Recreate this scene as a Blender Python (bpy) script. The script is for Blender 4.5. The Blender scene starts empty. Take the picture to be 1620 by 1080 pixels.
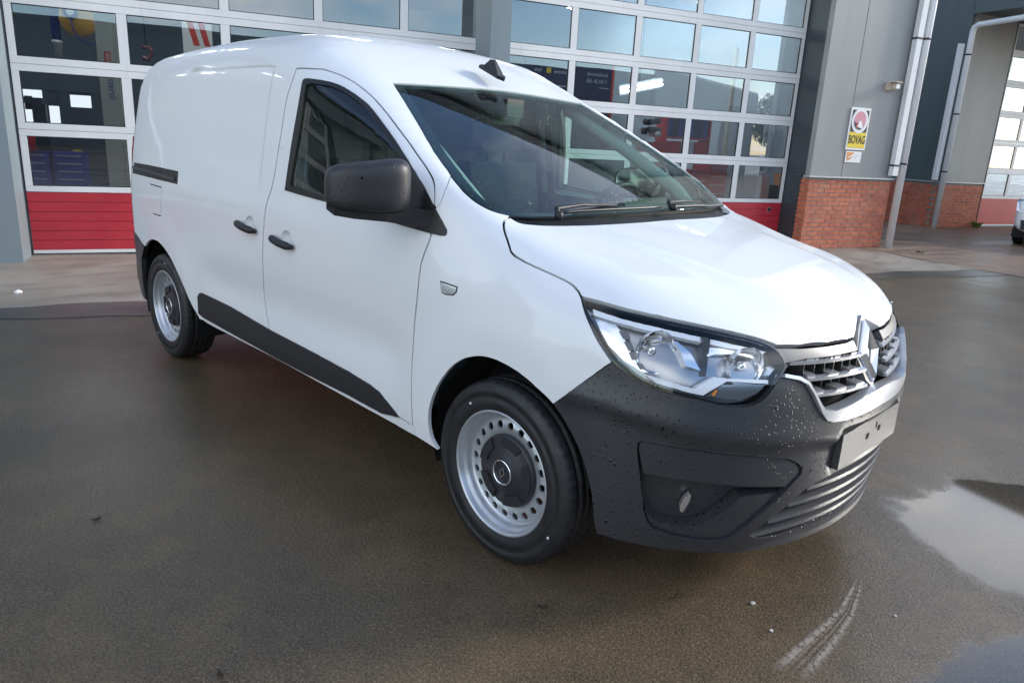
import bpy, bmesh, math, random
import numpy as np
from mathutils import Vector, Matrix
from mathutils.geometry import delaunay_2d_cdt
random.seed(7); rng = np.random.default_rng(7)
SC = bpy.context.scene
COL = SC.collection

# ------------------------------------------------------------------ camera
cam = bpy.data.cameras.new('camera'); cam_o = bpy.data.objects.new('camera', cam); COL.objects.link(cam_o)
cam.sensor_width = 36.0; cam.lens = 1150.7 / 1620 * 36.0; cam.clip_start = 0.05; cam.clip_end = 600
YAW, PITCH, ROLL = 2.35225921, -0.268828995, 0.0508146947
cd = Vector((math.cos(PITCH) * math.cos(YAW), math.cos(PITCH) * math.sin(YAW), math.sin(PITCH)))
rt = cd.cross(Vector((0, 0, 1))).normalized(); upv = rt.cross(cd)
RR = rt * math.cos(ROLL) + upv * math.sin(ROLL); UU = -rt * math.sin(ROLL) + upv * math.cos(ROLL)
M = Matrix((RR, UU, -cd)).transposed().to_4x4(); M.translation = Vector((2.91962578, -2.35175286, 1.33099138))
cam_o.matrix_world = M
SC.camera = cam_o

# ------------------------------------------------------------------ light
SUN_AZ, SUN_EL = math.radians(60), math.radians(21)
W = bpy.data.worlds.new("World"); SC.world = W; W.use_nodes = True
nt = W.node_tree; nt.nodes.clear()
def wn(t, **k):
    n = nt.nodes.new(t)
    for a, b in k.items(): setattr(n, a, b)
    return n
sky = wn('ShaderNodeTexSky', sky_type='NISHITA', sun_disc=False, sun_elevation=SUN_EL, sun_rotation=math.pi / 2 - SUN_AZ)
sky.air_density = 1.0; sky.dust_density = .5; sky.ozone_density = 3.0
tc = wn('ShaderNodeTexCoord'); sep = wn('ShaderNodeSeparateXYZ'); nt.links.new(tc.outputs['Generated'], sep.inputs[0])
def wm(op, a, b=None, c=None):
    n = wn('ShaderNodeMath', operation=op)
    for i, v in enumerate((a, b, c)):
        if v is None: continue
        if isinstance(v, (int, float)): n.inputs[i].default_value = v
        else: nt.links.new(v, n.inputs[i])
    return n.outputs[0]
zz = wm('ADD', wm('MAXIMUM', sep.outputs[2], 0.0), 0.16)
cx, cy = wm('DIVIDE', sep.outputs[0], zz), wm('DIVIDE', sep.outputs[1], zz)
cmb = wn('ShaderNodeCombineXYZ'); nt.links.new(cx, cmb.inputs[0]); nt.links.new(cy, cmb.inputs[1]); cmb.inputs[2].default_value = 60.63
no = wn('ShaderNodeTexNoise'); no.inputs['Scale'].default_value = 0.62; no.inputs['Detail'].default_value = 7; no.inputs['Roughness'].default_value = 0.55
nt.links.new(cmb.outputs[0], no.inputs['Vector'])
ramp = wn('ShaderNodeValToRGB'); ramp.color_ramp.elements[0].position = 0.43; ramp.color_ramp.elements[1].position = 0.62
nt.links.new(no.outputs['Fac'], ramp.inputs[0])
# clouds are brighter towards the sun
dt = wn('ShaderNodeVectorMath', operation='DOT_PRODUCT'); nt.links.new(tc.outputs['Generated'], dt.inputs[0])
dt.inputs[1].default_value = (math.cos(SUN_EL) * math.cos(SUN_AZ), math.cos(SUN_EL) * math.sin(SUN_AZ), math.sin(SUN_EL))
glow = wm('POWER', wm('MAXIMUM', dt.outputs['Value'], 0.0), 6.0)
bright = wm('ADD', wm('MULTIPLY', glow, 3.0), 7.5)
ccol = wn('ShaderNodeVectorMath', operation='SCALE'); ccol.inputs[0].default_value = (1.0, 0.99, 0.975); nt.links.new(bright, ccol.inputs['Scale'])
mixc = wn('ShaderNodeMix', data_type='RGBA'); nt.links.new(wm('MULTIPLY', wm('MULTIPLY', ramp.outputs[0], 0.88), wm('GREATER_THAN', sep.outputs[2], 0.0)), mixc.inputs['Factor'])
nt.links.new(sky.outputs[0], mixc.inputs['A']); nt.links.new(ccol.outputs[0], mixc.inputs['B'])
bg = wn('ShaderNodeBackground'); bg.inputs['Strength'].default_value = 0.15
nt.links.new(mixc.outputs['Result'], bg.inputs['Color'])
wo = wn('ShaderNodeOutputWorld'); nt.links.new(bg.outputs[0], wo.inputs['Surface'])

sun = bpy.data.lights.new('sun', 'SUN'); sun.energy = 1.5; sun.angle = math.radians(10); sun.color = (1.0, 0.95, 0.87)
sun_o = bpy.data.objects.new('sun', sun); COL.objects.link(sun_o)
sun_o.rotation_euler = Vector((-math.cos(SUN_EL) * math.cos(SUN_AZ), -math.cos(SUN_EL) * math.sin(SUN_AZ), -math.sin(SUN_EL))).to_track_quat('-Z', 'Y').to_euler()
SC.view_settings.view_transform = 'Standard'; SC.view_settings.look = 'None'
SC.view_settings.exposure = 1.15; SC.view_settings.gamma = 1.0; SC.view_settings.use_curve_mapping = False
SC.cycles.transparent_max_bounces = 24; SC.cycles.max_bounces = 10
SC.cycles.sample_clamp_indirect = 6.0

# ------------------------------------------------------------------ materials
class NT:
    """tiny node helper"""
    def __init__(s, name):
        s.m = bpy.data.materials.new(name); s.m.use_nodes = True; s.t = s.m.node_tree; s.t.nodes.clear()
        s.out = s.n('ShaderNodeOutputMaterial')
    def n(s, t, **k):
        n = s.t.nodes.new(t)
        for a, b in k.items(): setattr(n, a, b)
        return n
    def l(s, a, b): s.t.links.new(a, b)
    def val(s, sock, v):
        if hasattr(v, 'is_linked') or isinstance(v, bpy.types.NodeSocket): s.l(v, sock)
        elif isinstance(v, (tuple, list)) and len(v) == 3 and sock.type == 'RGBA': sock.default_value = (*v, 1)
        else: sock.default_value = v
    def bsdf(s, **k):
        b = s.n('ShaderNodeBsdfPrincipled')
        for a, v in k.items(): s.val(b.inputs[a.replace('_', ' ')], v)
        s.l(b.outputs[0], s.out.inputs[0]); return b
    def obj(s): return s.n('ShaderNodeTexCoord').outputs['Object']
    def mapping(s, vec, scale=(1, 1, 1), rot=(0, 0, 0), loc=(0, 0, 0)):
        m = s.n('ShaderNodeMapping'); s.l(vec, m.inputs[0]); m.inputs['Scale'].default_value = scale; m.inputs['Rotation'].default_value = rot; m.inputs['Location'].default_value = loc
        return m.outputs[0]
    def noise(s, vec, scale, detail=4, rough=.55, dist=0):
        n = s.n('ShaderNodeTexNoise'); s.l(vec, n.inputs['Vector']); n.inputs['Scale'].default_value = scale
        n.inputs['Detail'].default_value = detail; n.inputs['Roughness'].default_value = rough; n.inputs['Distortion'].default_value = dist
        return n.outputs['Fac']
    def voro(s, vec, scale, feature='F1', rnd=1.0, out='Distance'):
        n = s.n('ShaderNodeTexVoronoi'); s.l(vec, n.inputs['Vector']); n.inputs['Scale'].default_value = scale; n.feature = feature
        n.inputs['Randomness'].default_value = rnd; return n.outputs[out]
    def ramp(s, fac, stops):
        r = s.n('ShaderNodeValToRGB'); s.l(fac, r.inputs[0]); e = r.color_ramp.elements
        while len(e) < len(stops): e.new(0.5)
        for i, (p, c) in enumerate(stops):
            e[i].position = p; e[i].color = (*c, 1) if isinstance(c, (tuple, list)) else (c, c, c, 1)
        return r.outputs[0]
    def mix(s, f, a, b):
        m = s.n('ShaderNodeMix', data_type='RGBA'); s.val(m.inputs['Factor'], f); s.val(m.inputs['A'], a); s.val(m.inputs['B'], b)
        return m.outputs['Result']
    def math(s, op, a, b=None, c=None):
        n = s.n('ShaderNodeMath', operation=op)
        for i, v in enumerate((a, b, c)):
            if v is not None: s.val(n.inputs[i], v)
        return n.outputs[0]
    def maprange(s, v, a, b, c=0., d=1., smooth=True):
        n = s.n('ShaderNodeMapRange'); n.interpolation_type = 'SMOOTHSTEP' if smooth else 'LINEAR'
        s.l(v, n.inputs[0]); 
        for i, x in enumerate((a, b, c, d)): n.inputs[i + 1].default_value = x
        return n.outputs[0]
    def bump(s, h, strength=.3, dist=.01, normal=None):
        b = s.n('ShaderNodeBump'); s.l(h, b.inputs['Height']); b.inputs['Strength'].default_value = strength; b.inputs['Distance'].default_value = dist
        if normal is not None: s.l(normal, b.inputs['Normal'])
        return b.outputs[0]

MAT = {}
def simple(name, col, rough=.5, metal=0., spec=.5, bump=0, bscale=200, var=.0, vscale=3., coat=0., trans=0.):
    k = NT(name); v = k.obj(); c = (*col, 1)
    if var:
        f = k.noise(v, vscale, 5)
        c = k.mix(f, tuple(x * (1 - var) for x in col), tuple(min(1, x * (1 + var)) for x in col))
    b = k.bsdf(Base_Color=c, Roughness=rough, Metallic=metal); b.inputs['Specular IOR Level'].default_value = spec
    b.inputs['Coat Weight'].default_value = coat; b.inputs['Coat Roughness'].default_value = .04
    if trans: b.inputs['Transmission Weight'].default_value = trans
    if bump: k.l(k.bump(k.noise(v, bscale, 3), bump, .002), b.inputs['Normal'])
    MAT[name] = k.m; return k.m
def emissive(name, col, st):
    k = NT(name); e = k.n('ShaderNodeEmission'); e.inputs[0].default_value = (*col, 1); e.inputs[1].default_value = st
    k.l(e.outputs[0], k.out.inputs[0]); MAT[name] = k.m
def glass(name, tint, wav=.0, wscale=1.2, refl=1.0, drops=False, ior=1.5):
    k = NT(name); v = k.obj()
    tr = k.n('ShaderNodeBsdfTransparent'); tr.inputs[0].default_value = (*tint, 1)
    gl = k.n('ShaderNodeBsdfGlossy'); gl.inputs['Roughness'].default_value = 0.0; gl.inputs[0].default_value = (1, 1, 1, 1)
    fr = k.n('ShaderNodeFresnel'); bk = k.n('ShaderNodeNewGeometry').outputs['Backfacing']
    k.l(k.math('ADD', ior, k.math('MULTIPLY', bk, 1 / ior - ior)), fr.inputs['IOR'])
    f = fr.outputs[0]
    if refl != 1: f = k.math('MULTIPLY', f, refl)
    f = k.math('MINIMUM', f, 1.0)
    nm = None
    if wav: nm = k.bump(k.noise(v, wscale, 2), wav, .02)
    if drops:
        d = k.voro(v, 90); m = k.ramp(d, [(0.0, 1.0), (.16, 1.0), (.24, 0.0)])
        sel = k.ramp(k.voro(v, 90, out='Color'), [(.45, 0.0), (.49, 1.0)]); m2 = k.math('MULTIPLY', m, sel)
        nm = k.bump(m2, .6, .004, nm) if nm is not None else k.bump(m2, .6, .004)
        f = k.math('ADD', f, k.math('MULTIPLY', m2, .10))
    if nm is not None: k.l(nm, gl.inputs['Normal'])
    mx = k.n('ShaderNodeMixShader'); k.l(f, mx.inputs[0]); k.l(tr.outputs[0], mx.inputs[1]); k.l(gl.outputs[0], mx.inputs[2])
    k.l(mx.outputs[0], k.out.inputs[0]); MAT[name] = k.m; return k.m

# car paint: white base under a clear coat, thinly wetted
k = NT('white_paint'); v = k.obj()
b = k.bsdf(Base_Color=(.80, .815, .83, 1), Roughness=.38)
b.inputs['Coat Weight'].default_value = .65; b.inputs['Coat Roughness'].default_value = .04; b.inputs['Coat IOR'].default_value = 1.5
b.inputs['Specular IOR Level'].default_value = .35
op = k.noise(v, 3.0, 2); bd = k.voro(v, 75); bs = k.ramp(k.voro(v, 75, out='Color'), [(.70, 0.0), (.74, 1.0)]); bm_ = k.math('MULTIPLY', k.ramp(bd, [(0.0, 1.0), (.10, .9), (.20, 0.0)]), bs)
k.l(k.bump(bm_, .35, .003, k.bump(op, .02, .01)), b.inputs['Coat Normal']); MAT['white_paint'] = k.m
# black grained plastic with rain droplets
def droplet_plastic(name, col, rough, amount=.5, scale=55):
    k = NT(name); v = k.obj()
    d1 = k.voro(v, scale); big = k.voro(k.mapping(v, (1, 1, .8), loc=(.37, .11, .7)), scale * .55)
    s1 = k.ramp(k.voro(v, scale, out='Color'), [(1 - amount - .02, 0.0), (1 - amount + .02, 1.0)])
    s2 = k.ramp(k.voro(k.mapping(v, (1, 1, .8), loc=(.37, .11, .7)), scale * .55, out='Color'), [(.74, 0.0), (.78, 1.0)])
    m1 = k.math('MULTIPLY', k.ramp(d1, [(0.0, 1.0), (.17, 1.0), (.25, 0.0)]), s1)
    m2 = k.math('MULTIPLY', k.ramp(big, [(0.0, 1.0), (.16, 1.0), (.23, 0.0)]), s2)
    patch = k.ramp(k.noise(v, 5, 3), [(.36, 0.0), (.50, 1.0)])
    m = k.math('MULTIPLY', k.math('MAXIMUM', m1, m2), patch)
    c = k.mix(m, (*col, 1), (*[x * .22 for x in col], 1))
    r = k.math('SUBTRACT', rough, k.math('MULTIPLY', m, rough - .08))
    b = k.bsdf(Base_Color=c, Roughness=r); b.inputs['Specular IOR Level'].default_value = .5
    n1 = k.bump(k.noise(v, 900, 2), .12, .001); k.l(k.bump(m, .40, .004, n1), b.inputs['Normal']); MAT[name] = k.m
droplet_plastic('black_plastic', (.034, .035, .040), .36, .80, 75)
droplet_plastic('mirror_plastic', (.024, .024, .028), .44, .75, 80)
simple('cladding_plastic', (.020, .019, .022), .55, bump=.25, bscale=500, var=.25, vscale=60)
simple('dark_plastic', (.012, .012, .014), .5)
simple('satin_plastic', (.62, .63, .65), .28, .6)
simple('plate_plastic', (.045, .045, .047), .42)
simple('bar_silver', (.34, .345, .36), .3, .5)
simple('slot_black', (.02, .02, .022), .3)
simple('grille_plastic', (.075, .075, .08), .33)
simple('gasket', (.006, .006, .007), .4)
simple('liner', (.006, .006, .007), .85)
simple('chrome', (.90, .90, .90), .05, 1.0)
simple('lamp_chrome', (.92, .92, .92), .12, .9)
simple('lamp_grey', (.36, .37, .40), .16, .75)
simple('lamp_smoke', (.10, .105, .115), .25, .4)
simple('lamp_white', (.90, .91, .93), .2)
simple('amber', (.9, .28, .02), .2)
simple('red_lens', (.35, .01, .015), .12)
simple('steel_rim', (.54, .565, .60), .32, .6, var=.06, vscale=20)
k = NT('tyre'); v = k.obj()
b = k.bsdf(Base_Color=k.mix(k.noise(v, 30, 5), (.010, .010, .012, 1), (.022, .022, .025, 1)), Roughness=k.maprange(k.noise(v, 14, 4), .35, .65, .42, .62))
k.l(k.bump(k.noise(v, 260, 3), .25, .002), b.inputs['Normal']); MAT['tyre'] = k.m
simple('hub_plastic', (.025, .025, .030), .42)
simple('cabin_trim', (.035, .037, .040), .7, bump=.1, bscale=400)
simple('cabin_fabric', (.012, .013, .014), .9, bump=.2, bscale=600)
simple('cabin_pale', (.34, .36, .35), .7)
simple('bulkhead', (.018, .02, .021), .6)
glass('windscreen_glass', (.62, .83, .755), wav=.0, drops=True, refl=1.0)
glass('side_glass', (.74, .86, .81), drops=True, refl=1.0)
glass('lamp_glass', (.93, .95, .97), refl=.9)
# building
def panel_metal(name, col, rough=.45):
    k = NT(name); v = k.obj()
    f = k.noise(k.mapping(v, (1, 1, .25)), 1.6, 5); st = k.noise(k.mapping(v, (14, 14, .5)), 1.0, 4)
    c = k.mix(k.maprange(f, .3, .7), tuple(x * .93 for x in col) + (1,), tuple(min(1, x * 1.06) for x in col) + (1,))
    c = k.mix(k.math('MULTIPLY', k.ramp(st, [(.55, 0.0), (.8, 1.0)]), .25), c, (col[0] * .7, col[1] * .68, col[2] * .64, 1))
    b = k.bsdf(Base_Color=c, Roughness=rough); k.l(k.bump(k.noise(v, 3, 2), .04, .02), b.inputs['Normal']); MAT[name] = k.m
panel_metal('grey_panel', (.27, .275, .275))
panel_metal('blue_grey_panel', (.19, .235, .26))
panel_metal('dark_panel', (.036, .046, .056), .4)
panel_metal('teal_panel', (.070, .098, .102), .45)
panel_metal('door_frame_alu', (.76, .755, .75), .38)
panel_metal('white_frame', (.74, .75, .77), .35)
def red_mat():
    k = NT('red_panel'); v = k.obj(); f = k.noise(v, 2.5, 5); sc = k.noise(k.mapping(v, (3, 3, 18)), 3, 6)
    c = k.mix(k.maprange(f, .3, .7), (.43, .026, .040, 1), (.50, .032, .048, 1))
    c = k.mix(k.math('MULTIPLY', k.ramp(sc, [(.60, 0.0), (.75, 1.0)]), .25), c, (.55, .16, .15, 1))
    b = k.bsdf(Base_Color=c, Roughness=.36); k.l(k.bump(k.noise(v, 700, 2), .08, .001), b.inputs['Normal']); MAT['red_panel'] = k.m
red_mat()
simple('rubber_seal', (.02, .02, .022), .7)
def brick_mat(i, col):
    k = NT('brick_%s' % i); v = k.n('ShaderNodeTexCoord').outputs['Object']; g = k.n('ShaderNodeNewGeometry').outputs['Position']
    f = k.noise(g, 14, 6); st = k.noise(k.mapping(g, (1.2, 1.2, .8)), 2.0, 5)
    c = k.mix(k.maprange(f, .3, .7), tuple(x * .75 for x in col) + (1,), tuple(x * 1.2 for x in col) + (1,))
    c = k.mix(k.math('MULTIPLY', k.ramp(st, [(.5, 0.0), (.72, 1.0)]), .35), c, (.30, .23, .20, 1))
    b = k.bsdf(Base_Color=c, Roughness=.75); k.l(k.bump(k.noise(g, 120, 5), .5, .004), b.inputs['Normal']); MAT['brick_%s' % i] = k.m
for i, c in enumerate([(.50, .142, .072), (.46, .126, .066), (.53, .160, .082), (.43, .115, .062)]): brick_mat('abcd'[i], c)
simple('mortar', (.26, .24, .22), .9, bump=.4, bscale=150, var=.2, vscale=8)
simple('pvc_pipe', (.68, .69, .71), .4, var=.08, vscale=5)
simple('aluminium_sill', (.46, .47, .48), .4, .4)
simple('sign_white', (.80, .80, .80), .4)
simple('sign_yellow', (.80, .58, .02), .4)
simple('sign_black', (.02, .02, .02), .5)
simple('sign_pink', (.62, .26, .32), .4)
simple('sign_red', (.62, .05, .03), .4)
simple('sign_orange', (.75, .28, .10), .4)
simple('camera_beige', (.55, .47, .38), .5)
glass('door_glass', (.80, .83, .85), wav=.035, wscale=1.1, refl=3.4)
glass('pale_glass', (.80, .83, .85), wav=.035, wscale=1.1, refl=3.4)
emissive('lamp_tube', (.93, 1.0, .97), 7.0)
emissive('tube_light', (.93, 1.0, .97), 38.0)
emissive('daylight_window', (.93, .97, 1.0), .8)
simple('inner_wall', (.34, .40, .47), .8, var=.1)
simple('inner_dark', (.07, .08, .095), .8, var=.2)
simple('inner_floor', (.13, .13, .13), .5, var=.3)
simple('navy', (.012, .016, .075), .5)
simple('lift_cream', (.50, .49, .42), .45)
simple('tool_red', (.42, .015, .025), .3)
simple('dull_red', (.14, .02, .025), .5)
simple('tool_blue', (.025, .03, .24), .35)
simple('reel_yellow', (.55, .30, .05), .4)
simple('dark_iron', (.03, .03, .034), .5, .3)
simple('bright_metal', (.6, .6, .6), .3, .8)
simple('green_paint', (.04, .10, .07), .5)
simple('white_blue_text', (.6, .65, .8), .5)

# ------------------------------------------------------------------ scene helpers
def tag(o, label=None, cat=None, group=None, kind=None):
    if label: o['label'] = label
    if cat: o['category'] = cat
    if group: o['group'] = group
    if kind: o['kind'] = kind
    return o
def empty(name, loc=(0, 0, 0), rz=0., label=None, cat=None, group=None, parent=None):
    o = bpy.data.objects.new(name, None); COL.objects.link(o); o.location = loc; o.rotation_euler = (0, 0, rz)
    o.empty_display_size = .2
    if parent: o.parent = parent
    return tag(o, label, cat, group)
def link(name, me, mat, parent=None, loc=None, rot=None):
    if mat is not None and not me.materials:
        for q in (mat if isinstance(mat, (list, tuple)) else [mat]): me.materials.append(MAT[q] if isinstance(q, str) else q)
    o = bpy.data.objects.new(name, me); COL.objects.link(o)
    if parent: o.parent = parent
    if loc is not None: o.location = loc
    if rot is not None: o.rotation_euler = rot
    return o
class MB:
    """collects simple solids and links them as one mesh object"""
    def __init__(s): s.bm = bmesh.new()
    def box(s, x0, x1, y0, y1, z0, z1, mi=0):
        vs = [s.bm.verts.new((x, y, z)) for x in (x0, x1) for y in (y0, y1) for z in (z0, z1)]
        for f in ((0, 1, 3, 2), (4, 6, 7, 5), (0, 4, 5, 1), (2, 3, 7, 6), (0, 2, 6, 4), (1, 5, 7, 3)):
            fc = s.bm.faces.new([vs[i] for i in f]); fc.material_index = mi
        return s
    def prism(s, pts, vec, mi=0):
        """polygon of 3D points extruded along vec"""
        v = Vector(vec); a = [s.bm.verts.new(p) for p in pts]; b = [s.bm.verts.new(Vector(p) + v) for p in pts]
        n = len(a)
        for f in [list(reversed(a)), b] + [[a[i], a[(i + 1) % n], b[(i + 1) % n], b[i]] for i in range(n)]:
            fc = s.bm.faces.new(f); fc.material_index = mi
        return s
    def tube(s, pts, r, n=12, cap=True, mi=0, smooth=True):
        P = [Vector(p) for p in pts]; rings = []
        R = r if isinstance(r, (list, tuple)) else [r] * len(P)
        up = None
        for i, p in enumerate(P):
            t = ((P[min(i + 1, len(P) - 1)] - p).normalized() + (p - P[max(i - 1, 0)]).normalized())
            t.normalize()
            if up is None: up = t.orthogonal().normalized()
            a = (up - t * up.dot(t)).normalized(); up = a; b = t.cross(a)
            rings.append([s.bm.verts.new(p + (a * math.cos(2 * math.pi * k / n) + b * math.sin(2 * math.pi * k / n)) * R[i]) for k in range(n)])
        for A, B in zip(rings[:-1], rings[1:]):
            for k in range(n):
                f = s.bm.faces.new((A[k], A[(k + 1) % n], B[(k + 1) % n], B[k])); f.smooth = smooth; f.material_index = mi
        if cap: s.bm.faces.new(list(reversed(rings[0]))).material_index = mi; s.bm.faces.new(rings[-1]).material_index = mi
        return s
    def lathe(s, prof, n=64, axis='y', center=(0, 0, 0), mi=0, smooth=True, closed=False):
        """prof: (radius, along axis)"""
        c = Vector(center); rings = []
        for r, h in prof:
            ring = []
            for k in range(n):
                a = 2 * math.pi * k / n; u, w = r * math.cos(a), r * math.sin(a)
                p = Vector((u, h, w)) if axis == 'y' else (Vector((u, w, h)) if axis == 'z' else Vector((h, u, w)))
                ring.append(s.bm.verts.new(c + p))
            rings.append(ring)
        pr = list(zip(rings[:-1], rings[1:])) + ([(rings[-1], rings[0])] if closed else [])
        for A, B in pr:
            for k in range(n):
                f = s.bm.faces.new((A[k], A[(k + 1) % n], B[(k + 1) % n], B[k])); f.smooth = smooth; f.material_index = mi
        return s
    def mesh(s, name, bevel=0.):
        if bevel: 
            e = [x for x in s.bm.edges if len(x.link_faces) == 2 and x.calc_face_angle(0) > .5]
            bmesh.ops.bevel(s.bm, geom=e, offset=bevel, segments=2, affect='EDGES', clamp_overlap=True)
        bmesh.ops.recalc_face_normals(s.bm, faces=s.bm.faces)
        me = bpy.data.meshes.new(name); s.bm.to_mesh(me); s.bm.free(); return me
    def build(s, name, mat, parent=None, bevel=0., loc=None, rot=None): return link(name, s.mesh(name, bevel), mat, parent, loc, rot)
def copy_tree(o, parent=None):
    c = o.copy(); COL.objects.link(c)
    if parent is not None: c.parent = parent
    for ch in list(o.children): copy_tree(ch, c)
    return c

# ------------------------------------------------------------------ ground
FA = 1.21749108                                   # direction of the workshop front, seen from above
FD = Vector((math.cos(FA), math.sin(FA), 0)); NF = Vector((FD.y, -FD.x, 0))
def fw(s, c, z=0): return FD * s + NF * c + Vector((0, 0, z))   # along the front, out from it, height

def asphalt():
    k = NT('wet_asphalt'); g = k.n('ShaderNodeNewGeometry').outputs['Position']
    sx = k.n('ShaderNodeSeparateXYZ'); k.l(g, sx.inputs[0]); X, Y = sx.outputs[0], sx.outputs[1]
    big = k.noise(g, .55, 5, .6); mid = k.noise(g, 3.2, 6, .65); patch = k.noise(g, 9.0, 6, .7); fine = k.noise(g, 125, 4, .7); grain = k.noise(g, 150, 3, .7)
    c = k.mix(k.maprange(big, .35, .65), (.078, .060, .042, 1), (.126, .092, .056, 1))
    c = k.mix(k.math('MULTIPLY', k.maprange(mid, .45, .68), .6), c, (.170, .120, .066, 1))
    c = k.mix(k.math('MULTIPLY', k.maprange(patch, .50, .66), .30), c, (.048, .038, .028, 1))
    c = k.mix(k.math('MULTIPLY', k.maprange(fine, .54, .40), .45), c, (.012, .010, .008, 1))
    c = k.mix(k.math('MULTIPLY', k.maprange(grain, .54, .64), .65), c, (.27, .21, .14, 1))
    for sc_, keep_, rad_, col_, amt in ((110, .70, .32, (.26, .20, .135, 1), .6), (52, .88, .16, (.38, .32, .24, 1), .7), (30, .95, .11, (.015, .012, .010, 1), .8)):
        gp = k.voro(g, sc_, out='Color'); gd = k.voro(g, sc_)
        gm = k.math('MULTIPLY', k.ramp(gp, [(keep_, 0.0), (keep_ + .015, 1.0)]), k.ramp(gd, [(rad_ * .6, 1.0), (rad_, 0.0)]))
        c = k.mix(k.math('MULTIPLY', gm, amt), c, col_)
    # standing water: shapes of their own, in metres
    wob = k.math('MULTIPLY', k.math('SUBTRACT', k.noise(g, 3.0, 5, .55), .5), .62)
    def ell(cx, cy, rx, ry, rot):
        m = k.n('ShaderNodeMapping'); m.vector_type = 'TEXTURE'; k.l(g, m.inputs[0])
        m.inputs['Location'].default_value = (cx, cy, 0); m.inputs['Rotation'].default_value = (0, 0, rot); m.inputs['Scale'].default_value = (rx, ry, 1e6)
        ln = k.n('ShaderNodeVectorMath', operation='LENGTH'); k.l(m.outputs[0], ln.inputs[0]); return k.math('ADD', ln.outputs[1], wob)
    d1 = ell(2.88, .90, .80, .60, .35); d2 = ell(3.10, -.42, .50, .85, .05); d3 = ell(3.3, 2.2, .6, .8, .4)
    pud = k.math('MAXIMUM', k.math('MAXIMUM', k.maprange(d1, 1.03, .86), k.maprange(d2, 1.02, .92)), k.maprange(d3, 1.05, .75))
    halo = k.math('MAXIMUM', k.maprange(d1, 1.9, .95), k.maprange(d2, 1.35, 1.0))
    damp = k.maprange(k.noise(g, .35, 4, .6), .35, .62)
    r = k.math('SUBTRACT', .40, k.math('MULTIPLY', damp, .15)); r = k.math('ADD', r, k.math('MULTIPLY', k.math('SUBTRACT', fine, .5), .25))
    r = k.math('SUBTRACT', r, k.math('MULTIPLY', halo, .24))
    rm = k.n('ShaderNodeMix'); k.l(pud, rm.inputs[0]); k.l(r, rm.inputs[2]); rm.inputs[3].default_value = .045
    c = k.mix(k.math('MULTIPLY', pud, .45), c, (.018, .016, .014, 1))
    b = k.bsdf(Base_Color=c, Roughness=rm.outputs[0]); k.l(k.math('ADD', .30, k.math('MULTIPLY', pud, .36)), b.inputs['Specular IOR Level'])
    hgt = k.math('ADD', k.math('MULTIPLY', fine, .6), k.math('MULTIPLY', k.voro(g, 150), .5))
    inv = k.math('SUBTRACT', 1.0, pud)
    bp = k.n('ShaderNodeBump'); k.l(hgt, bp.inputs['Height']); k.l(k.math('MULTIPLY', inv, .5), bp.inputs['Strength']); bp.inputs['Distance'].default_value = .003
    k.l(bp.outputs[0], b.inputs['Normal']); MAT['wet_asphalt'] = k.m
asphalt()
def concrete():
    k = NT('apron_concrete'); g = k.n('ShaderNodeNewGeometry').outputs['Position']
    big = k.noise(g, .8, 6, .6); mid = k.noise(k.mapping(g, (1.2, .5, 1), (0, 0, -FA)), 4, 6, .65); fine = k.noise(g, 120, 3)
    c = k.mix(k.maprange(big, .3, .7), (.215, .185, .150, 1), (.34, .295, .245, 1))
    c = k.mix(k.math('MULTIPLY', k.maprange(mid, .48, .66), .55), c, (.150, .126, .102, 1))
    c = k.mix(k.math('MULTIPLY', k.maprange(fine, .55, .7), .25), c, (.36, .34, .31, 1))
    b = k.bsdf(Base_Color=c, Roughness=k.maprange(big, .3, .7, .38, .62)); k.l(k.bump(fine, .25, .003), b.inputs['Normal']); MAT['apron_concrete'] = k.m
    k = NT('block_paving'); g = k.n('ShaderNodeNewGeometry').outputs['Position']; v = k.mapping(g, (1, 1, 1), (0, 0, -FA))
    bt = k.n('ShaderNodeTexBrick'); k.l(v, bt.inputs['Vector']); bt.inputs['Scale'].default_value = 1; bt.inputs['Brick Width'].default_value = .21; bt.inputs['Row Height'].default_value = .105
    bt.inputs['Mortar Size'].default_value = .006; bt.inputs['Color1'].default_value = (.22, .145, .10, 1); bt.inputs['Color2'].default_value = (.30, .205, .145, 1); bt.inputs['Mortar'].default_value = (.06, .05, .04, 1)
    f = k.noise(k.mapping(v, (.5, 2.4, 1)), 1.1, 6, .6); c = k.mix(k.math('MULTIPLY', k.maprange(f, .4, .65), .55), bt.outputs[0], (.085, .068, .058, 1))
    b = k.bsdf(Base_Color=c, Roughness=k.maprange(f, .35, .65, .62, .40)); k.l(k.bump(bt.outputs['Fac'], -.4, .004), b.inputs['Normal']); MAT['block_paving'] = k.m
concrete()
def sheet(name, pts, z, mat):
    me = bpy.data.meshes.new(name); me.from_pydata([(p[0], p[1], z) for p in pts], [], [list(range(len(pts)))]); me.update()
    if me.polygons[0].normal.z < 0: me.flip_normals()
    return tag(link(name, me, mat), kind='structure')
sheet('ground', [(-250, -250), (250, -250), (250, 250), (-250, 250)], 0, 'wet_asphalt')
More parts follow.
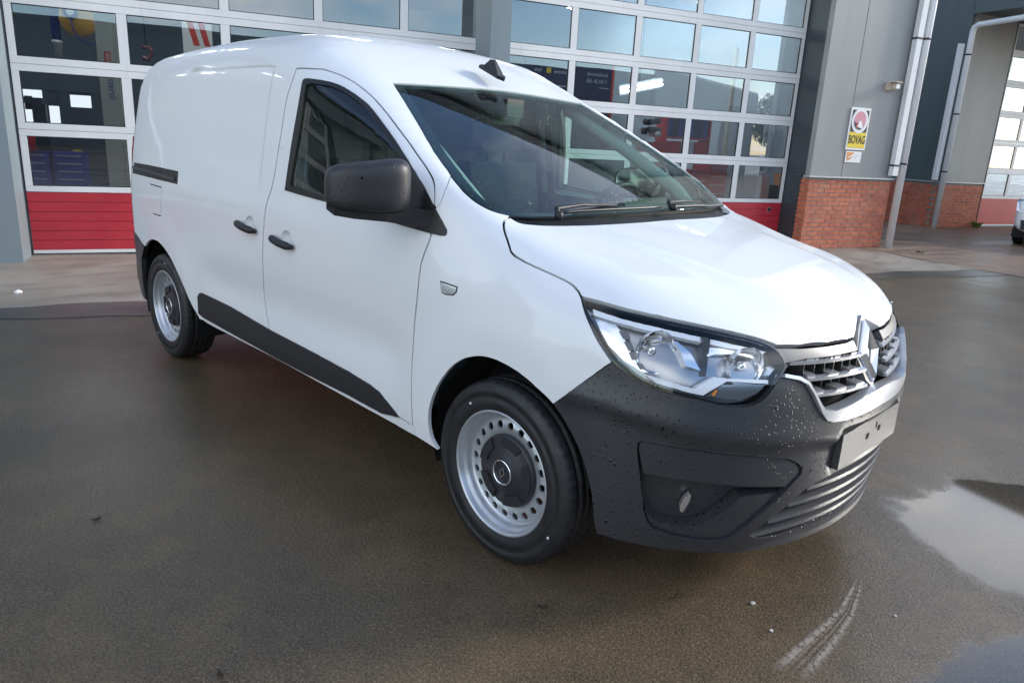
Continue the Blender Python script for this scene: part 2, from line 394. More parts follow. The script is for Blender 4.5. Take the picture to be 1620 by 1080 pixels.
# apron with a ragged wet edge
edge = [fw(8.3 - i * .25, -2.56 + .04 * math.sin(i * .9) + .03 * random.uniform(-1, 1)) for i in range(140)]
sheet('concrete_apron', [fw(8.3, -4.18)] + edge + [fw(8.3 - 139 * .25, -4.18)], .004, 'apron_concrete')
sheet('threshold_slab', [fw(8.3, -5.05), fw(8.3, -4.186), fw(-26.4, -4.186), fw(-26.4, -5.05)], .004, 'apron_concrete')
kerb_e = [fw(8.31 + .05 * math.sin(i * .6) + .02 * random.uniform(-1, 1), -12 + i * .3) for i in range(120)]
sheet('block_pavement', kerb_e + [fw(60, 24), fw(60, -12)], .004, 'block_paving')
# dark damp strip along the apron edge
k = NT('damp_edge'); g = k.n('ShaderNodeNewGeometry').outputs['Position']
c = k.mix(k.maprange(k.noise(g, 1.6, 6), .35, .65), (.050, .042, .035, 1), (.10, .086, .070, 1))
b = k.bsdf(Base_Color=c, Roughness=.36); MAT['damp_edge'] = k.m
e2 = [fw(8.3 - i * .25, -2.18 + .06 * math.sin(i * .5 + 1) + .03 * random.uniform(-1, 1)) for i in range(140)]
sheet('damp_kerb_strip', edge + list(reversed(e2)), .003, 'damp_edge')

# ------------------------------------------------------------------ workshop (local axes: x along the front, y into the building)
YF, YD = 4.47, 4.93                                # front plane, door plane
shop = empty('workshop_building', (0, 0, 0), FA, 'grey clad workshop with red and white glazed sectional doors and brick plinth', 'workshop')
def sp(name, mb, mat, bevel=0., parent=shop): return mb.build(name, mat, parent, bevel)
HT = 6.4
sp('wall_post', MB().box(-3.25, -2.54, YF, YD + .1, .0, HT), 'blue_grey_panel', .006)
sp('wall_post', MB().box(2.095, 2.335, YF, YD + .1, .0, HT), 'blue_grey_panel', .006)
sp('wall_post', MB().box(-9.0, -8.3, YF, YD + .1, .0, HT), 'blue_grey_panel', .006)
sp('metal_panel', MB().box(7.135, 7.745, YF, YF + .09, 1.06, HT), 'grey_panel', .006)
sp('metal_panel', MB().box(7.757, 8.83, YF, YF + .09, 1.06, HT), 'grey_panel', .006)
sp('jamb_panel', MB().box(7.137, 7.20, YF + .092, YD + .1, 1.06, HT).box(7.137, 7.20, YF + .16, YD + .1, 0, 1.057), 'dark_panel', .004)
sp('sill_flashing', MB().box(7.10, 8.85, YF - .035, YF + .09, 1.035, 1.058), 'aluminium_sill', .003)
for s0, s1 in ((-8.3, -3.25), (-2.54, 2.095), (2.335, 7.135)):
    sp('lintel_panel', MB().box(s0 + .002, s1 - .002, YF + .05, YF + .15, 4.22, HT - .002), 'blue_grey_panel', .004)
sp('wall', MB().box(-26, -9.002, YF, YF + .2, 0, HT), 'blue_grey_panel')
sp('roof', MB().box(-26.2, 9.0, YF - .12, 21.2, HT + .002, HT + .32), 'dark_panel', .01)
sp('side_wall', MB().box(8.70, 8.825, YF + .22, 21, 0, HT).box(-26, -25.8, YF + .22, 21, 0, HT).box(-25.79, 8.69, 20.8, 21, 0, HT), 'inner_wall')
sp('floor_slab', MB().box(-25.79, 8.69, YD + .14, 20.79, -.2, .012), 'inner_floor')
sp('ceiling', MB().box(-25.79, 8.69, YF + .2, 20.79, 5.2, 5.3), 'inner_wall')
# brick plinth: every brick a piece
plinth = sp('brick_plinth', MB().box(7.147, 8.82, YF + .006, YF + .15, 0, 1.03), 'mortar')
bm_ = [MB().box(-.5, .5, 0, 1, 0, 1).mesh('brick') for _ in range(4)]
def brick_piece(name, parent, s0, s1, y0, y1, z0, mi, h=.05):
    me = brick_cache.get((round(s1 - s0, 3), round(y1 - y0, 3), mi))
    if me is None:
        L, D = s1 - s0, y1 - y0; me = MB().box(0, L, 0, D, 0, h).mesh('brick', .003); me.materials.append(MAT['brick_' + 'abcd'[mi]]); brick_cache[(round(L, 3), round(D, 3), mi)] = me
    o = bpy.data.objects.new('brick', me); COL.objects.link(o); o.parent = parent; o.location = (s0, y0, z0); return o
brick_cache = {}
def lay(parent, s_start, s_end, yface, z_end, depth=.05, L=.207, J=.0115, course=.0628, h=.0505):
    z, r = .008, 0
    while z + h <= z_end + .002:
        x = s_start + (0 if r % 2 == 0 else -(L + J) / 2)
        while x < s_end - .01:
            a, b = max(x, s_start), min(x + L, s_end)
            if b - a > .03: brick_piece('brick', parent, a, b, yface + random.choice((0, 0, .001, .002, -.001)), yface + depth, z, random.choice((0, 0, 0, 1, 1, 2, 2, 3)), h)
            x += L + J
        z += course; r += 1
lay(plinth, 7.142, 8.825, YF, 1.035)
# return face of the plinth beside the door
z = .008; r = 0
while z < .985:
    for y0, y1 in (((YF + .054, YF + .157),) if r % 2 else ((YF + .054, YF + .10), (YF + .11, YF + .157))):
        brick_piece('brick', plinth, 7.137, 7.187, y0, y1, z, random.choice((0, 1, 3)), .0505)
    z += .0628; r += 1

# ---- sectional doors
ROWS = [(.68, 1.15), (1.27, 1.735), (1.865, 2.32), (2.455, 2.93), (3.065, 3.53), (3.66, 4.10)]
def sectional_door(s0, s1, ncol, panel_split=6, glassm='door_glass', frame='door_frame_alu', y=YD, parent=shop, rows=ROWS, clip=None, sparse=False):
    fr = MB().box(s0 - .06, s0, y - .02, y + .06, 0, 4.21).box(s1, s1 + .06, y - .02, y + .06, 0, 4.21).box(s0 + .001, s1 - .001, y - .02, y + .06, 4.165, 4.21).build('sectional_door', 'dark_panel', parent)
    def part(name, mb, mat, bevel=.0): return mb.build(name, mat, fr, bevel)
    a, b = s0 + .012, s1 - .012
    # lower red panel, ribbed strip by strip
    zs = np.linspace(.056, .622, panel_split + 1)
    for i in range(panel_split):
        part('panel_strip', MB().box(a, b, y, y + .04, zs[i] + (.003 if i else 0), zs[i + 1] - .003), 'red_panel', .004)
    part('panel_core', MB().box(a + .01, b - .01, y + .012, y + .036, .058, .62), 'red_panel')
    part('kick_rail', MB().box(a, b, y - .004, y + .04, .022, .054), frame, .003)
    part('rubber_seal', MB().box(a, b, y + .004, y + .034, .0125, .021), 'rubber_seal')
    # rails: bottom and top rail of every glazed section
    prev = .624
    for i, (z0, z1) in enumerate(rows):
        part('rail', MB().box(a, b, y - .003, y + .04, prev + .002, z0), frame, .004)
        nxt = rows[i + 1][0] if i + 1 < len(rows) else 4.16
        mid = (z1 + nxt) / 2 if i + 1 < len(rows) else 4.16
        part('rail', MB().box(a, b, y - .003, y + .04, z1, mid - .002), frame, .004)
        prev = mid
    wt = .06; mw = .088
    pw = (b - a - 2 * wt - (ncol - 1) * mw) / ncol
    hs = {}
    for (z0, z1) in rows:
        x = a
        for c in range(ncol + 1):
            w = wt if c in (0, ncol) else mw
            key = ('m', round(w, 3), round(z1 - z0, 3))
            if key not in hs: hs[key] = MB().box(0, w, 0, .04, 0, z1 - z0 - .002).mesh('stile', .004); hs[key].materials.append(MAT[frame])
            link('stile', hs[key], None, fr, (x, y - .0015, z0 + .001)); x += w
            if c < ncol:
                key = ('p', round(z1 - z0, 3))
                if key not in hs:
                    h = z1 - z0; m = MB(); m.box(.007, pw - .007, .012, .018, .007, h - .007, 0)
                    for bx in ((0, pw, 0, .008), (0, pw, h - .008, h), (0, .007, .0085, h - .0085), (pw - .007, pw, .0085, h - .0085)): m.box(bx[0], bx[1], .004, .026, bx[2], bx[3], 1)
                    hs[key] = m.mesh('pane'); hs[key].materials.append(MAT[glassm]); hs[key].materials.append(MAT['gasket'])
                o = link('pane', hs[key], None, fr, (x, y, z0)); o.rotation_euler = (random.uniform(-.002, .002), 0, random.uniform(-.002, .002)); x += pw
    return fr
d1 = sectional_door(-2.532, 2.20, 5)
d2 = sectional_door(2.43, 7.135, 5)
d3 = sectional_door(-8.24, -3.31, 5)
# small vent plate on the red panel of the right-hand door
MB().box(6.86, 6.93, YD - .006, YD, .49, .56).box(6.87, 6.92, YD - .010, YD - .006, .50, .55, 1).build('lock_plate', ['bright_metal', 'dark_iron'], d2)

# ---- pipes, sign, camera on the first wall
def pipe(name, label, pts, r, clips, mat='pvc_pipe', extra=None, group=None):
    root = empty(name, pts[0], 0, label, 'drainpipe', group)
    inv = Matrix.Translation(-Vector(pts[0]))
    m = MB().tube([Vector(p) - Vector(pts[0]) for p in pts], r, 20); m.build('pipe', mat, root)
    for c in clips:
        q = Vector(c) - Vector(pts[0]); m = MB(); m.lathe([(r + .004, -.014), (r + .004, .014), (r - .001, .014), (r - .001, -.014)], 20, 'z', q, closed=True)
        v1 = q + NF * -(r + .09); m.tube([q + NF * -r, v1], .006, 6); m.build('pipe_clip', 'dark_iron', root)
    return root
pb = fw(8.93, -4.40)
root = pipe('downpipe', 'round pale grey downpipe at the corner beside the brick plinth, running down to the pavement', [pb + Vector((0, 0, .0)), pb + Vector((0, 0, 6.3))], .055, [pb + Vector((0, 0, 3.05)), pb + Vector((0, 0, 1.28))])
qb = fw(8.745, -4.40)
o = empty('wall_duct', qb, FA, 'square pale duct on the grey wall, ending above the brick plinth', 'duct')
d_ = MB().box(-.055, .055, -.04, .04, 1.10, 6.3).build('duct', 'pvc_pipe', o, .006)
MB().box(-.062, .062, -.046, .046, 1.24, 1.265).box(-.062, .062, -.046, .046, 3.03, 3.055).build('duct_clip', 'dark_iron', o)
cam_root = empty('security_camera', fw(8.40, -4.47, 2.36), FA, 'small beige security light on the grey wall left of the duct', 'wall light')
MB().box(-.055, .03, -.05, 0, -.055, .05).build('wall_bracket', 'camera_beige', cam_root, .008)
MB().lathe([(.0, -.05), (.04, -.05), (.045, -.02), (.045, .05), (.0, .06)], 16, 'z', (.05, -.075, .0)).box(-.03, .11, -.15, -.02, .052, .064).build('lamp_head', 'camera_beige', cam_root)
MB().box(.015, .085, -.128, -.118, -.03, .03).build('lens', 'sign_white', cam_root, .004)

# ---- writing
FONT = None
def text(name, s, size, mat, parent, loc, rot, ext=.002, align='CENTER', sx=1., offset=0.):
    cu = bpy.data.curves.new(name, 'FONT'); cu.body = s; cu.size = size; cu.extrude = ext; cu.align_x = align; cu.align_y = 'CENTER'; cu.resolution_u = 3; cu.offset = offset
    t = bpy.data.objects.new(name, cu); COL.objects.link(t)
    dg = bpy.context.evaluated_depsgraph_get(); me = bpy.data.meshes.new_from_object(t.evaluated_get(dg)); bpy.data.objects.remove(t); bpy.data.curves.remove(cu)
    me.name = name
    me.transform(Matrix.Diagonal((sx, 1, 1, 1)))
    me.materials.clear(); me.materials.append(MAT[mat])
    o = bpy.data.objects.new(name, me); COL.objects.link(o); o.parent = parent; o.location = loc; o.rotation_euler = rot; return o
UP = (math.pi / 2, 0, 0)
sg = empty('wall_sign', fw(7.925, -4.466, 1.74), FA, 'white BOVAG wall sign with a round emblem over a yellow field', 'sign')
MB().box(-.195, .195, -.012, -.001, -.295, .295).build('sign_board', 'sign_white', sg, .006)
MB().box(-.165, .165, -.015, -.0125, -.045, .262).build('dark_field', 'sign_black', sg)
MB().box(-.172, .172, -.0155, -.0125, -.265, -.048).build('yellow_field', 'sign_yellow', sg)
def disc(name, mat, parent, r, x, y, z, th=.002, n=40, sy=1., a0=0, a1=2 * math.pi, r0=0.):
    n_ = n; P = [(x + r * math.cos(a0 + (a1 - a0) * i / n_), y, z + sy * r * math.sin(a0 + (a1 - a0) * i / n_)) for i in range(n_ + (0 if a1 - a0 > 6.28 else 1))]
    return MB().prism(P, (0, -th, 0)).build(name, mat, parent)
disc('emblem_ring', 'sign_white', sg, .162, 0, -.0155, .112, sy=1.06)
disc('emblem_disc', 'sign_pink', sg, .118, 0, -.018, .118, sy=1.08)
disc('emblem_shade', 'sign_black', sg, .117, 0, -.0205, .117, a0=math.pi * 1.0 + .15, a1=2 * math.pi - .75, sy=1.08)
disc('emblem_dome', 'sign_red', sg, .062, -.012, -.0230, .020, a0=0, a1=math.pi, sy=1.)
MB().prism([(-.045, -.0235, .03), (.075, -.0235, .0), (.05, -.0235, .06), (.025, -.0235, .11), (-.012, -.0235, .115), (-.03, -.0235, .075)], (0, -.002, 0)).build('emblem_figure', 'sign_white', sg)
text('lettering', 'BOVAG', .165, 'sign_black', sg, (0, -.0165, -.155), UP, .001, sx=.60, offset=.004)
lb = empty('wall_label', fw(7.92, -4.466, 1.345), FA, 'small white and orange label under the wall sign', 'label')
MB().box(-.16, .16, -.006, -.001, -.08, .08).build('label_board', 'sign_white', lb, .003)
MB().prism([(-.14, -.008, .065), (.0, -.008, .065), (-.03, -.008, -.02), (-.12, -.008, -.062)], (0, -.002, 0)).build('orange_mark', 'sign_orange', lb)
MB().prism([(-.10, -.0105, .0), (-.05, -.0105, .02), (-.045, -.0105, .032), (-.01, -.0105, .04), (-.035, -.0105, .005), (-.085, -.0105, -.02)], (0, -.001, 0)).build('white_stroke', 'sign_white', lb)
MB().box(.02, .10, -.008, -.006, .012, .022).box(.02, .08, -.008, -.006, -.012, -.002).build('text_line', 'lamp_grey', lb)

# ------------------------------------------------------------------ second building on the right
Y2 = 6.9
hall = empty('neighbour_hall', (0, 0, 0), FA, 'dark teal building on the right with an overhanging upper storey', 'building')
def hp(name, mb, mat, bevel=0.): return mb.build(name, mat, hall, bevel)
S2 = 13.3
hp('side_panel', MB().box(S2, S2 + .1, Y2 + .004, Y2 + 1.53, .95, 5.0), 'teal_panel', .006)
for i in range(8): hp('side_panel', MB().box(S2, S2 + .1, Y2 + 1.54 + i * 1.54, Y2 + 3.07 + i * 1.54, .95, 5.0), 'teal_panel', .006)
hp('front_panel', MB().box(S2 + .102, 14.72, Y2, Y2 + .1, .95, 4.187), 'grey_panel', .006)
hp('front_panel', MB().box(14.72, 30, Y2, Y2 + .1, 4.22, 4.9), 'grey_panel', .006)
hp('front_panel', MB().box(19.9, 30, Y2, Y2 + .1, 0, 4.2), 'grey_panel', .006)
for i in range(2): hp('upper_panel', MB().box(S2, S2 + .1, Y2 - .004 - 1.54 * (i + 1) + .01, Y2 - .004 - 1.54 * i, 4.17, 5.0), 'teal_panel', .006)
hp('soffit', MB().box(S2 + .102, 30, Y2 - 3.07, Y2 - .002, 4.19, 4.3), 'teal_panel')
hp('upper_front', MB().box(S2 + .002, 30, Y2 - 3.18, Y2 - 3.085, 4.17, 5.0), 'teal_panel')
hp('roof', MB().box(S2 - .05, 30.1, Y2 - 3.25, Y2 + 14, 5.003, 5.15), 'dark_panel')
hp('sill_flashing', MB().box(S2 - .03, 14.76, Y2 - .035, Y2 + .1, .925, .947).box(S2 - .03, S2 + .1, Y2 + .102, Y2 + 12, .925, .947), 'aluminium_sill', .003)
pl2 = hp('brick_plinth', MB().box(S2 + .012, 14.71, Y2 + .006, Y2 + .2, 0, .92).box(S2 + .012, S2 + .2, Y2 + .202, Y2 + 12, 0, .92), 'mortar')
lay(pl2, S2, 14.72, Y2, .925)
# the long dark side of the plinth: too far and too many to pick apart
m = MB(); z = .008; r = 0
while z < .88:
    y = Y2 + .055 + (.11 if r % 2 else 0)
    while y < Y2 + 8: m.box(S2 + random.uniform(-.001, .002), S2 + .05, y, y + .207, z, z + .0505, random.choice((0, 1, 2))); y += .2185
    z += .0628; r += 1
o = m.build('brick_course', ['brick_a', 'brick_b', 'brick_d'], pl2); o['kind'] = 'stuff'
d4 = sectional_door(14.80, 19.8, 6, 1, 'pale_glass', 'white_frame', Y2 + .06, hall)
hp('door_trim', MB().box(14.722, 14.738, Y2 - .01, Y2 + .1, 0, 4.2), 'dark_panel')
p0 = fw(13.22, -6.78)
pipe('bent_downpipe', 'pale grey downpipe bending forward under the overhang of the teal building', [p0, p0 + Vector((0, 0, 3.82)), p0 + Vector((0, 0, 3.90)) + NF * .02, p0 + Vector((0, 0, 3.94)) + NF * .10, p0 + Vector((0, 0, 4.02)) + NF * 2.2, p0 + Vector((0, 0, 4.06)) + NF * 2.27, p0 + Vector((0, 0, 4.20)) + NF * 2.28], .055, [p0 + Vector((0, 0, z)) for z in (1.15, 2.28, 3.4)])
q0 = fw(13.10, -6.86)
dd = empty('wall_duct', q0, FA, 'flat pale duct behind the bent downpipe on the dark wall', 'duct')
MB().box(-.05, .05, -.02, .06, .98, 3.6).build('duct', 'pvc_pipe', dd, .006)

# little weeds at the wall foot
def weed(pos, n, h, label):
    m = MB()
    for i in range(n):
        a = random.uniform(0, 6.28); l = h * random.uniform(.5, 1); b_ = Vector((random.uniform(-.05, .05), random.uniform(-.05, .05), 0)); d = Vector((math.cos(a), math.sin(a), 0))
        p1 = b_ + d * l * .3 + Vector((0, 0, l * .7)); p2 = b_ + d * l * .7 + Vector((0, 0, l)); w = d.cross(Vector((0, 0, 1))) * .008
        vs = [m.bm.verts.new(x) for x in (b_ - w, b_ + w, p1 + w * 1.2, p2, p1 - w * 1.2)]; m.bm.faces.new(vs)
    o = m.build('weed', 'leaf'); o.location = pos; return tag(o, label, 'weed')
simple('leaf', (.10, .14, .02), .6)
weed(fw(14.62, -6.80), 60, .14, 'yellow green weed tuft at the foot of the brick plinth')
weed(fw(9.02, -3.9), 24, .035, 'low moss tuft on the pavement edge')

# ------------------------------------------------------------------ inside the workshop (seen through the panes)
def inside(name, s, c, z, label, cat, group=None): return empty(name, fw(s, c, z), FA, label, cat, group)
def tube_lamp(s, c, z, label, rot=FA, L=1.2, group='strip lights under the workshop ceiling'):
    t = empty('strip_light', fw(s, c, z), rot, label, 'strip light', group)
    MB().box(-L / 2, L / 2, -.09, .09, .02, .06).build('lamp_body', 'inner_wall', t, .005)
    for y in (-.045, .045): MB().tube([(-L / 2 + .03, y, 0), (L / 2 - .03, y, 0)], .016, 10).build('tube', 'tube_light', t)
    return t
BAY = {-6.5: 'left of the lift column', -2.2: 'over the cream lift column', 1.2: 'left of the grey wall post', 4.4: 'over the navy banner', 7.4: 'over the red tool chests'}
DEP = ['nearest the panes', 'second from the panes', 'third from the panes', 'farthest from the panes']
t0 = None
for s in BAY:
    for i in range(4):
        lab = 'strip light %s, %s' % (BAY[s], DEP[i])
        if t0 is None: t0 = t = tube_lamp(s, -6.4, 4.35, lab, FA + math.pi / 2)
        else: t = copy_tree(t0); t.location = fw(s, -6.4 - i * 1.9, 4.35); t['label'] = lab
lamp = empty('tube_lamp', fw(6.68, -8.3, 2.40), FA, 'twin tube lamp hanging at a tilt behind the right-hand sectional door', 'tube lamp')
lamp.rotation_euler = (0, math.radians(-13), FA)
MB().box(-.47, .47, .03, .09, -.09, .09).build('lamp_body', 'inner_wall', lamp, .005)
for z in (-.036, .036): MB().tube([(-.45, 0, z), (.45, 0, z)], .017, 12).build('tube', 'lamp_tube', lamp)
MB().tube([(0, .06, .09), (.6, .06, 2.8)], .006, 6).build('hanger', 'dark_iron', lamp)
# two-post lift column, hose reel, duct
t = inside('lift_post', -1.83, -6.6, 0, 'cream two-post lift column behind the leftmost sectional door', 'car lift')
MB().box(-.09, .09, -.02, .20, 0, 3.4).build('column', 'lift_cream', t, .01)
MB().box(.092, .12, .02, .14, 0, 3.4).build('cable_cover', 'lift_cream', t, .004)
MB().box(-.25, .25, -.1, .3, 0, .02).build('base_plate', 'dark_iron', t)
m = MB(); m.box(-.02, .045, -.027, -.022, 1.93, 2.09); m.build('red_mark', 'sign_red', t)
text('lettering', 'IEDO', .055, 'sign_white', t, (.013, -.028, 2.01), (math.pi / 2, math.pi / 2, 0), .001)
text('lettering', 'stertil', .10, 'tool_blue', t, (.03, -.024, 1.68), (math.pi / 2, math.pi / 2, 0), .001)
t = inside('hose_reel', -2.20, -8.0, 2.56, 'yellow hose reel with a blue hub hanging behind the leftmost sectional door', 'hose reel')
MB().lathe([(.0, -.10), (.20, -.10), (.21, -.07), (.21, .07), (.20, .10), (.0, .10)], 40, 'y').build('drum', 'reel_yellow', t)
MB().lathe([(.0, -.135), (.055, -.135), (.085, -.125), (.085, -.105), (.0, -.105)], 32, 'y', (-.07, 0, .07)).build('hub', 'tool_blue', t)
disc('hub_label', 'sign_white', t, .045, -.07, -.136, .07)
MB().tube([(-.07, -.12, 0), (-.05, -.13, -.15), (.02, -.12, -.27), (.12, -.1, -.31), (.20, -.08, -.26), (.22, 0, -.1)], .009, 8).build('hose', 'tool_blue', t)
MB().box(-.03, .03, -.02, .02, .2, 2.6).build('hanger', 'dark_iron', t)
t = inside('exhaust_hose', -2.46, -8.0, 0, 'dark exhaust hose hanging left of the yellow reel', 'exhaust hose')
MB().tube([(0, 0, 5.1), (0, 0, 2.28)], .055, 14).build('hose', 'tool_blue', t)
MB().lathe([(.05, 2.29), (.062, 2.28), (.062, 2.24), (.05, 2.23), (.05, 2.02), (.0, 2.02)], 16, 'z').build('nozzle', 'bright_metal', t)
# back wall and partition with daylight windows
t = inside('partition_wall', -3.0, -9.3, 0, 'dark partition with small bright windows behind the leftmost door', 'partition')
m = MB(); m.box(-1.8, 2.7, 0, .1, 0, 1.22).box(-1.8, 2.7, 0, .1, 1.70, 2.0).box(-1.8, -.10, 0, .1, 1.222, 1.698).box(.14, .20, 0, .1, 1.222, 1.698).box(.335, .48, 0, .1, 1.222, 1.698).box(.75, 2.7, 0, .1, 1.222, 1.698); m.build('panel', 'inner_dark', t)
m = MB(); m.box(-.10, .14, .05, .06, 1.222, 1.698).box(.20, .335, .05, .06, 1.222, 1.49).box(.48, .75, .05, .06, 1.49, 1.66); m.build('window', 'daylight_window', t)
MB().box(.48, .75, .02, .08, 1.222, 1.488).box(.20, .335, .02, .08, 1.492, 1.698).box(.48, .75, .02, .08, 1.662, 1.698).build('window_blind', 'inner_dark', t)
t = inside('bench_grinder', -2.86, -8.9, 0, 'black machine on a stand before the bright window', 'machine')
MB().box(-.16, .05, -.1, .1, 1.50, 1.58).tube([(-.12, 0, 1.42), (-.12, 0, 1.60)], .05, 12).box(-.08, .08, -.08, .08, .9, 1.5).build('machine_body', 'dark_iron', t, .01)
MB().box(-.18, .3, -.15, .15, .01, .9).build('stand', 'dark_iron', t, .01)
t = inside('oil_drum', -2.98, -8.4, .88, 'dark red can standing on the blue drawer cabinet', 'can')
MB().lathe([(0, 0), (.10, 0), (.10, .25), (.07, .29), (.07, .33), (0, .33)], 20, 'z').build('can_body', 'tool_red', t)
def drawers(name, s, c, w, d, h, n, mat, label, cat, z0=.08):
    t = inside(name, s, c, .012, label, cat)
    MB().box(-w / 2, w / 2, 0, d, z0, h).build('carcass', mat, t, .006)
    hz = (h - z0 - .03) / n
    me = MB().box(-w / 2 + .015, w / 2 - .015, -.012, -.001, .006, hz - .006).mesh('drawer', .003); me.materials.append(MAT[mat])
    mh = MB().box(-w / 2 + .05, w / 2 - .05, -.026, -.013, hz * .62, hz * .62 + .014).mesh('handle', .003); mh.materials.append(MAT['bright_metal'])
    for i in range(n):
        dr = link('drawer', me, None, t, (0, 0, z0 + .015 + i * hz)); link('handle', mh, None, dr)
    for x in (-1, 1):
        for y in (.06, d - .06): MB().lathe([(0, -.02), (.035, -.02), (.04, 0), (.035, .02), (0, .02)], 12, 'x', (x * (w / 2 - .06), y, .04)).build('castor', 'dark_iron', t)
    return t
drawers('tool_cabinet', -2.97, -8.5, .42, .4, .86, 7, 'tool_blue', 'dark blue drawer cabinet behind the lowest left pane', 'tool cabinet')
drawers('tool_cabinet', -2.52, -8.5, .40, .4, .86, 7, 'tool_blue', 'dark blue drawer cabinet nearer to the cream lift column', 'tool cabinet')
t = inside('grit_box', -2.47, -8.95, 0, 'yellow box on a dark stand right of the blue drawer cabinets', 'box')
MB().box(-.045, .045, 0, .12, .70, .89).build('box_body', 'sign_yellow', t, .006); MB().box(-.08, .08, 0, .2, .012, .698).build('stand', 'dark_iron', t)
t = inside('warning_board', -.72, -10.0, 0, 'red and white striped warning board on the back wall', 'warning board')
MB().box(-.22, .22, 0, .03, 2.35, 3.0).build('board', 'sign_white', t)
for x in (-.16, .0): MB().prism([(x - .0, -.002, 2.95), (x + .09, -.002, 2.95), (x + .19, -.002, 2.55), (x + .10, -.002, 2.55)], (0, -.004, 0)).build('stripe', 'sign_red', t)
MB().box(-.02, .02, .031, .06, .02, 2.5).build('stand', 'dark_iron', t)
t = inside('hoist_hook', -1.46, -9.0, 0, 'red hoist hook hanging behind the second pane column', 'hoist')
MB().tube([(0, 0, 5.1), (0, 0, 2.36)], .008, 6).build('chain', 'dark_iron', t)
MB().tube([(-.05, 0, 2.37), (.05, 0, 2.37), (.07, 0, 2.30), (.02, 0, 2.20), (-.05, 0, 2.23)], .03, 10).build('hook', 'dull_red', t)
# right-hand bay
t = inside('banner', 4.76, -7.5, 0, 'navy blue banner with white lettering behind the right-hand door', 'banner')
MB().box(-.84, .78, 0, .02, 1.2, 2.6).build('cloth', 'navy', t)
MB().box(.79, .82, -.01, .03, 1.3, 2.6).build('red_edge', 'sign_red', t)
text('lettering', 'dorsmotion.nl', .085, 'white_blue_text', t, (.50, -.002, 2.445), UP, .001, sx=.8)
text('lettering', '050 - 45 210 11', .085, 'white_blue_text', t, (.50, -.002, 2.335), UP, .001, sx=.72)
text('lettering', 'stuz', .085, 'white_blue_text', t, (-.59, -.002, 2.44), UP, .001)
text('lettering', 'emotion', .085, 'white_blue_text', t, (-.16, -.002, 2.43), UP, .001)
MB().box(-.44, -.36, -.004, -.001, 2.40, 2.48).build('logo', 'sign_yellow', t)
MB().box(-.50, .0, -.003, -.001, 2.21, 2.225).box(.55, .74, -.003, -.001, 2.235, 2.245).build('line', 'white_blue_text', t)
drawers('tool_chest', 6.83, -6.6, .40, .45, 1.0, 7, 'tool_red', 'red drawer chest left of the taller red chest', 'tool chest')
drawers('tool_chest', 7.24, -6.6, .38, .45, 1.10, 7, 'tool_red', 'taller red drawer chest beside the pale door post', 'tool chest')
t = inside('shelf_rack', 6.95, -7.2, 0, 'wall rack of blue binders and red bins above the tool chests', 'shelf')
MB().box(-.40, .50, 0, .3, 1.50, 1.53).box(-.40, .50, 0, .3, 1.95, 1.98).box(-.43, -.402, 0, .3, .1, 2.0).box(.502, .53, 0, .3, .1, 2.0).build('frame', 'tool_red', t)
for i in range(11): MB().box(-.38 + i * .078, -.38 + i * .078 + .066, .02, .24, 1.532, 1.80 + .04 * (i % 3)).build('binder', random.choice(('tool_blue', 'navy', 'tool_blue', 'dark_iron')), t, .003)
for i in range(3): MB().box(-.36 + i * .29, -.12 + i * .29, -.02, .24, 1.22, 1.46).build('bin', random.choice(('tool_red', 'inner_wall')), t, .006)
MB().box(-.40, .50, 0, .3, 1.19, 1.218).build('board', 'tool_red', t)
t = inside('engine_stand', 6.05, -6.9, 0, 'red engine stand loaded with dark metal parts', 'engine stand')
MB().box(-.22, .22, -.15, .15, 1.25, 1.42).box(-.03, .03, -.03, .03, .05, 1.25).box(-.3, .3, -.3, .3, .02, .06).build('frame', 'tool_red', t, .01)
for i in range(9):
    x, z = random.uniform(-.2, .2), random.uniform(1.46, 1.78)
    MB().lathe([(0, -.05), (.05, -.05), (.055, .05), (0, .05)], 12, random.choice('xyz'), (x, random.uniform(-.1, .1), z)).build('metal_part', random.choice(('dark_iron', 'dark_iron', 'bright_metal')), t)
t = inside('door_post', 7.48, -6.75, 0, 'pale inner door post right of the red chests', 'post')
MB().box(-.03, .03, 0, .06, 0, 3.0).build('post', 'lift_cream', t)
t = inside('wall_cabinet', 8.1, -6.9, 0, 'grey steel locker at the right end of the bay', 'locker')
MB().box(-.35, .30, 0, .4, .05, 1.95).build('carcass', 'inner_wall', t, .01); MB().box(-.33, -.03, -.02, -.001, .08, 1.92).box(-.02, .28, -.02, -.001, .08, 1.92).build('door', 'inner_wall', t, .004)
t = inside('jerrycan', 8.55, -6.5, 0, 'orange can on a low stand behind the last pane', 'can')
MB().box(-.06, .06, -.08, .08, .80, 1.0).build('can_body', 'sign_orange', t, .015); MB().box(-.1, .1, -.12, .12, .012, .798).build('stand', 'dark_iron', t)
t = inside('service_van_wall', -12, -12, 0, 'dark shelving along the back wall of the workshop', 'shelving')
MB().box(-6, 20, 0, .5, .02, 2.3).build('shelf_body', 'inner_dark', t)

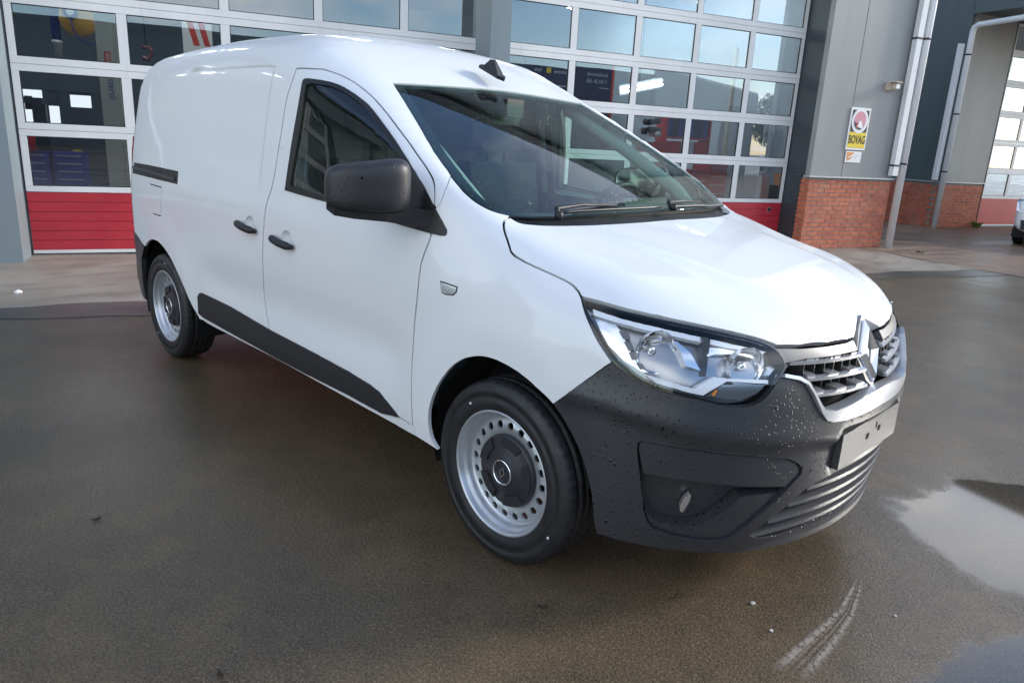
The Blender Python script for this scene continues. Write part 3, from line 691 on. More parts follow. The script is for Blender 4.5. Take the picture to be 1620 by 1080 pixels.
# ------------------------------------------------------------------ across the yard: what the panes and the paint reflect
panel_metal('corrugated', (.42, .41, .38), .6)
t = empty('factory_hall', fw(0, 26), FA, 'pale corrugated factory hall across the yard, mirrored in the right-hand panes', 'factory hall')
m = MB(); n = 76; s0, s1 = 26.0, 33.9
for i in range(n):
    a, b = s0 + (s1 - s0) * i / n, s0 + (s1 - s0) * (i + 1) / n
    m.prism([(a, -.3, 0), (a, 0, 0), ((a * .7 + b * .3), .06, 0), ((a * .3 + b * .7), .06, 0), (b - .004, 0, 0), (b - .004, -.3, 0)], (0, 0, 5.95 - (a - s0) * .115))
m.build('corrugated_wall', 'corrugated', t)
MB().prism([(s0, .09, 5.96), (s1, .09, 5.05), (s1, .09, 5.18), (s0, .09, 6.09)], (0, -.4, 0)).build('roof_edge', 'white_frame', t)
MB().box(s0, s1, -14, -.301, 0, 5.0).build('hall_body', 'corrugated', t)
MB().box(33.91, 34.0, -14, .0, 0, 5.0).build('gable_wall', 'dark_panel', t)
MB().box(31.6, 33.0, .065, .10, 3.6, 4.2).build('dark_board', 'dark_panel', t)
t = empty('storage_hall', fw(0, 25.5), FA, 'long dark storage hall across the yard, mirrored behind the lettering', 'storage hall')
MB().box(-9, 25.4, -10, 0, 0, 5.3).build('hall_wall', 'dark_panel', t); MB().box(-9.1, 25.5, -10.1, .1, 5.301, 5.5).build('roof_edge', 'dark_panel', t)
simple('bark', (.06, .05, .04), .9); simple('foliage', (.035, .05, .022), .7)
def tree(s, c, h, label):
    t = empty('tree', fw(s, c), 0, label, 'tree', None)
    m = MB(); m.tube([(0, 0, 0), (.05, 0, h * .3), (0, .08, h * .6), (.1, 0, h * .9)], [.2, .16, .1, .03], 8)
    for i in range(7):
        a = i * 2.4; z = h * (.3 + .08 * i); m.tube([(0, 0, z), (math.cos(a) * .9, math.sin(a) * .9, z + .7)], [.06, .02], 5)
    m.build('trunk', 'bark', t)
    m = MB()
    for i in range(2600):
        u = Vector((random.gauss(0, 1), random.gauss(0, 1), random.gauss(0, 1))).normalized() * random.uniform(.35, 1) ** .6
        p = Vector((u.x * h * .30 * (1 + .3 * math.sin(u.z * 7)), u.y * h * .30, h * .66 + u.z * h * .36))
        a = Vector((random.gauss(0, 1), random.gauss(0, 1), random.gauss(0, 1))).normalized() * .14; b = a.orthogonal().normalized() * .08
        m.bm.faces.new([m.bm.verts.new(q) for q in (p - a, p + b, p + a, p - b)])
    o = m.build('crown', 'foliage', t); o['kind'] = 'stuff'
tree(36.5, 27, 5.4, 'dark tree right of the pale factory hall, mirrored in the last pane')
tree(-14, 24, 7.5, 'taller tree left of the dark storage hall')
tree(-19, 28, 6.5, 'smaller tree behind the taller one, left of the storage hall')

# ---- the van's outer surface as one smooth field (x forward, y left, z up; metres)
def spline(xs,ys):
    xs=np.array(xs,float); ys=np.array(ys,float); n=len(xs)
    h=np.diff(xs); d=np.diff(ys)/h
    m=np.zeros(n); m[0]=d[0]; m[-1]=d[-1]
    for i in range(1,n-1):
        if d[i-1]*d[i]<=0: m[i]=0
        else:
            w1=2*h[i]+h[i-1]; w2=h[i]+2*h[i-1]; m[i]=(w1+w2)/(w1/d[i-1]+w2/d[i])
    def f(x):
        x=np.clip(np.asarray(x,float),xs[0],xs[-1])
        i=np.clip(np.searchsorted(xs,x,side='right')-1,0,n-2)
        t=(x-xs[i])/h[i]; t2=t*t; t3=t2*t
        return (2*t3-3*t2+1)*ys[i]+(t3-2*t2+t)*h[i]*m[i]+(-2*t3+3*t2)*ys[i+1]+(t3-t2)*h[i]*m[i+1]
    return f
def smax(a,b,k):
    h=np.maximum(k-np.abs(a-b),0); return np.maximum(a,b)+h*h/(4*k)
def smin(a,b,k): return -smax(-a,-b,k)
def sstep(a,b,x):
    t=np.clip((x-a)/(b-a),0,1); return t*t*(3-2*t)
# half width by height: cargo, cab, fender
WC=spline([.15,.25,.40,.60,.80,.95,1.05,1.30,1.55,1.75,1.9],[.845,.858,.872,.874,.874,.869,.858,.822,.776,.735,.690])
WB=spline([.15,.25,.40,.60,.80,.95,1.05,1.30,1.55,1.75,1.9],[.845,.858,.872,.874,.874,.866,.850,.803,.745,.672,.60])
WF=spline([.15,.25,.40,.60,.75,.85,.95,1.05,1.15,1.3],[.850,.858,.862,.862,.860,.850,.815,.760,.70,.60])
PX=spline([-2.2,-2.0,-1.8,-1.4,-.8,0,.9,1.3,1.5,1.7,1.9,2.05,2.3],[.085,.054,.034,.014,.002,0,0,.004,.010,.026,.066,.12,.25])
RZ=spline([-2.2,-1.9,-1.4,-.8,-.35,0,.25,.45,.7,1.0],[1.730,1.748,1.77,1.785,1.781,1.752,1.685,1.622,1.54,1.41])
HC=spline([.9,1.2,1.35,1.6,1.8,2.0,2.13,2.25],[1.15,1.105,1.077,1.03,.984,.927,.87,.79])
XC=spline([.1,.16,.2,.3,.45,.62,.70,.78,.87,.95,1.05],[2.10,2.145,2.17,2.20,2.217,2.220,2.207,2.177,2.12,2.03,1.9])
XR=spline([.2,.4,.9,1.1,1.5,1.8],[-2.07,-2.13,-2.13,-2.115,-2.06,-2.01])
XRC=spline([1.0,1.1,1.19,1.30,1.46,1.53,1.60],[-1.36,-1.38,-1.43,-1.58,-1.71,-1.69,-1.60])
def F(x,y,z):
    s=np.sqrt(y*y+1e-5)
    fb=sstep(-.05,.65,x); ff=sstep(.95,1.35,x)
    W=WC(z)*(1-fb)+WB(z)*fb; W=W*(1-ff)+WF(z)*ff
    W=W-PX(x)
    # wheel arch blisters
    for xc in (1.406,-1.406):
        d=np.hypot(x-xc,z-.32)
        W=W+.010*(1-sstep(.40,.56,d))
    # rocker sculpt
    W=W-.016*np.exp(-((z-.58)/.10)**2)*sstep(-1.0,-.6,x)*(1-sstep(.75,1.05,x))
    # recess of the cargo side
    xr=XRC(z)
    W=W-.010*sstep(xr,xr+.03,x)*(1-sstep(-.20,-.16,x))*(1-sstep(1.590,1.604,z+.05*np.maximum(0,x+.6)**2))*sstep(1.0,1.25,z)
    side=s-W
    roof=z-RZ(x)+(.10-.03*sstep(-.2,.4,x))*s*s
    ws=(x-(1.33-1.85*(z-1.06))+.125*s*s-.02*np.sin(np.clip((z-1.06)/.47,0,1)*3.1416))*.475
    hood=(z-HC(x)+(.052+.055*sstep(1.25,1.65,x))*s*s)*.97
    hood=hood-.008*(1-sstep(.38,.5,s+.12*(x-1.3)))
    up=smax(roof,ws,.10)
    top=smin(up,hood,.02)
    kt=.20*(1-sstep(.2,.9,x))+.07*sstep(.2,.9,x)+.09*sstep(1.25,1.6,x)
    f=smax(side,top,kt)
    fr=x-(XC(z)-.40*s*s-.5*np.maximum(0,s-.45)**2)
    f=smax(f,fr*.9,.10)
    f=smax(f,XR(z)-x,.20)
    return f

TR = {
 'door_top': [(-0.0,-0.755,1.578),(0.016,-0.753,1.578),(0.039,-0.75,1.578),(0.063,-0.746,1.577),(0.085,-0.742,1.576),(0.108,-0.737,1.575),(0.132,-0.731,1.575),(0.156,-0.724,1.573),(0.18,-0.719,1.569),(0.213,-0.713,1.562),(0.25,-0.706,1.553),(0.288,-0.702,1.542),(0.327,-0.699,1.529),(0.37,-0.698,1.513),(0.416,-0.7,1.495),(0.464,-0.704,1.475),(0.51,-0.71,1.455),(0.564,-0.719,1.429),(0.621,-0.73,1.401),(0.676,-0.742,1.373),(0.726,-0.753,1.347),(0.768,-0.761,1.325),(0.81,-0.769,1.302),(0.848,-0.777,1.28),(0.88,-0.783,1.261),(0.904,-0.787,1.247),(0.928,-0.791,1.232),(0.95,-0.796,1.218),(0.967,-0.8,1.206),(0.977,-0.802,1.198),(0.985,-0.805,1.189),(0.993,-0.809,1.18),(0.999,-0.812,1.171),(1.005,-0.816,1.16),(1.01,-0.82,1.148),(1.014,-0.824,1.135),(1.017,-0.827,1.124),(1.019,-0.829,1.115),(1.02,-0.831,1.105),(1.02,-0.833,1.096),(1.02,-0.834,1.087),(1.022,-0.837,1.071),(1.024,-0.841,1.052),(1.026,-0.845,1.033),(1.027,-0.848,1.016),(1.026,-0.851,1.004),(1.022,-0.855,0.991),(1.018,-0.858,0.978),(1.014,-0.86,0.966),(1.01,-0.862,0.953),(1.006,-0.864,0.94),(1.001,-0.866,0.927),(0.999,-0.867,0.914),(0.997,-0.869,0.889),(0.995,-0.871,0.858),(0.992,-0.873,0.825),(0.989,-0.873,0.793),(0.985,-0.873,0.765),(0.981,-0.873,0.736),(0.977,-0.873,0.706),(0.974,-0.873,0.677),(0.97,-0.872,0.635),(0.967,-0.873,0.588),(0.967,-0.875,0.54),(0.969,-0.878,0.496),(0.973,-0.879,0.454),(0.977,-0.88,0.409),(0.979,-0.879,0.368),(0.978,-0.877,0.338)],
 'b_line': [(-0.0,-0.755,1.578),(0.001,-0.76,1.568),(0.002,-0.767,1.552),(0.001,-0.774,1.535),(-0.002,-0.779,1.519),(-0.005,-0.784,1.504),(-0.011,-0.788,1.488),(-0.017,-0.791,1.472),(-0.02,-0.794,1.455),(-0.024,-0.801,1.421),(-0.026,-0.808,1.378),(-0.028,-0.816,1.334),(-0.032,-0.823,1.295),(-0.035,-0.827,1.266),(-0.038,-0.832,1.236),(-0.041,-0.837,1.207),(-0.045,-0.841,1.18),(-0.049,-0.844,1.157),(-0.052,-0.847,1.135),(-0.058,-0.85,1.112),(-0.064,-0.853,1.09),(-0.073,-0.856,1.07),(-0.084,-0.858,1.049),(-0.095,-0.861,1.029),(-0.102,-0.863,1.008),(-0.107,-0.866,0.988),(-0.11,-0.868,0.968),(-0.114,-0.869,0.948),(-0.116,-0.87,0.928),(-0.12,-0.872,0.899),(-0.125,-0.873,0.866),(-0.129,-0.874,0.832),(-0.133,-0.874,0.798),(-0.137,-0.873,0.756),(-0.143,-0.871,0.71),(-0.154,-0.866,0.662),(-0.164,-0.86,0.619),(-0.165,-0.858,0.589),(-0.159,-0.859,0.559),(-0.148,-0.861,0.532),(-0.136,-0.864,0.508),(-0.124,-0.867,0.486),(-0.113,-0.869,0.463),(-0.104,-0.87,0.442),(-0.098,-0.871,0.428)],
 'window': [(0.054,-0.853,1.085),(0.057,-0.85,1.105),(0.059,-0.846,1.134),(0.062,-0.842,1.167),(0.065,-0.837,1.196),(0.067,-0.833,1.222),(0.069,-0.829,1.248),(0.071,-0.825,1.274),(0.074,-0.821,1.299),(0.077,-0.815,1.332),(0.081,-0.808,1.369),(0.084,-0.801,1.405),(0.086,-0.796,1.436),(0.087,-0.791,1.458),(0.086,-0.786,1.48),(0.083,-0.78,1.5),(0.08,-0.774,1.516),(0.08,-0.772,1.521),(0.081,-0.77,1.525),(0.084,-0.768,1.529),(0.089,-0.767,1.531),(0.104,-0.764,1.532),(0.124,-0.761,1.531),(0.145,-0.758,1.529),(0.165,-0.755,1.527),(0.188,-0.751,1.525),(0.214,-0.747,1.522),(0.24,-0.742,1.518),(0.267,-0.739,1.513),(0.294,-0.736,1.507),(0.323,-0.734,1.499),(0.352,-0.734,1.49),(0.381,-0.734,1.48),(0.412,-0.734,1.469),(0.444,-0.736,1.457),(0.477,-0.738,1.445),(0.509,-0.741,1.431),(0.542,-0.747,1.416),(0.575,-0.753,1.399),(0.608,-0.76,1.383),(0.639,-0.766,1.366),(0.673,-0.773,1.349),(0.706,-0.78,1.331),(0.738,-0.786,1.313),(0.766,-0.792,1.297),(0.786,-0.796,1.284),(0.806,-0.8,1.272),(0.826,-0.804,1.259),(0.845,-0.808,1.247),(0.875,-0.813,1.227),(0.909,-0.819,1.204),(0.942,-0.824,1.181),(0.967,-0.827,1.162),(0.98,-0.828,1.151),(0.991,-0.829,1.14),(1.001,-0.83,1.129),(1.012,-0.83,1.118),(1.027,-0.83,1.102),(1.045,-0.829,1.083),(1.062,-0.828,1.066),(1.075,-0.828,1.052),(1.078,-0.828,1.049),(1.082,-0.828,1.045),(1.085,-0.828,1.041),(1.086,-0.829,1.037),(1.087,-0.83,1.033),(1.087,-0.831,1.028),(1.086,-0.832,1.024),(1.083,-0.834,1.022),(1.076,-0.836,1.021),(1.066,-0.839,1.02),(1.055,-0.841,1.021),(1.044,-0.844,1.022),(1.011,-0.849,1.024),(0.962,-0.854,1.028),(0.9,-0.853,1.031),(0.839,-0.853,1.035),(0.772,-0.852,1.04),(0.701,-0.851,1.046),(0.627,-0.85,1.052),(0.555,-0.849,1.057),(0.491,-0.849,1.061),(0.425,-0.85,1.064),(0.358,-0.85,1.067),(0.293,-0.851,1.07),(0.23,-0.852,1.074),(0.162,-0.853,1.078),(0.1,-0.853,1.082),(0.054,-0.853,1.085)],
 'glass': [(0.095,-0.849,1.108),(0.098,-0.847,1.126),(0.101,-0.843,1.151),(0.105,-0.839,1.18),(0.108,-0.835,1.206),(0.111,-0.831,1.232),(0.115,-0.827,1.257),(0.117,-0.822,1.282),(0.12,-0.818,1.307),(0.121,-0.813,1.338),(0.123,-0.806,1.371),(0.123,-0.8,1.404),(0.123,-0.795,1.431),(0.123,-0.791,1.449),(0.12,-0.787,1.468),(0.117,-0.782,1.485),(0.115,-0.777,1.498),(0.115,-0.776,1.502),(0.117,-0.774,1.505),(0.119,-0.773,1.508),(0.123,-0.772,1.509),(0.135,-0.77,1.51),(0.149,-0.767,1.511),(0.165,-0.765,1.51),(0.181,-0.762,1.509),(0.202,-0.759,1.507),(0.227,-0.755,1.504),(0.252,-0.752,1.501),(0.277,-0.749,1.496),(0.303,-0.747,1.49),(0.33,-0.746,1.482),(0.357,-0.746,1.474),(0.384,-0.746,1.465),(0.414,-0.747,1.454),(0.446,-0.749,1.443),(0.478,-0.751,1.43),(0.509,-0.755,1.417),(0.54,-0.76,1.402),(0.571,-0.765,1.386),(0.602,-0.771,1.37),(0.631,-0.777,1.354),(0.662,-0.783,1.337),(0.692,-0.789,1.321),(0.72,-0.795,1.305),(0.744,-0.799,1.29),(0.761,-0.802,1.281),(0.777,-0.805,1.271),(0.793,-0.807,1.261),(0.805,-0.811,1.25),(0.822,-0.817,1.229),(0.838,-0.822,1.203),(0.851,-0.828,1.175),(0.861,-0.832,1.152),(0.867,-0.835,1.136),(0.872,-0.838,1.119),(0.875,-0.841,1.103),(0.874,-0.843,1.09),(0.869,-0.845,1.077),(0.861,-0.847,1.065),(0.849,-0.849,1.056),(0.832,-0.85,1.051),(0.78,-0.85,1.053),(0.706,-0.848,1.06),(0.624,-0.847,1.069),(0.548,-0.846,1.076),(0.486,-0.846,1.08),(0.421,-0.847,1.083),(0.357,-0.848,1.085),(0.297,-0.848,1.089),(0.243,-0.849,1.093),(0.186,-0.849,1.099),(0.133,-0.849,1.104),(0.095,-0.849,1.108)],
 'cladding': [(-0.895,-0.871,0.448),(-0.878,-0.87,0.479),(-0.844,-0.869,0.488),(-0.802,-0.868,0.487),(-0.761,-0.867,0.486),(-0.72,-0.867,0.485),(-0.679,-0.866,0.484),(-0.639,-0.866,0.483),(-0.598,-0.866,0.482),(-0.557,-0.866,0.481),(-0.517,-0.866,0.481),(-0.479,-0.867,0.478),(-0.441,-0.867,0.476),(-0.403,-0.868,0.474),(-0.366,-0.868,0.471),(-0.33,-0.868,0.469),(-0.294,-0.868,0.467),(-0.258,-0.869,0.464),(-0.223,-0.869,0.462),(-0.189,-0.869,0.46),(-0.155,-0.869,0.458),(-0.122,-0.87,0.455),(-0.089,-0.87,0.453),(-0.057,-0.87,0.452),(-0.025,-0.87,0.451),(0.006,-0.87,0.45),(0.037,-0.87,0.449),(0.067,-0.87,0.448),(0.097,-0.87,0.447),(0.127,-0.87,0.446),(0.156,-0.87,0.445),(0.185,-0.87,0.444),(0.213,-0.87,0.443),(0.242,-0.87,0.442),(0.27,-0.87,0.441),(0.297,-0.87,0.44),(0.325,-0.871,0.439),(0.353,-0.871,0.437),(0.381,-0.871,0.436),(0.408,-0.871,0.435),(0.435,-0.871,0.434),(0.462,-0.871,0.432),(0.488,-0.871,0.431),(0.514,-0.871,0.43),(0.539,-0.871,0.429),(0.565,-0.871,0.428),(0.589,-0.871,0.425),(0.613,-0.871,0.423),(0.637,-0.871,0.421),(0.66,-0.871,0.419),(0.684,-0.871,0.417),(0.707,-0.871,0.415),(0.736,-0.871,0.409),(0.765,-0.871,0.404),(0.782,-0.871,0.396),(0.798,-0.871,0.388),(0.814,-0.871,0.38),(0.829,-0.871,0.372),(0.844,-0.87,0.364),(0.859,-0.87,0.356),(0.874,-0.87,0.348),(0.889,-0.87,0.341),(0.86,-0.868,0.335),(0.833,-0.867,0.33),(0.805,-0.867,0.325),(0.777,-0.866,0.32),(0.753,-0.866,0.321),(0.73,-0.866,0.322),(0.706,-0.866,0.322),(0.682,-0.867,0.323),(0.657,-0.867,0.324),(0.632,-0.867,0.324),(0.608,-0.867,0.325),(0.582,-0.867,0.326),(0.556,-0.867,0.327),(0.53,-0.867,0.327),(0.503,-0.867,0.327),(0.475,-0.867,0.327),(0.448,-0.867,0.327),(0.419,-0.867,0.327),(0.391,-0.867,0.327),(0.362,-0.867,0.327),(0.333,-0.867,0.327),(0.303,-0.867,0.327),(0.273,-0.867,0.327),(0.243,-0.867,0.327),(0.212,-0.867,0.327),(0.182,-0.867,0.327),(0.151,-0.867,0.328),(0.12,-0.867,0.328),(0.088,-0.867,0.329),(0.056,-0.867,0.329),(0.024,-0.867,0.33),(-0.009,-0.867,0.331),(-0.043,-0.867,0.331),(-0.077,-0.867,0.332),(-0.109,-0.867,0.333),(-0.142,-0.868,0.334),(-0.175,-0.868,0.335),(-0.209,-0.868,0.336),(-0.244,-0.868,0.337),(-0.279,-0.868,0.338),(-0.314,-0.868,0.339),(-0.35,-0.868,0.34),(-0.386,-0.868,0.341),(-0.423,-0.868,0.342),(-0.461,-0.868,0.343),(-0.498,-0.868,0.344),(-0.54,-0.868,0.345),(-0.582,-0.868,0.347),(-0.625,-0.868,0.348),(-0.668,-0.868,0.35),(-0.713,-0.868,0.351),(-0.758,-0.868,0.353),(-0.803,-0.868,0.354),(-0.85,-0.867,0.356),(-0.899,-0.87,0.367),(-0.896,-0.871,0.395),(-0.895,-0.871,0.421),(-0.895,-0.871,0.448)],
 'sill': [(-0.908,-0.869,0.342),(-0.893,-0.867,0.339),(-0.869,-0.866,0.335),(-0.84,-0.865,0.331),(-0.809,-0.865,0.329),(-0.756,-0.865,0.328),(-0.693,-0.865,0.327),(-0.627,-0.866,0.327),(-0.565,-0.866,0.327),(-0.446,-0.866,0.326),(-0.307,-0.866,0.325),(-0.166,-0.867,0.324),(-0.037,-0.866,0.322),(0.078,-0.866,0.319),(0.188,-0.866,0.316),(0.293,-0.865,0.313),(0.393,-0.865,0.31),(0.491,-0.865,0.307),(0.587,-0.864,0.305),(0.676,-0.864,0.302),(0.754,-0.864,0.3),(0.818,-0.864,0.298),(0.884,-0.865,0.296),(0.951,-0.871,0.298),(1.002,-0.873,0.298),(1.034,-0.872,0.296),(1.067,-0.872,0.294),(1.096,-0.871,0.292),(1.115,-0.87,0.29)],
 'arch_r': [(-1.779,-0.85,0.53),(-1.76,-0.852,0.547),(-1.735,-0.854,0.572),(-1.709,-0.856,0.598),(-1.687,-0.857,0.618),(-1.675,-0.858,0.626),(-1.661,-0.859,0.634),(-1.644,-0.86,0.642),(-1.627,-0.861,0.65),(-1.61,-0.862,0.657),(-1.591,-0.862,0.665),(-1.571,-0.863,0.671),(-1.55,-0.864,0.676),(-1.525,-0.866,0.679),(-1.499,-0.867,0.682),(-1.473,-0.868,0.682),(-1.45,-0.868,0.682),(-1.426,-0.869,0.68),(-1.403,-0.87,0.676),(-1.381,-0.871,0.671),(-1.36,-0.871,0.666),(-1.337,-0.872,0.658),(-1.314,-0.873,0.65),(-1.291,-0.873,0.64),(-1.27,-0.874,0.63),(-1.248,-0.874,0.619),(-1.226,-0.875,0.606),(-1.205,-0.875,0.592),(-1.185,-0.876,0.578),(-1.165,-0.876,0.563),(-1.145,-0.877,0.548),(-1.125,-0.877,0.532),(-1.106,-0.877,0.516),(-1.087,-0.878,0.499),(-1.068,-0.878,0.481),(-1.05,-0.878,0.464),(-1.031,-0.878,0.448),(-1.014,-0.878,0.433),(-0.996,-0.878,0.418),(-0.98,-0.877,0.403),(-0.964,-0.876,0.389),(-0.949,-0.874,0.376),(-0.932,-0.872,0.363),(-0.918,-0.87,0.351),(-0.908,-0.869,0.342)],
 'arch_f': [(1.115,-0.87,0.286),(1.107,-0.871,0.294),(1.096,-0.872,0.304),(1.084,-0.873,0.317),(1.077,-0.875,0.332),(1.072,-0.876,0.35),(1.07,-0.878,0.372),(1.069,-0.879,0.395),(1.071,-0.879,0.418),(1.076,-0.879,0.441),(1.084,-0.879,0.465),(1.095,-0.879,0.489),(1.107,-0.878,0.513),(1.122,-0.878,0.537),(1.14,-0.877,0.561),(1.158,-0.876,0.584),(1.176,-0.875,0.603),(1.191,-0.874,0.617),(1.207,-0.873,0.629),(1.224,-0.872,0.641),(1.242,-0.871,0.651),(1.261,-0.87,0.659),(1.281,-0.869,0.666),(1.301,-0.868,0.672),(1.321,-0.867,0.676),(1.341,-0.867,0.678),(1.36,-0.866,0.679),(1.38,-0.866,0.679),(1.398,-0.865,0.677),(1.417,-0.865,0.675),(1.437,-0.864,0.672),(1.455,-0.863,0.668),(1.473,-0.863,0.664),(1.491,-0.862,0.658),(1.51,-0.861,0.652),(1.528,-0.86,0.645),(1.545,-0.86,0.637),(1.563,-0.858,0.629),(1.581,-0.857,0.621),(1.598,-0.856,0.612),(1.614,-0.855,0.602),(1.631,-0.853,0.587),(1.649,-0.851,0.571),(1.666,-0.85,0.553),(1.681,-0.848,0.536),(1.694,-0.847,0.52),(1.706,-0.845,0.504),(1.717,-0.844,0.487),(1.727,-0.843,0.469),(1.737,-0.841,0.447),(1.747,-0.839,0.422),(1.756,-0.838,0.396),(1.764,-0.836,0.371),(1.768,-0.834,0.348),(1.772,-0.832,0.324),(1.774,-0.83,0.3),(1.777,-0.828,0.281),(1.779,-0.827,0.271),(1.782,-0.825,0.261),(1.785,-0.823,0.251),(1.786,-0.822,0.245)],
 'bump_edge': [(1.614,-0.855,0.602),(1.624,-0.854,0.612),(1.635,-0.853,0.622),(1.645,-0.852,0.631),(1.656,-0.851,0.641),(1.665,-0.849,0.651),(1.675,-0.847,0.66),(1.684,-0.845,0.669),(1.693,-0.843,0.678),(1.702,-0.841,0.687),(1.711,-0.838,0.696),(1.72,-0.836,0.705),(1.73,-0.833,0.714),(1.738,-0.831,0.723),(1.747,-0.828,0.732),(1.756,-0.826,0.741),(1.764,-0.823,0.749),(1.773,-0.82,0.757),(1.78,-0.816,0.765)],
 'lamp_left': [(1.625,-0.778,0.913),(1.634,-0.784,0.905),(1.646,-0.792,0.894),(1.659,-0.8,0.882),(1.671,-0.805,0.871),(1.685,-0.811,0.858),(1.7,-0.815,0.844),(1.715,-0.818,0.829),(1.729,-0.82,0.815),(1.744,-0.82,0.801),(1.759,-0.819,0.787),(1.772,-0.817,0.774),(1.781,-0.816,0.765)],
 'lamp_bot': [(1.781,-0.816,0.765),(1.792,-0.813,0.757),(1.808,-0.808,0.747),(1.825,-0.802,0.735),(1.842,-0.795,0.726),(1.858,-0.788,0.719),(1.875,-0.779,0.714),(1.892,-0.769,0.709),(1.908,-0.759,0.705),(1.927,-0.745,0.702),(1.948,-0.728,0.698),(1.968,-0.71,0.694),(1.986,-0.691,0.69),(2.002,-0.674,0.685),(2.018,-0.656,0.68),(2.033,-0.637,0.674),(2.046,-0.619,0.671),(2.055,-0.605,0.67),(2.064,-0.591,0.67),(2.073,-0.576,0.671),(2.08,-0.563,0.674),(2.085,-0.552,0.678),(2.089,-0.542,0.683),(2.093,-0.532,0.69),(2.096,-0.523,0.697),(2.099,-0.511,0.708),(2.101,-0.499,0.72),(2.102,-0.486,0.732),(2.103,-0.474,0.742),(2.104,-0.466,0.749),(2.104,-0.456,0.756),(2.105,-0.448,0.763),(2.105,-0.441,0.767)],
 'lamp_top': [(1.625,-0.778,0.913),(1.633,-0.777,0.912),(1.645,-0.775,0.911),(1.657,-0.772,0.91),(1.669,-0.77,0.91),(1.692,-0.766,0.908),(1.72,-0.759,0.905),(1.746,-0.749,0.901),(1.771,-0.739,0.898),(1.796,-0.725,0.895),(1.822,-0.709,0.891),(1.847,-0.691,0.887),(1.872,-0.673,0.883),(1.898,-0.65,0.878),(1.926,-0.624,0.872),(1.952,-0.597,0.866),(1.975,-0.571,0.86),(1.994,-0.547,0.854),(2.013,-0.523,0.848),(2.03,-0.499,0.841),(2.045,-0.479,0.834),(2.054,-0.468,0.828),(2.063,-0.459,0.822),(2.073,-0.451,0.814),(2.081,-0.445,0.805),(2.088,-0.442,0.796),(2.095,-0.442,0.785),(2.101,-0.442,0.774),(2.105,-0.441,0.767)],
 'hood_side': [(1.219,-0.674,1.092),(1.22,-0.681,1.091),(1.221,-0.69,1.09),(1.223,-0.7,1.087),(1.226,-0.709,1.084),(1.232,-0.716,1.079),(1.239,-0.724,1.073),(1.247,-0.731,1.067),(1.255,-0.737,1.06),(1.267,-0.744,1.051),(1.281,-0.752,1.041),(1.296,-0.759,1.03),(1.307,-0.765,1.021),(1.315,-0.769,1.015),(1.322,-0.773,1.009),(1.329,-0.777,1.003),(1.337,-0.779,0.999),(1.348,-0.781,0.994),(1.359,-0.782,0.99),(1.371,-0.782,0.987),(1.383,-0.782,0.984),(1.394,-0.782,0.981),(1.405,-0.781,0.978),(1.417,-0.78,0.976),(1.428,-0.779,0.973),(1.457,-0.775,0.967),(1.494,-0.77,0.959),(1.529,-0.765,0.951),(1.557,-0.762,0.944),(1.567,-0.762,0.941),(1.577,-0.763,0.938),(1.586,-0.764,0.934),(1.595,-0.766,0.93),(1.604,-0.769,0.926),(1.613,-0.773,0.921),(1.62,-0.776,0.916),(1.625,-0.778,0.913)],
 'hood_lamp': [(1.625,-0.778,0.913),(1.633,-0.776,0.913),(1.643,-0.773,0.913),(1.655,-0.77,0.913),(1.667,-0.767,0.912),(1.69,-0.763,0.911),(1.716,-0.755,0.908),(1.743,-0.746,0.905),(1.768,-0.735,0.902),(1.793,-0.721,0.899),(1.819,-0.705,0.895),(1.844,-0.687,0.891),(1.869,-0.669,0.887),(1.896,-0.646,0.882),(1.924,-0.62,0.876),(1.95,-0.592,0.87),(1.972,-0.567,0.864),(1.988,-0.548,0.859),(2.003,-0.527,0.855),(2.018,-0.508,0.849),(2.03,-0.491,0.845),(2.037,-0.482,0.841),(2.044,-0.473,0.837),(2.051,-0.466,0.833),(2.057,-0.459,0.83),(2.06,-0.455,0.827),(2.064,-0.451,0.824),(2.068,-0.447,0.821),(2.07,-0.445,0.819)],
 'hood_rear': [(1.219,-0.674,1.092),(1.226,-0.672,1.089),(1.236,-0.67,1.085),(1.248,-0.667,1.08),(1.257,-0.661,1.077),(1.267,-0.647,1.075),(1.276,-0.628,1.073),(1.285,-0.607,1.071),(1.294,-0.586,1.07),(1.301,-0.563,1.07),(1.308,-0.538,1.069),(1.315,-0.513,1.069),(1.321,-0.487,1.069),(1.331,-0.464,1.07),(1.341,-0.443,1.07),(1.352,-0.421,1.071),(1.362,-0.398,1.072),(1.371,-0.356,1.073),(1.379,-0.301,1.074),(1.385,-0.243,1.075),(1.39,-0.188,1.075),(1.392,-0.139,1.076),(1.392,-0.083,1.077),(1.391,-0.029,1.078),(1.389,0.01,1.078)],
 'ws_left': [(0.42,-0.573,1.529),(0.445,-0.582,1.516),(0.479,-0.593,1.498),(0.517,-0.605,1.478),(0.552,-0.616,1.46),(0.592,-0.629,1.438),(0.635,-0.643,1.415),(0.678,-0.657,1.392),(0.72,-0.671,1.369),(0.761,-0.684,1.346),(0.801,-0.698,1.323),(0.84,-0.71,1.302),(0.873,-0.721,1.282),(0.899,-0.727,1.268),(0.925,-0.733,1.253),(0.949,-0.738,1.239),(0.973,-0.742,1.226),(0.995,-0.747,1.212),(1.017,-0.75,1.199),(1.038,-0.753,1.187),(1.057,-0.753,1.175),(1.074,-0.753,1.163),(1.091,-0.751,1.153),(1.108,-0.748,1.143),(1.124,-0.744,1.134),(1.139,-0.739,1.127),(1.153,-0.732,1.12),(1.167,-0.725,1.114),(1.179,-0.716,1.109),(1.19,-0.706,1.105),(1.2,-0.692,1.101),(1.208,-0.678,1.098),(1.213,-0.669,1.096)],
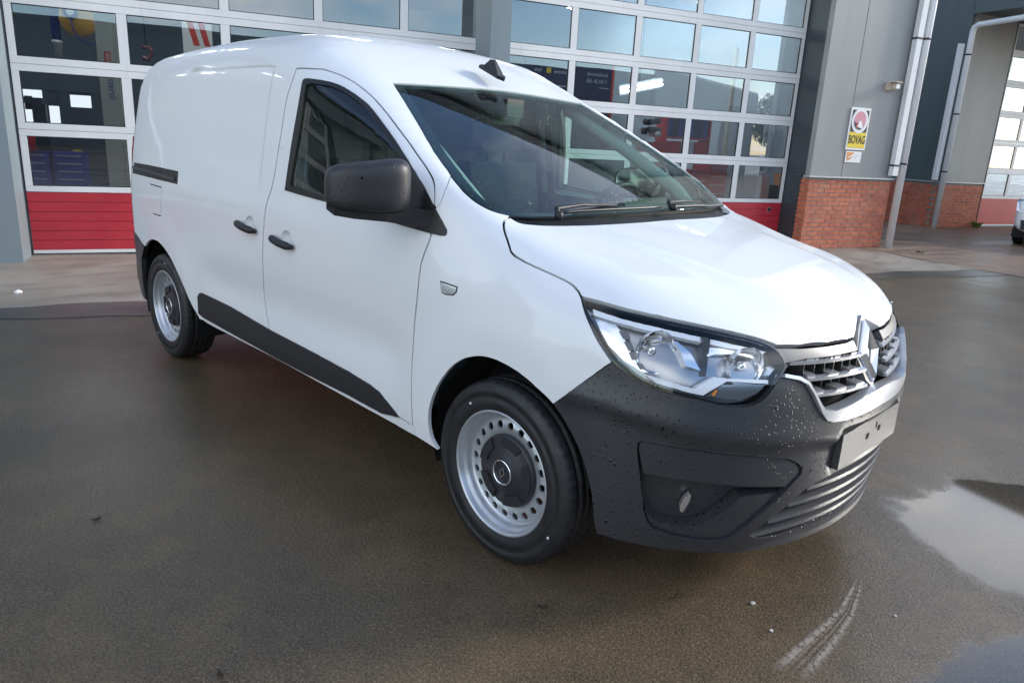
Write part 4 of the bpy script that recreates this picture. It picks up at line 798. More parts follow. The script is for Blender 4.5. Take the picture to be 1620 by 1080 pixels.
 'ws_top': [(0.42,-0.573,1.529),(0.421,-0.548,1.53),(0.423,-0.511,1.531),(0.425,-0.469,1.533),(0.427,-0.428,1.535),(0.429,-0.372,1.537),(0.43,-0.304,1.539),(0.431,-0.234,1.542),(0.43,-0.172,1.544),(0.43,-0.126,1.545),(0.429,-0.078,1.546),(0.428,-0.033,1.546),(0.427,-0.001,1.547)],
 'seam_a': [(0.999,-0.747,1.21),(1.01,-0.761,1.201),(1.021,-0.776,1.188),(1.029,-0.79,1.173),(1.033,-0.801,1.159),(1.036,-0.81,1.145),(1.036,-0.818,1.128),(1.035,-0.824,1.114),(1.034,-0.827,1.103)],
 'fuel': [(-1.539,-0.847,0.988),(-1.474,-0.849,0.987),(-1.412,-0.852,0.986),(-1.352,-0.854,0.985),(-1.351,-0.856,0.964),(-1.353,-0.857,0.942),(-1.356,-0.858,0.921),(-1.359,-0.859,0.899),(-1.362,-0.86,0.877),(-1.365,-0.861,0.856),(-1.365,-0.863,0.834),(-1.427,-0.861,0.834),(-1.492,-0.858,0.834),(-1.563,-0.854,0.833)],
 'rail': [(-1.881,-0.812,1.093),(-1.784,-0.82,1.094),(-1.695,-0.825,1.094),(-1.612,-0.83,1.095),(-1.533,-0.834,1.095),(-1.466,-0.836,1.094),(-1.403,-0.838,1.093),(-1.351,-0.837,1.092),(-1.291,-0.839,1.091),(-1.232,-0.841,1.091),(-1.175,-0.842,1.09),(-1.119,-0.844,1.089),(-1.116,-0.848,1.067),(-1.114,-0.851,1.045),(-1.113,-0.855,1.022),(-1.168,-0.854,1.023),(-1.225,-0.852,1.024),(-1.283,-0.85,1.024),(-1.343,-0.849,1.025),(-1.403,-0.847,1.025),(-1.466,-0.845,1.026),(-1.531,-0.842,1.027),(-1.599,-0.839,1.027),(-1.67,-0.835,1.028),(-1.745,-0.83,1.028),(-1.824,-0.825,1.029),(-1.913,-0.817,1.028)],
 'indicator': [(1.101,-0.862,0.875),(1.122,-0.86,0.874),(1.142,-0.858,0.872),(1.173,-0.855,0.869),(1.173,-0.857,0.856),(1.161,-0.859,0.845),(1.13,-0.862,0.842),(1.111,-0.864,0.845),(1.106,-0.863,0.86),(1.101,-0.862,0.875)],
 'intake': [(2.089,-0.507,0.267),(2.094,-0.5,0.274),(2.098,-0.492,0.281),(2.103,-0.484,0.287),(2.108,-0.476,0.294),(2.112,-0.468,0.3),(2.117,-0.46,0.307),(2.121,-0.451,0.313),(2.125,-0.442,0.319),(2.129,-0.433,0.325),(2.133,-0.423,0.331),(2.137,-0.414,0.337),(2.141,-0.404,0.343),(2.146,-0.395,0.351),(2.15,-0.385,0.358),(2.154,-0.376,0.366),(2.158,-0.366,0.374),(2.161,-0.355,0.38),(2.165,-0.344,0.385),(2.168,-0.333,0.39),(2.172,-0.322,0.396),(2.175,-0.311,0.401),(2.179,-0.295,0.405),(2.183,-0.279,0.408),(2.187,-0.262,0.411),(2.191,-0.244,0.414),(2.195,-0.226,0.417),(2.198,-0.207,0.42),(2.202,-0.187,0.422),(2.205,-0.166,0.423),(2.207,-0.144,0.424),(2.21,-0.121,0.425),(2.212,-0.096,0.425),(2.214,-0.069,0.424),(2.215,-0.046,0.427),(2.216,-0.021,0.428),(2.216,0.006,0.429),(2.216,0.037,0.429),(2.214,0.071,0.428),(2.211,0.107,0.428),(2.207,0.152,0.424),(2.209,0.126,0.425)],
 'intake_low': [(2.088,-0.504,0.261),(2.094,-0.491,0.259),(2.099,-0.477,0.256),(2.104,-0.462,0.252),(2.108,-0.446,0.248),(2.113,-0.429,0.244),(2.117,-0.412,0.24),(2.121,-0.395,0.235),(2.125,-0.376,0.23),(2.13,-0.361,0.231),(2.135,-0.345,0.231),(2.139,-0.329,0.232),(2.143,-0.312,0.232),(2.147,-0.295,0.232),(2.152,-0.28,0.235),(2.156,-0.265,0.238),(2.16,-0.249,0.241),(2.164,-0.233,0.243),(2.168,-0.216,0.245),(2.172,-0.198,0.247),(2.175,-0.179,0.249),(2.178,-0.163,0.253),(2.182,-0.146,0.256),(2.184,-0.128,0.26),(2.187,-0.108,0.263),(2.189,-0.088,0.265),(2.191,-0.066,0.267),(2.193,-0.049,0.272),(2.195,-0.031,0.276),(2.196,-0.011,0.28),(2.197,0.011,0.284),(2.197,0.035,0.286),(2.196,0.063,0.287),(2.196,0.081,0.292),(2.195,0.102,0.297),(2.194,0.126,0.3),(2.19,0.156,0.301),(2.184,0.197,0.297),(2.172,0.262,0.3),(2.184,0.229,0.329),(2.189,0.216,0.349),(2.192,0.209,0.366)],
 'fog': [(1.872,-0.789,0.553),(1.879,-0.785,0.559),(1.889,-0.779,0.558),(1.898,-0.774,0.558),(1.907,-0.768,0.558),(1.915,-0.762,0.557),(1.924,-0.756,0.557),(1.933,-0.75,0.556),(1.941,-0.743,0.555),(1.949,-0.737,0.554),(1.957,-0.73,0.553),(1.965,-0.723,0.552),(1.973,-0.715,0.551),(1.981,-0.708,0.55),(1.988,-0.7,0.549),(1.996,-0.692,0.548),(2.003,-0.684,0.547),(2.01,-0.676,0.545),(2.017,-0.667,0.544),(2.024,-0.658,0.542),(2.031,-0.649,0.54),(2.038,-0.64,0.539),(2.044,-0.63,0.537),(2.051,-0.62,0.535),(2.057,-0.61,0.533),(2.064,-0.6,0.531),(2.07,-0.59,0.53),(2.076,-0.58,0.528),(2.082,-0.569,0.527),(2.089,-0.558,0.525),(2.095,-0.547,0.523),(2.101,-0.535,0.521),(2.106,-0.524,0.519),(2.112,-0.512,0.517),(2.118,-0.499,0.515),(2.123,-0.486,0.512),(2.129,-0.473,0.509),(2.134,-0.459,0.507),(2.139,-0.445,0.504),(2.144,-0.43,0.5),(2.151,-0.41,0.49),(2.157,-0.39,0.479),(2.163,-0.367,0.46),(2.163,-0.367,0.441),(2.16,-0.376,0.433),(2.157,-0.384,0.425),(2.153,-0.393,0.416),(2.15,-0.401,0.408),(2.147,-0.409,0.4),(2.143,-0.419,0.39),(2.138,-0.429,0.38),(2.134,-0.439,0.37),(2.13,-0.447,0.363),(2.126,-0.456,0.355),(2.121,-0.464,0.347),(2.117,-0.472,0.339),(2.113,-0.479,0.331),(2.108,-0.487,0.323),(2.104,-0.494,0.315),(2.099,-0.501,0.306),(2.095,-0.509,0.299),(2.09,-0.516,0.291),(2.085,-0.523,0.284),(2.079,-0.53,0.276),(2.074,-0.537,0.268),(2.069,-0.543,0.26),(2.063,-0.549,0.251),(2.057,-0.56,0.25),(2.05,-0.57,0.248),(2.044,-0.58,0.247),(2.038,-0.592,0.249),(2.031,-0.603,0.25),(2.025,-0.613,0.252),(2.018,-0.624,0.253),(2.012,-0.634,0.254),(2.005,-0.644,0.255),(1.998,-0.655,0.259),(1.992,-0.665,0.262),(1.985,-0.675,0.265),(1.978,-0.684,0.268),(1.97,-0.694,0.271),(1.963,-0.702,0.273),(1.955,-0.711,0.278),(1.947,-0.72,0.282),(1.939,-0.729,0.286),(1.93,-0.737,0.29),(1.922,-0.745,0.294),(1.915,-0.751,0.305),(1.909,-0.758,0.316),(1.904,-0.763,0.332),(1.9,-0.768,0.348),(1.898,-0.77,0.361),(1.897,-0.772,0.374),(1.895,-0.774,0.387),(1.893,-0.776,0.4),(1.891,-0.777,0.412),(1.889,-0.779,0.424),(1.888,-0.78,0.437),(1.886,-0.782,0.449),(1.884,-0.783,0.461),(1.882,-0.784,0.473),(1.88,-0.785,0.484),(1.878,-0.786,0.495),(1.876,-0.787,0.507),(1.874,-0.788,0.518),(1.872,-0.789,0.529),(1.872,-0.789,0.541),(1.872,-0.789,0.553)],
 'fogbar': [(1.881,-0.784,0.459),(1.89,-0.779,0.459),(1.899,-0.773,0.458),(1.907,-0.767,0.457),(1.916,-0.761,0.457),(1.924,-0.755,0.456),(1.933,-0.748,0.455),(1.941,-0.742,0.454),(1.949,-0.735,0.453),(1.957,-0.728,0.451),(1.965,-0.721,0.451),(1.973,-0.714,0.45),(1.98,-0.706,0.449),(1.988,-0.698,0.448),(1.996,-0.69,0.447),(2.003,-0.682,0.446),(2.01,-0.673,0.445),(2.017,-0.664,0.443),(2.024,-0.655,0.441),(2.031,-0.646,0.44),(2.038,-0.636,0.438),(2.044,-0.626,0.436),(2.051,-0.616,0.434),(2.058,-0.605,0.433),(2.064,-0.594,0.431),(2.071,-0.583,0.429),(2.078,-0.572,0.427),(2.084,-0.56,0.425),(2.091,-0.548,0.423),(2.097,-0.536,0.42),(2.103,-0.524,0.419),(2.109,-0.511,0.417),(2.115,-0.498,0.415),(2.12,-0.484,0.413),(2.126,-0.47,0.411),(2.131,-0.456,0.408),(2.137,-0.441,0.406),(2.142,-0.425,0.403),(2.147,-0.409,0.4),(2.15,-0.401,0.408),(2.153,-0.393,0.416),(2.157,-0.384,0.425),(2.16,-0.376,0.433),(2.163,-0.367,0.441)],
 'foglamp': [(2.001,-0.68,0.395),(1.991,-0.69,0.381),(1.986,-0.693,0.368),(1.982,-0.696,0.354),(1.983,-0.692,0.335),(1.988,-0.685,0.332),(1.994,-0.681,0.347),(2.0,-0.677,0.363),(2.002,-0.676,0.376),(2.004,-0.675,0.389)],
 'foginner': [(1.9,-0.772,0.434),(1.909,-0.765,0.432),(1.918,-0.759,0.43),(1.927,-0.752,0.428),(1.935,-0.745,0.426),(1.944,-0.738,0.424),(1.952,-0.731,0.421),(1.96,-0.724,0.419),(1.968,-0.716,0.416),(1.976,-0.708,0.413),(1.984,-0.7,0.41),(1.992,-0.692,0.407),(1.999,-0.683,0.408),(2.007,-0.675,0.409),(2.014,-0.666,0.41),(2.021,-0.656,0.411),(2.028,-0.647,0.411),(2.035,-0.637,0.412),(2.042,-0.627,0.412),(2.048,-0.617,0.413),(2.055,-0.607,0.413),(2.062,-0.597,0.413),(2.068,-0.586,0.413),(2.075,-0.575,0.413),(2.081,-0.564,0.412),(2.087,-0.554,0.414),(2.093,-0.543,0.416),(2.099,-0.532,0.418),(2.094,-0.539,0.411),(2.09,-0.547,0.404),(2.085,-0.554,0.396),(2.08,-0.561,0.389),(2.076,-0.568,0.381),(2.071,-0.575,0.373),(2.066,-0.582,0.365),(2.061,-0.589,0.358),(2.056,-0.595,0.35),(2.05,-0.601,0.342),(2.045,-0.608,0.334),(2.04,-0.614,0.326),(2.035,-0.62,0.317),(2.027,-0.631,0.315),(2.019,-0.642,0.313),(2.011,-0.653,0.311),(2.004,-0.663,0.315),(1.997,-0.672,0.318),(1.99,-0.681,0.321),(1.983,-0.69,0.324)],
 'bump_bottom': [(1.786,-0.822,0.245),(1.8,-0.815,0.238),(1.812,-0.809,0.239),(1.824,-0.804,0.24),(1.835,-0.797,0.24),(1.846,-0.791,0.24),(1.855,-0.785,0.24),(1.865,-0.778,0.24),(1.874,-0.772,0.24),(1.883,-0.765,0.24),(1.892,-0.758,0.239),(1.901,-0.751,0.239),(1.91,-0.743,0.238),(1.919,-0.736,0.237),(1.927,-0.728,0.236),(1.935,-0.719,0.235),(1.943,-0.711,0.234),(1.951,-0.703,0.233),(1.959,-0.694,0.233),(1.966,-0.685,0.232),(1.973,-0.676,0.231),(1.98,-0.667,0.229),(1.987,-0.657,0.227),(1.994,-0.646,0.226),(2.0,-0.636,0.224),(2.007,-0.625,0.222),(2.013,-0.615,0.219),(2.02,-0.603,0.217),(2.026,-0.592,0.214),(2.032,-0.58,0.212),(2.038,-0.569,0.211),(2.045,-0.557,0.211),(2.051,-0.545,0.21),(2.057,-0.532,0.209),(2.063,-0.519,0.208),(2.069,-0.506,0.207),(2.075,-0.492,0.205),(2.08,-0.477,0.203),(2.085,-0.462,0.201),(2.09,-0.445,0.197),(2.094,-0.427,0.194),(2.099,-0.413,0.195),(2.104,-0.399,0.196),(2.11,-0.384,0.197),(2.115,-0.369,0.198),(2.119,-0.353,0.198),(2.124,-0.336,0.198),(2.128,-0.319,0.198),(2.133,-0.301,0.198),(2.138,-0.289,0.203),(2.142,-0.277,0.207),(2.147,-0.264,0.212),(2.151,-0.251,0.216),(2.156,-0.237,0.221),(2.16,-0.223,0.224),(2.164,-0.207,0.228),(2.167,-0.191,0.231),(2.171,-0.174,0.234),(2.175,-0.162,0.241),(2.178,-0.149,0.247),(2.182,-0.136,0.253),(2.185,-0.121,0.259),(2.188,-0.106,0.264),(2.19,-0.089,0.269),(2.192,-0.071,0.273),(2.194,-0.052,0.277),(2.196,-0.031,0.28),(2.197,-0.009,0.283),(2.198,0.005,0.29),(2.199,0.02,0.296),(2.2,0.036,0.302),(2.2,0.054,0.308),(2.2,0.074,0.313),(2.199,0.096,0.317),(2.197,0.121,0.319),(2.194,0.152,0.32),(2.188,0.195,0.316)],
 'drl_top': [(1.669,-0.784,0.897),(1.682,-0.782,0.896),(1.694,-0.78,0.894),(1.706,-0.778,0.893),(1.717,-0.775,0.891),(1.728,-0.772,0.89),(1.739,-0.769,0.888),(1.75,-0.766,0.886),(1.76,-0.762,0.884),(1.77,-0.758,0.883),(1.78,-0.753,0.882),(1.789,-0.749,0.88),(1.798,-0.744,0.879),(1.807,-0.738,0.878),(1.816,-0.733,0.876),(1.825,-0.728,0.875),(1.834,-0.722,0.874),(1.842,-0.717,0.872),(1.851,-0.711,0.871),(1.859,-0.705,0.869),(1.867,-0.699,0.867),(1.876,-0.693,0.866),(1.883,-0.687,0.864),(1.891,-0.68,0.863),(1.899,-0.674,0.861),(1.907,-0.667,0.86),(1.914,-0.661,0.858),(1.922,-0.654,0.856),(1.929,-0.647,0.855),(1.937,-0.64,0.853),(1.944,-0.632,0.851),(1.951,-0.625,0.849),(1.959,-0.618,0.847),(1.966,-0.61,0.846),(1.973,-0.602,0.844),(1.98,-0.594,0.842),(1.987,-0.586,0.84),(1.994,-0.577,0.838),(2.001,-0.569,0.835),(2.008,-0.56,0.833),(2.015,-0.551,0.831),(2.021,-0.542,0.829),(2.029,-0.532,0.826),(2.036,-0.522,0.824),(2.043,-0.512,0.821),(2.05,-0.501,0.818),(2.057,-0.49,0.815),(2.063,-0.479,0.812),(2.06,-0.495,0.808),(2.054,-0.506,0.81),(2.047,-0.517,0.812),(2.04,-0.528,0.815),(2.033,-0.538,0.817),(2.026,-0.549,0.819),(2.019,-0.559,0.821),(2.012,-0.569,0.823),(2.005,-0.578,0.824),(1.998,-0.587,0.826),(1.99,-0.597,0.828),(1.984,-0.605,0.83),(1.976,-0.613,0.832),(1.97,-0.62,0.834),(1.962,-0.628,0.836),(1.955,-0.635,0.837),(1.948,-0.642,0.839),(1.941,-0.65,0.841),(1.933,-0.657,0.843),(1.926,-0.664,0.844),(1.918,-0.67,0.846),(1.911,-0.677,0.848),(1.903,-0.684,0.849),(1.895,-0.69,0.851),(1.887,-0.697,0.852),(1.879,-0.703,0.854),(1.871,-0.709,0.855),(1.863,-0.715,0.857),(1.855,-0.721,0.858),(1.847,-0.726,0.86),(1.839,-0.732,0.861),(1.83,-0.737,0.862),(1.822,-0.743,0.864),(1.812,-0.748,0.865),(1.802,-0.754,0.867),(1.792,-0.759,0.869),(1.782,-0.764,0.87),(1.771,-0.769,0.872),(1.761,-0.773,0.873),(1.75,-0.777,0.874),(1.74,-0.781,0.876),(1.729,-0.784,0.877),(1.718,-0.787,0.879),(1.707,-0.79,0.88),(1.695,-0.792,0.881),(1.683,-0.794,0.882),(1.669,-0.784,0.897)],
 'drl_side': [(1.69,-0.798,0.875),(1.701,-0.796,0.874),(1.712,-0.794,0.873),(1.723,-0.791,0.872),(1.733,-0.788,0.87),(1.744,-0.785,0.869),(1.754,-0.782,0.868),(1.763,-0.782,0.861),(1.772,-0.783,0.854),(1.78,-0.784,0.845),(1.788,-0.786,0.837),(1.796,-0.787,0.828),(1.803,-0.787,0.819),(1.81,-0.788,0.81),(1.817,-0.788,0.801),(1.824,-0.788,0.794),(1.83,-0.787,0.786),(1.837,-0.786,0.778),(1.843,-0.785,0.77),(1.849,-0.783,0.763),(1.862,-0.778,0.756),(1.874,-0.772,0.75),(1.864,-0.778,0.751),(1.855,-0.783,0.752),(1.846,-0.787,0.756),(1.837,-0.791,0.761),(1.827,-0.795,0.765),(1.818,-0.799,0.77),(1.808,-0.803,0.774),(1.8,-0.805,0.78),(1.791,-0.807,0.786),(1.783,-0.809,0.792),(1.774,-0.81,0.798),(1.765,-0.812,0.804),(1.756,-0.813,0.81),(1.747,-0.813,0.82),(1.738,-0.812,0.829),(1.728,-0.811,0.838),(1.718,-0.809,0.848),(1.709,-0.806,0.857),(1.7,-0.803,0.866),(1.69,-0.798,0.875)],
 'trim_low': [(1.862,-0.78,0.746),(1.871,-0.775,0.744),(1.881,-0.769,0.742),(1.889,-0.764,0.74),(1.898,-0.758,0.738),(1.907,-0.752,0.736),(1.915,-0.746,0.733),(1.924,-0.74,0.731),(1.933,-0.733,0.729),(1.941,-0.726,0.727),(1.949,-0.719,0.724),(1.958,-0.712,0.722),(1.966,-0.704,0.72),(1.974,-0.697,0.717),(1.979,-0.689,0.723),(1.984,-0.681,0.729),(1.988,-0.673,0.734),(1.993,-0.665,0.74),(1.997,-0.656,0.745),(2.002,-0.647,0.751),(2.011,-0.636,0.749),(2.019,-0.625,0.748),(2.028,-0.614,0.746),(2.035,-0.604,0.745),(2.041,-0.594,0.745),(2.048,-0.583,0.744),(2.054,-0.573,0.743),(2.061,-0.562,0.743),(2.067,-0.551,0.742),(2.073,-0.54,0.741),(2.08,-0.528,0.74),(2.086,-0.517,0.739),(2.092,-0.505,0.738),(2.095,-0.507,0.727),(2.089,-0.518,0.729),(2.083,-0.529,0.73),(2.077,-0.54,0.731),(2.071,-0.55,0.732),(2.065,-0.561,0.734),(2.059,-0.571,0.735),(2.053,-0.581,0.736),(2.046,-0.59,0.737),(2.04,-0.6,0.737),(2.034,-0.609,0.738),(2.028,-0.618,0.739),(2.022,-0.631,0.732),(2.017,-0.64,0.726),(2.013,-0.648,0.721),(2.009,-0.656,0.716),(2.004,-0.664,0.711),(2.0,-0.672,0.705),(1.995,-0.679,0.7),(1.986,-0.688,0.702),(1.978,-0.697,0.704),(1.969,-0.706,0.706),(1.961,-0.713,0.708),(1.954,-0.72,0.71),(1.946,-0.726,0.713),(1.938,-0.733,0.715),(1.93,-0.739,0.717),(1.922,-0.745,0.719),(1.914,-0.751,0.721),(1.905,-0.757,0.723),(1.897,-0.763,0.724),(1.888,-0.767,0.73),(1.88,-0.772,0.735),(1.871,-0.776,0.741),(1.862,-0.78,0.746)],
 'turn': [(2.003,-0.669,0.698),(2.008,-0.661,0.704),(2.013,-0.653,0.711),(2.017,-0.644,0.717),(2.021,-0.636,0.723),(2.026,-0.627,0.729),(2.032,-0.617,0.729),(2.039,-0.607,0.729),(2.045,-0.597,0.729),(2.052,-0.587,0.728),(2.058,-0.576,0.728),(2.064,-0.566,0.728),(2.071,-0.555,0.727),(2.077,-0.543,0.727),(2.083,-0.532,0.726),(2.089,-0.52,0.725),(2.095,-0.509,0.725),(2.092,-0.519,0.717),(2.09,-0.529,0.709),(2.087,-0.539,0.701),(2.081,-0.55,0.697),(2.076,-0.562,0.693),(2.071,-0.573,0.689),(2.065,-0.584,0.684),(2.058,-0.595,0.685),(2.052,-0.605,0.687),(2.045,-0.615,0.688),(2.038,-0.625,0.689),(2.031,-0.634,0.69),(2.025,-0.643,0.692),(2.018,-0.652,0.694),(2.01,-0.661,0.696),(2.003,-0.669,0.698)],
 'amber': [(2.01,-0.661,0.699),(2.012,-0.654,0.708),(2.015,-0.647,0.718),(2.021,-0.64,0.713),(2.019,-0.647,0.704),(2.017,-0.653,0.695),(2.01,-0.661,0.699)],
 'mid_wall': [(1.904,-0.692,0.841),(1.913,-0.689,0.834),(1.923,-0.685,0.827),(1.932,-0.681,0.82),(1.941,-0.677,0.813),(1.948,-0.676,0.804),(1.956,-0.675,0.794),(1.962,-0.674,0.785),(1.969,-0.672,0.776),(1.976,-0.67,0.767),(1.968,-0.677,0.769),(1.961,-0.684,0.772),(1.953,-0.691,0.775),(1.946,-0.698,0.777),(1.94,-0.698,0.786),(1.935,-0.698,0.795),(1.929,-0.697,0.803),(1.924,-0.697,0.812),(1.916,-0.697,0.821),(1.908,-0.698,0.831),(1.899,-0.698,0.84),(1.904,-0.692,0.841)],
 'inner_ring': [(1.635,-0.779,0.909),(1.649,-0.778,0.907),(1.661,-0.777,0.905),(1.674,-0.776,0.903),(1.687,-0.775,0.901),(1.699,-0.774,0.898),(1.711,-0.772,0.896),(1.723,-0.77,0.894),(1.734,-0.767,0.893),(1.744,-0.763,0.891),(1.754,-0.759,0.89),(1.764,-0.754,0.889),(1.774,-0.75,0.888),(1.784,-0.745,0.886),(1.793,-0.74,0.885),(1.803,-0.735,0.883),(1.812,-0.73,0.882),(1.821,-0.725,0.88),(1.83,-0.719,0.878),(1.839,-0.714,0.877),(1.848,-0.708,0.875),(1.856,-0.702,0.873),(1.865,-0.696,0.872),(1.873,-0.69,0.87),(1.882,-0.684,0.868),(1.89,-0.677,0.866),(1.898,-0.67,0.865),(1.906,-0.664,0.863),(1.914,-0.657,0.861),(1.922,-0.65,0.859),(1.93,-0.642,0.857),(1.938,-0.635,0.855),(1.946,-0.627,0.853),(1.953,-0.62,0.851),(1.961,-0.612,0.849),(1.968,-0.604,0.847),(1.976,-0.596,0.845),(1.983,-0.588,0.843),(1.99,-0.578,0.841),(1.998,-0.569,0.839),(2.005,-0.559,0.837),(2.012,-0.549,0.835),(2.019,-0.539,0.834),(2.026,-0.528,0.832),(2.033,-0.518,0.829),(2.039,-0.507,0.827),(2.046,-0.496,0.825),(2.053,-0.484,0.823),(2.06,-0.476,0.818),(2.067,-0.468,0.813),(2.074,-0.459,0.808),(2.08,-0.458,0.8),(2.087,-0.456,0.791),(2.092,-0.454,0.782),(2.098,-0.452,0.773),(2.099,-0.462,0.764),(2.099,-0.472,0.755),(2.099,-0.481,0.746),(2.099,-0.49,0.737),(2.098,-0.499,0.727),(2.096,-0.509,0.72),(2.094,-0.518,0.712),(2.092,-0.527,0.704),(2.09,-0.535,0.695),(2.085,-0.546,0.692),(2.08,-0.557,0.689),(2.074,-0.568,0.686),(2.069,-0.578,0.683),(2.064,-0.588,0.68),(2.057,-0.598,0.681),(2.05,-0.608,0.683),(2.043,-0.618,0.684),(2.037,-0.628,0.685),(2.03,-0.638,0.687),(2.023,-0.647,0.688),(2.016,-0.656,0.689),(2.008,-0.665,0.69),(2.001,-0.673,0.692),(1.994,-0.682,0.693),(1.987,-0.689,0.695),(1.98,-0.697,0.696),(1.972,-0.705,0.698),(1.964,-0.712,0.699),(1.957,-0.719,0.7),(1.949,-0.726,0.703),(1.942,-0.732,0.705),(1.934,-0.738,0.707),(1.926,-0.744,0.71),(1.918,-0.75,0.712),(1.911,-0.755,0.714),(1.902,-0.761,0.716),(1.894,-0.766,0.718),(1.886,-0.771,0.72),(1.877,-0.776,0.725),(1.868,-0.781,0.73),(1.858,-0.785,0.735),(1.849,-0.79,0.739),(1.84,-0.794,0.744),(1.83,-0.798,0.749),(1.822,-0.801,0.755),(1.813,-0.803,0.762),(1.804,-0.806,0.768),(1.796,-0.808,0.775),(1.787,-0.81,0.781),(1.777,-0.812,0.788),(1.768,-0.814,0.794),(1.761,-0.814,0.802),(1.753,-0.814,0.809),(1.746,-0.814,0.817),(1.738,-0.814,0.824),(1.73,-0.813,0.832),(1.721,-0.812,0.839),(1.712,-0.811,0.847),(1.704,-0.809,0.855),(1.696,-0.806,0.863),(1.687,-0.802,0.871),(1.677,-0.799,0.878),(1.667,-0.794,0.886),(1.657,-0.79,0.894),(1.646,-0.785,0.902),(1.635,-0.779,0.909)],
 'refl': [(1.874,-0.745,0.808),(1.882,-0.738,0.808),(1.891,-0.732,0.808),(1.898,-0.725,0.807),(1.906,-0.718,0.807),(1.914,-0.71,0.807),(1.922,-0.703,0.807),(1.929,-0.696,0.806),(1.937,-0.688,0.806),(1.944,-0.68,0.805),(1.951,-0.672,0.805),(1.959,-0.664,0.804),(1.966,-0.656,0.804),(1.973,-0.647,0.803),(1.98,-0.639,0.802),(1.987,-0.63,0.801),(1.994,-0.621,0.801),(2.001,-0.612,0.8),(2.007,-0.603,0.799),(2.014,-0.594,0.798),(2.021,-0.584,0.797),(2.014,-0.594,0.799),(2.007,-0.603,0.8),(2.0,-0.612,0.801),(1.993,-0.621,0.803),(1.986,-0.629,0.804),(1.979,-0.638,0.805),(1.972,-0.646,0.806),(1.964,-0.654,0.808),(1.957,-0.662,0.809),(1.95,-0.67,0.81),(1.942,-0.678,0.811),(1.934,-0.686,0.812),(1.927,-0.693,0.813),(1.919,-0.7,0.814),(1.911,-0.708,0.814)],
 'slot0': [(1.769,-0.786,0.852),(1.782,-0.778,0.853),(1.794,-0.771,0.853),(1.805,-0.776,0.836),(1.796,-0.782,0.834),(1.788,-0.788,0.833),(1.778,-0.787,0.843),(1.769,-0.786,0.852)],
 'slot1': [(1.792,-0.79,0.826),(1.802,-0.784,0.826),(1.812,-0.778,0.826),(1.818,-0.78,0.817),(1.824,-0.781,0.808),(1.811,-0.79,0.803),(1.802,-0.79,0.815),(1.792,-0.79,0.826)],
 'slot2': [(1.812,-0.791,0.8),(1.822,-0.786,0.8),(1.831,-0.78,0.8),(1.842,-0.781,0.783),(1.826,-0.791,0.779),(1.819,-0.791,0.79),(1.812,-0.791,0.8)],
 'slot3': [(1.837,-0.787,0.773),(1.853,-0.778,0.773),(1.863,-0.776,0.76),(1.851,-0.784,0.756),(1.844,-0.786,0.765),(1.837,-0.787,0.773)],
 'mid_top': [(1.829,-0.748,0.852),(1.839,-0.74,0.852),(1.848,-0.732,0.853),(1.857,-0.724,0.854),(1.866,-0.715,0.855),(1.873,-0.718,0.845),(1.863,-0.729,0.842),(1.854,-0.74,0.839),(1.844,-0.747,0.839),(1.834,-0.753,0.84),(1.829,-0.748,0.852)],
 'lens2': [(1.963,-0.635,0.828),(1.97,-0.627,0.828),(1.976,-0.618,0.828),(1.983,-0.609,0.827),(1.989,-0.6,0.827),(1.995,-0.591,0.827),(2.003,-0.582,0.824),(2.011,-0.573,0.821),(2.018,-0.564,0.819),(2.026,-0.554,0.816),(2.033,-0.544,0.813),(2.04,-0.534,0.81),(2.047,-0.524,0.807),(2.054,-0.523,0.798),(2.047,-0.533,0.801),(2.04,-0.543,0.804),(2.033,-0.552,0.807),(2.026,-0.562,0.809),(2.019,-0.571,0.812),(2.013,-0.581,0.812),(2.006,-0.592,0.811),(2.0,-0.602,0.811),(1.993,-0.612,0.811),(1.987,-0.622,0.811),(1.981,-0.633,0.807),(1.976,-0.643,0.804),(1.97,-0.639,0.816),(1.963,-0.635,0.828)],
}
TR = {k: np.array(v) for k, v in TR.items()}

# ------------------------------------------------------------------ panels cut out of the field
class Dom:
    """maps the outer surface to a flat chart: 'cyl' = round a lengthwise axis, 'front' = round a vertical axis, 'rear' = straight on"""
    def __init__(s, kind, a=0.): s.kind, s.a = kind, a
    def to(s, p):
        p = np.atleast_2d(np.asarray(p, float))
        if s.kind == 'cyl': return np.stack([p[:, 0], np.arctan2(-p[:, 1], p[:, 2] - s.a) * .8], 1)
        if s.kind == 'front': return np.stack([np.arctan2(p[:, 1], p[:, 0] - s.a) * .8, p[:, 2]], 1)
        return p[:, 1:3].copy()
    def solve(s, uv):
        uv = np.asarray(uv, float); n = len(uv); z0 = np.zeros(n)
        if s.kind == 'cyl':
            th = uv[:, 1] / .8; o = np.stack([uv[:, 0], z0, z0 + s.a], 1); d = np.stack([z0, -np.sin(th), np.cos(th)], 1)
        elif s.kind == 'front':
            ph = uv[:, 0] / .8; o = np.stack([z0 + s.a, z0, uv[:, 1]], 1); d = np.stack([np.cos(ph), np.sin(ph), z0], 1)
        else:
            o = np.stack([z0 - 1.2, uv[:, 0], uv[:, 1]], 1); d = np.stack([z0 - 1, z0, z0], 1)
        lo, hi = z0 + .002, z0 + 1.6
        for _ in range(36):
            m = (lo + hi) / 2; q = o + d * m[:, None]; ins = F(q[:, 0], q[:, 1], q[:, 2]) < 0
            lo = np.where(ins, m, lo); hi = np.where(ins, hi, m)
        return o + d * lo[:, None]
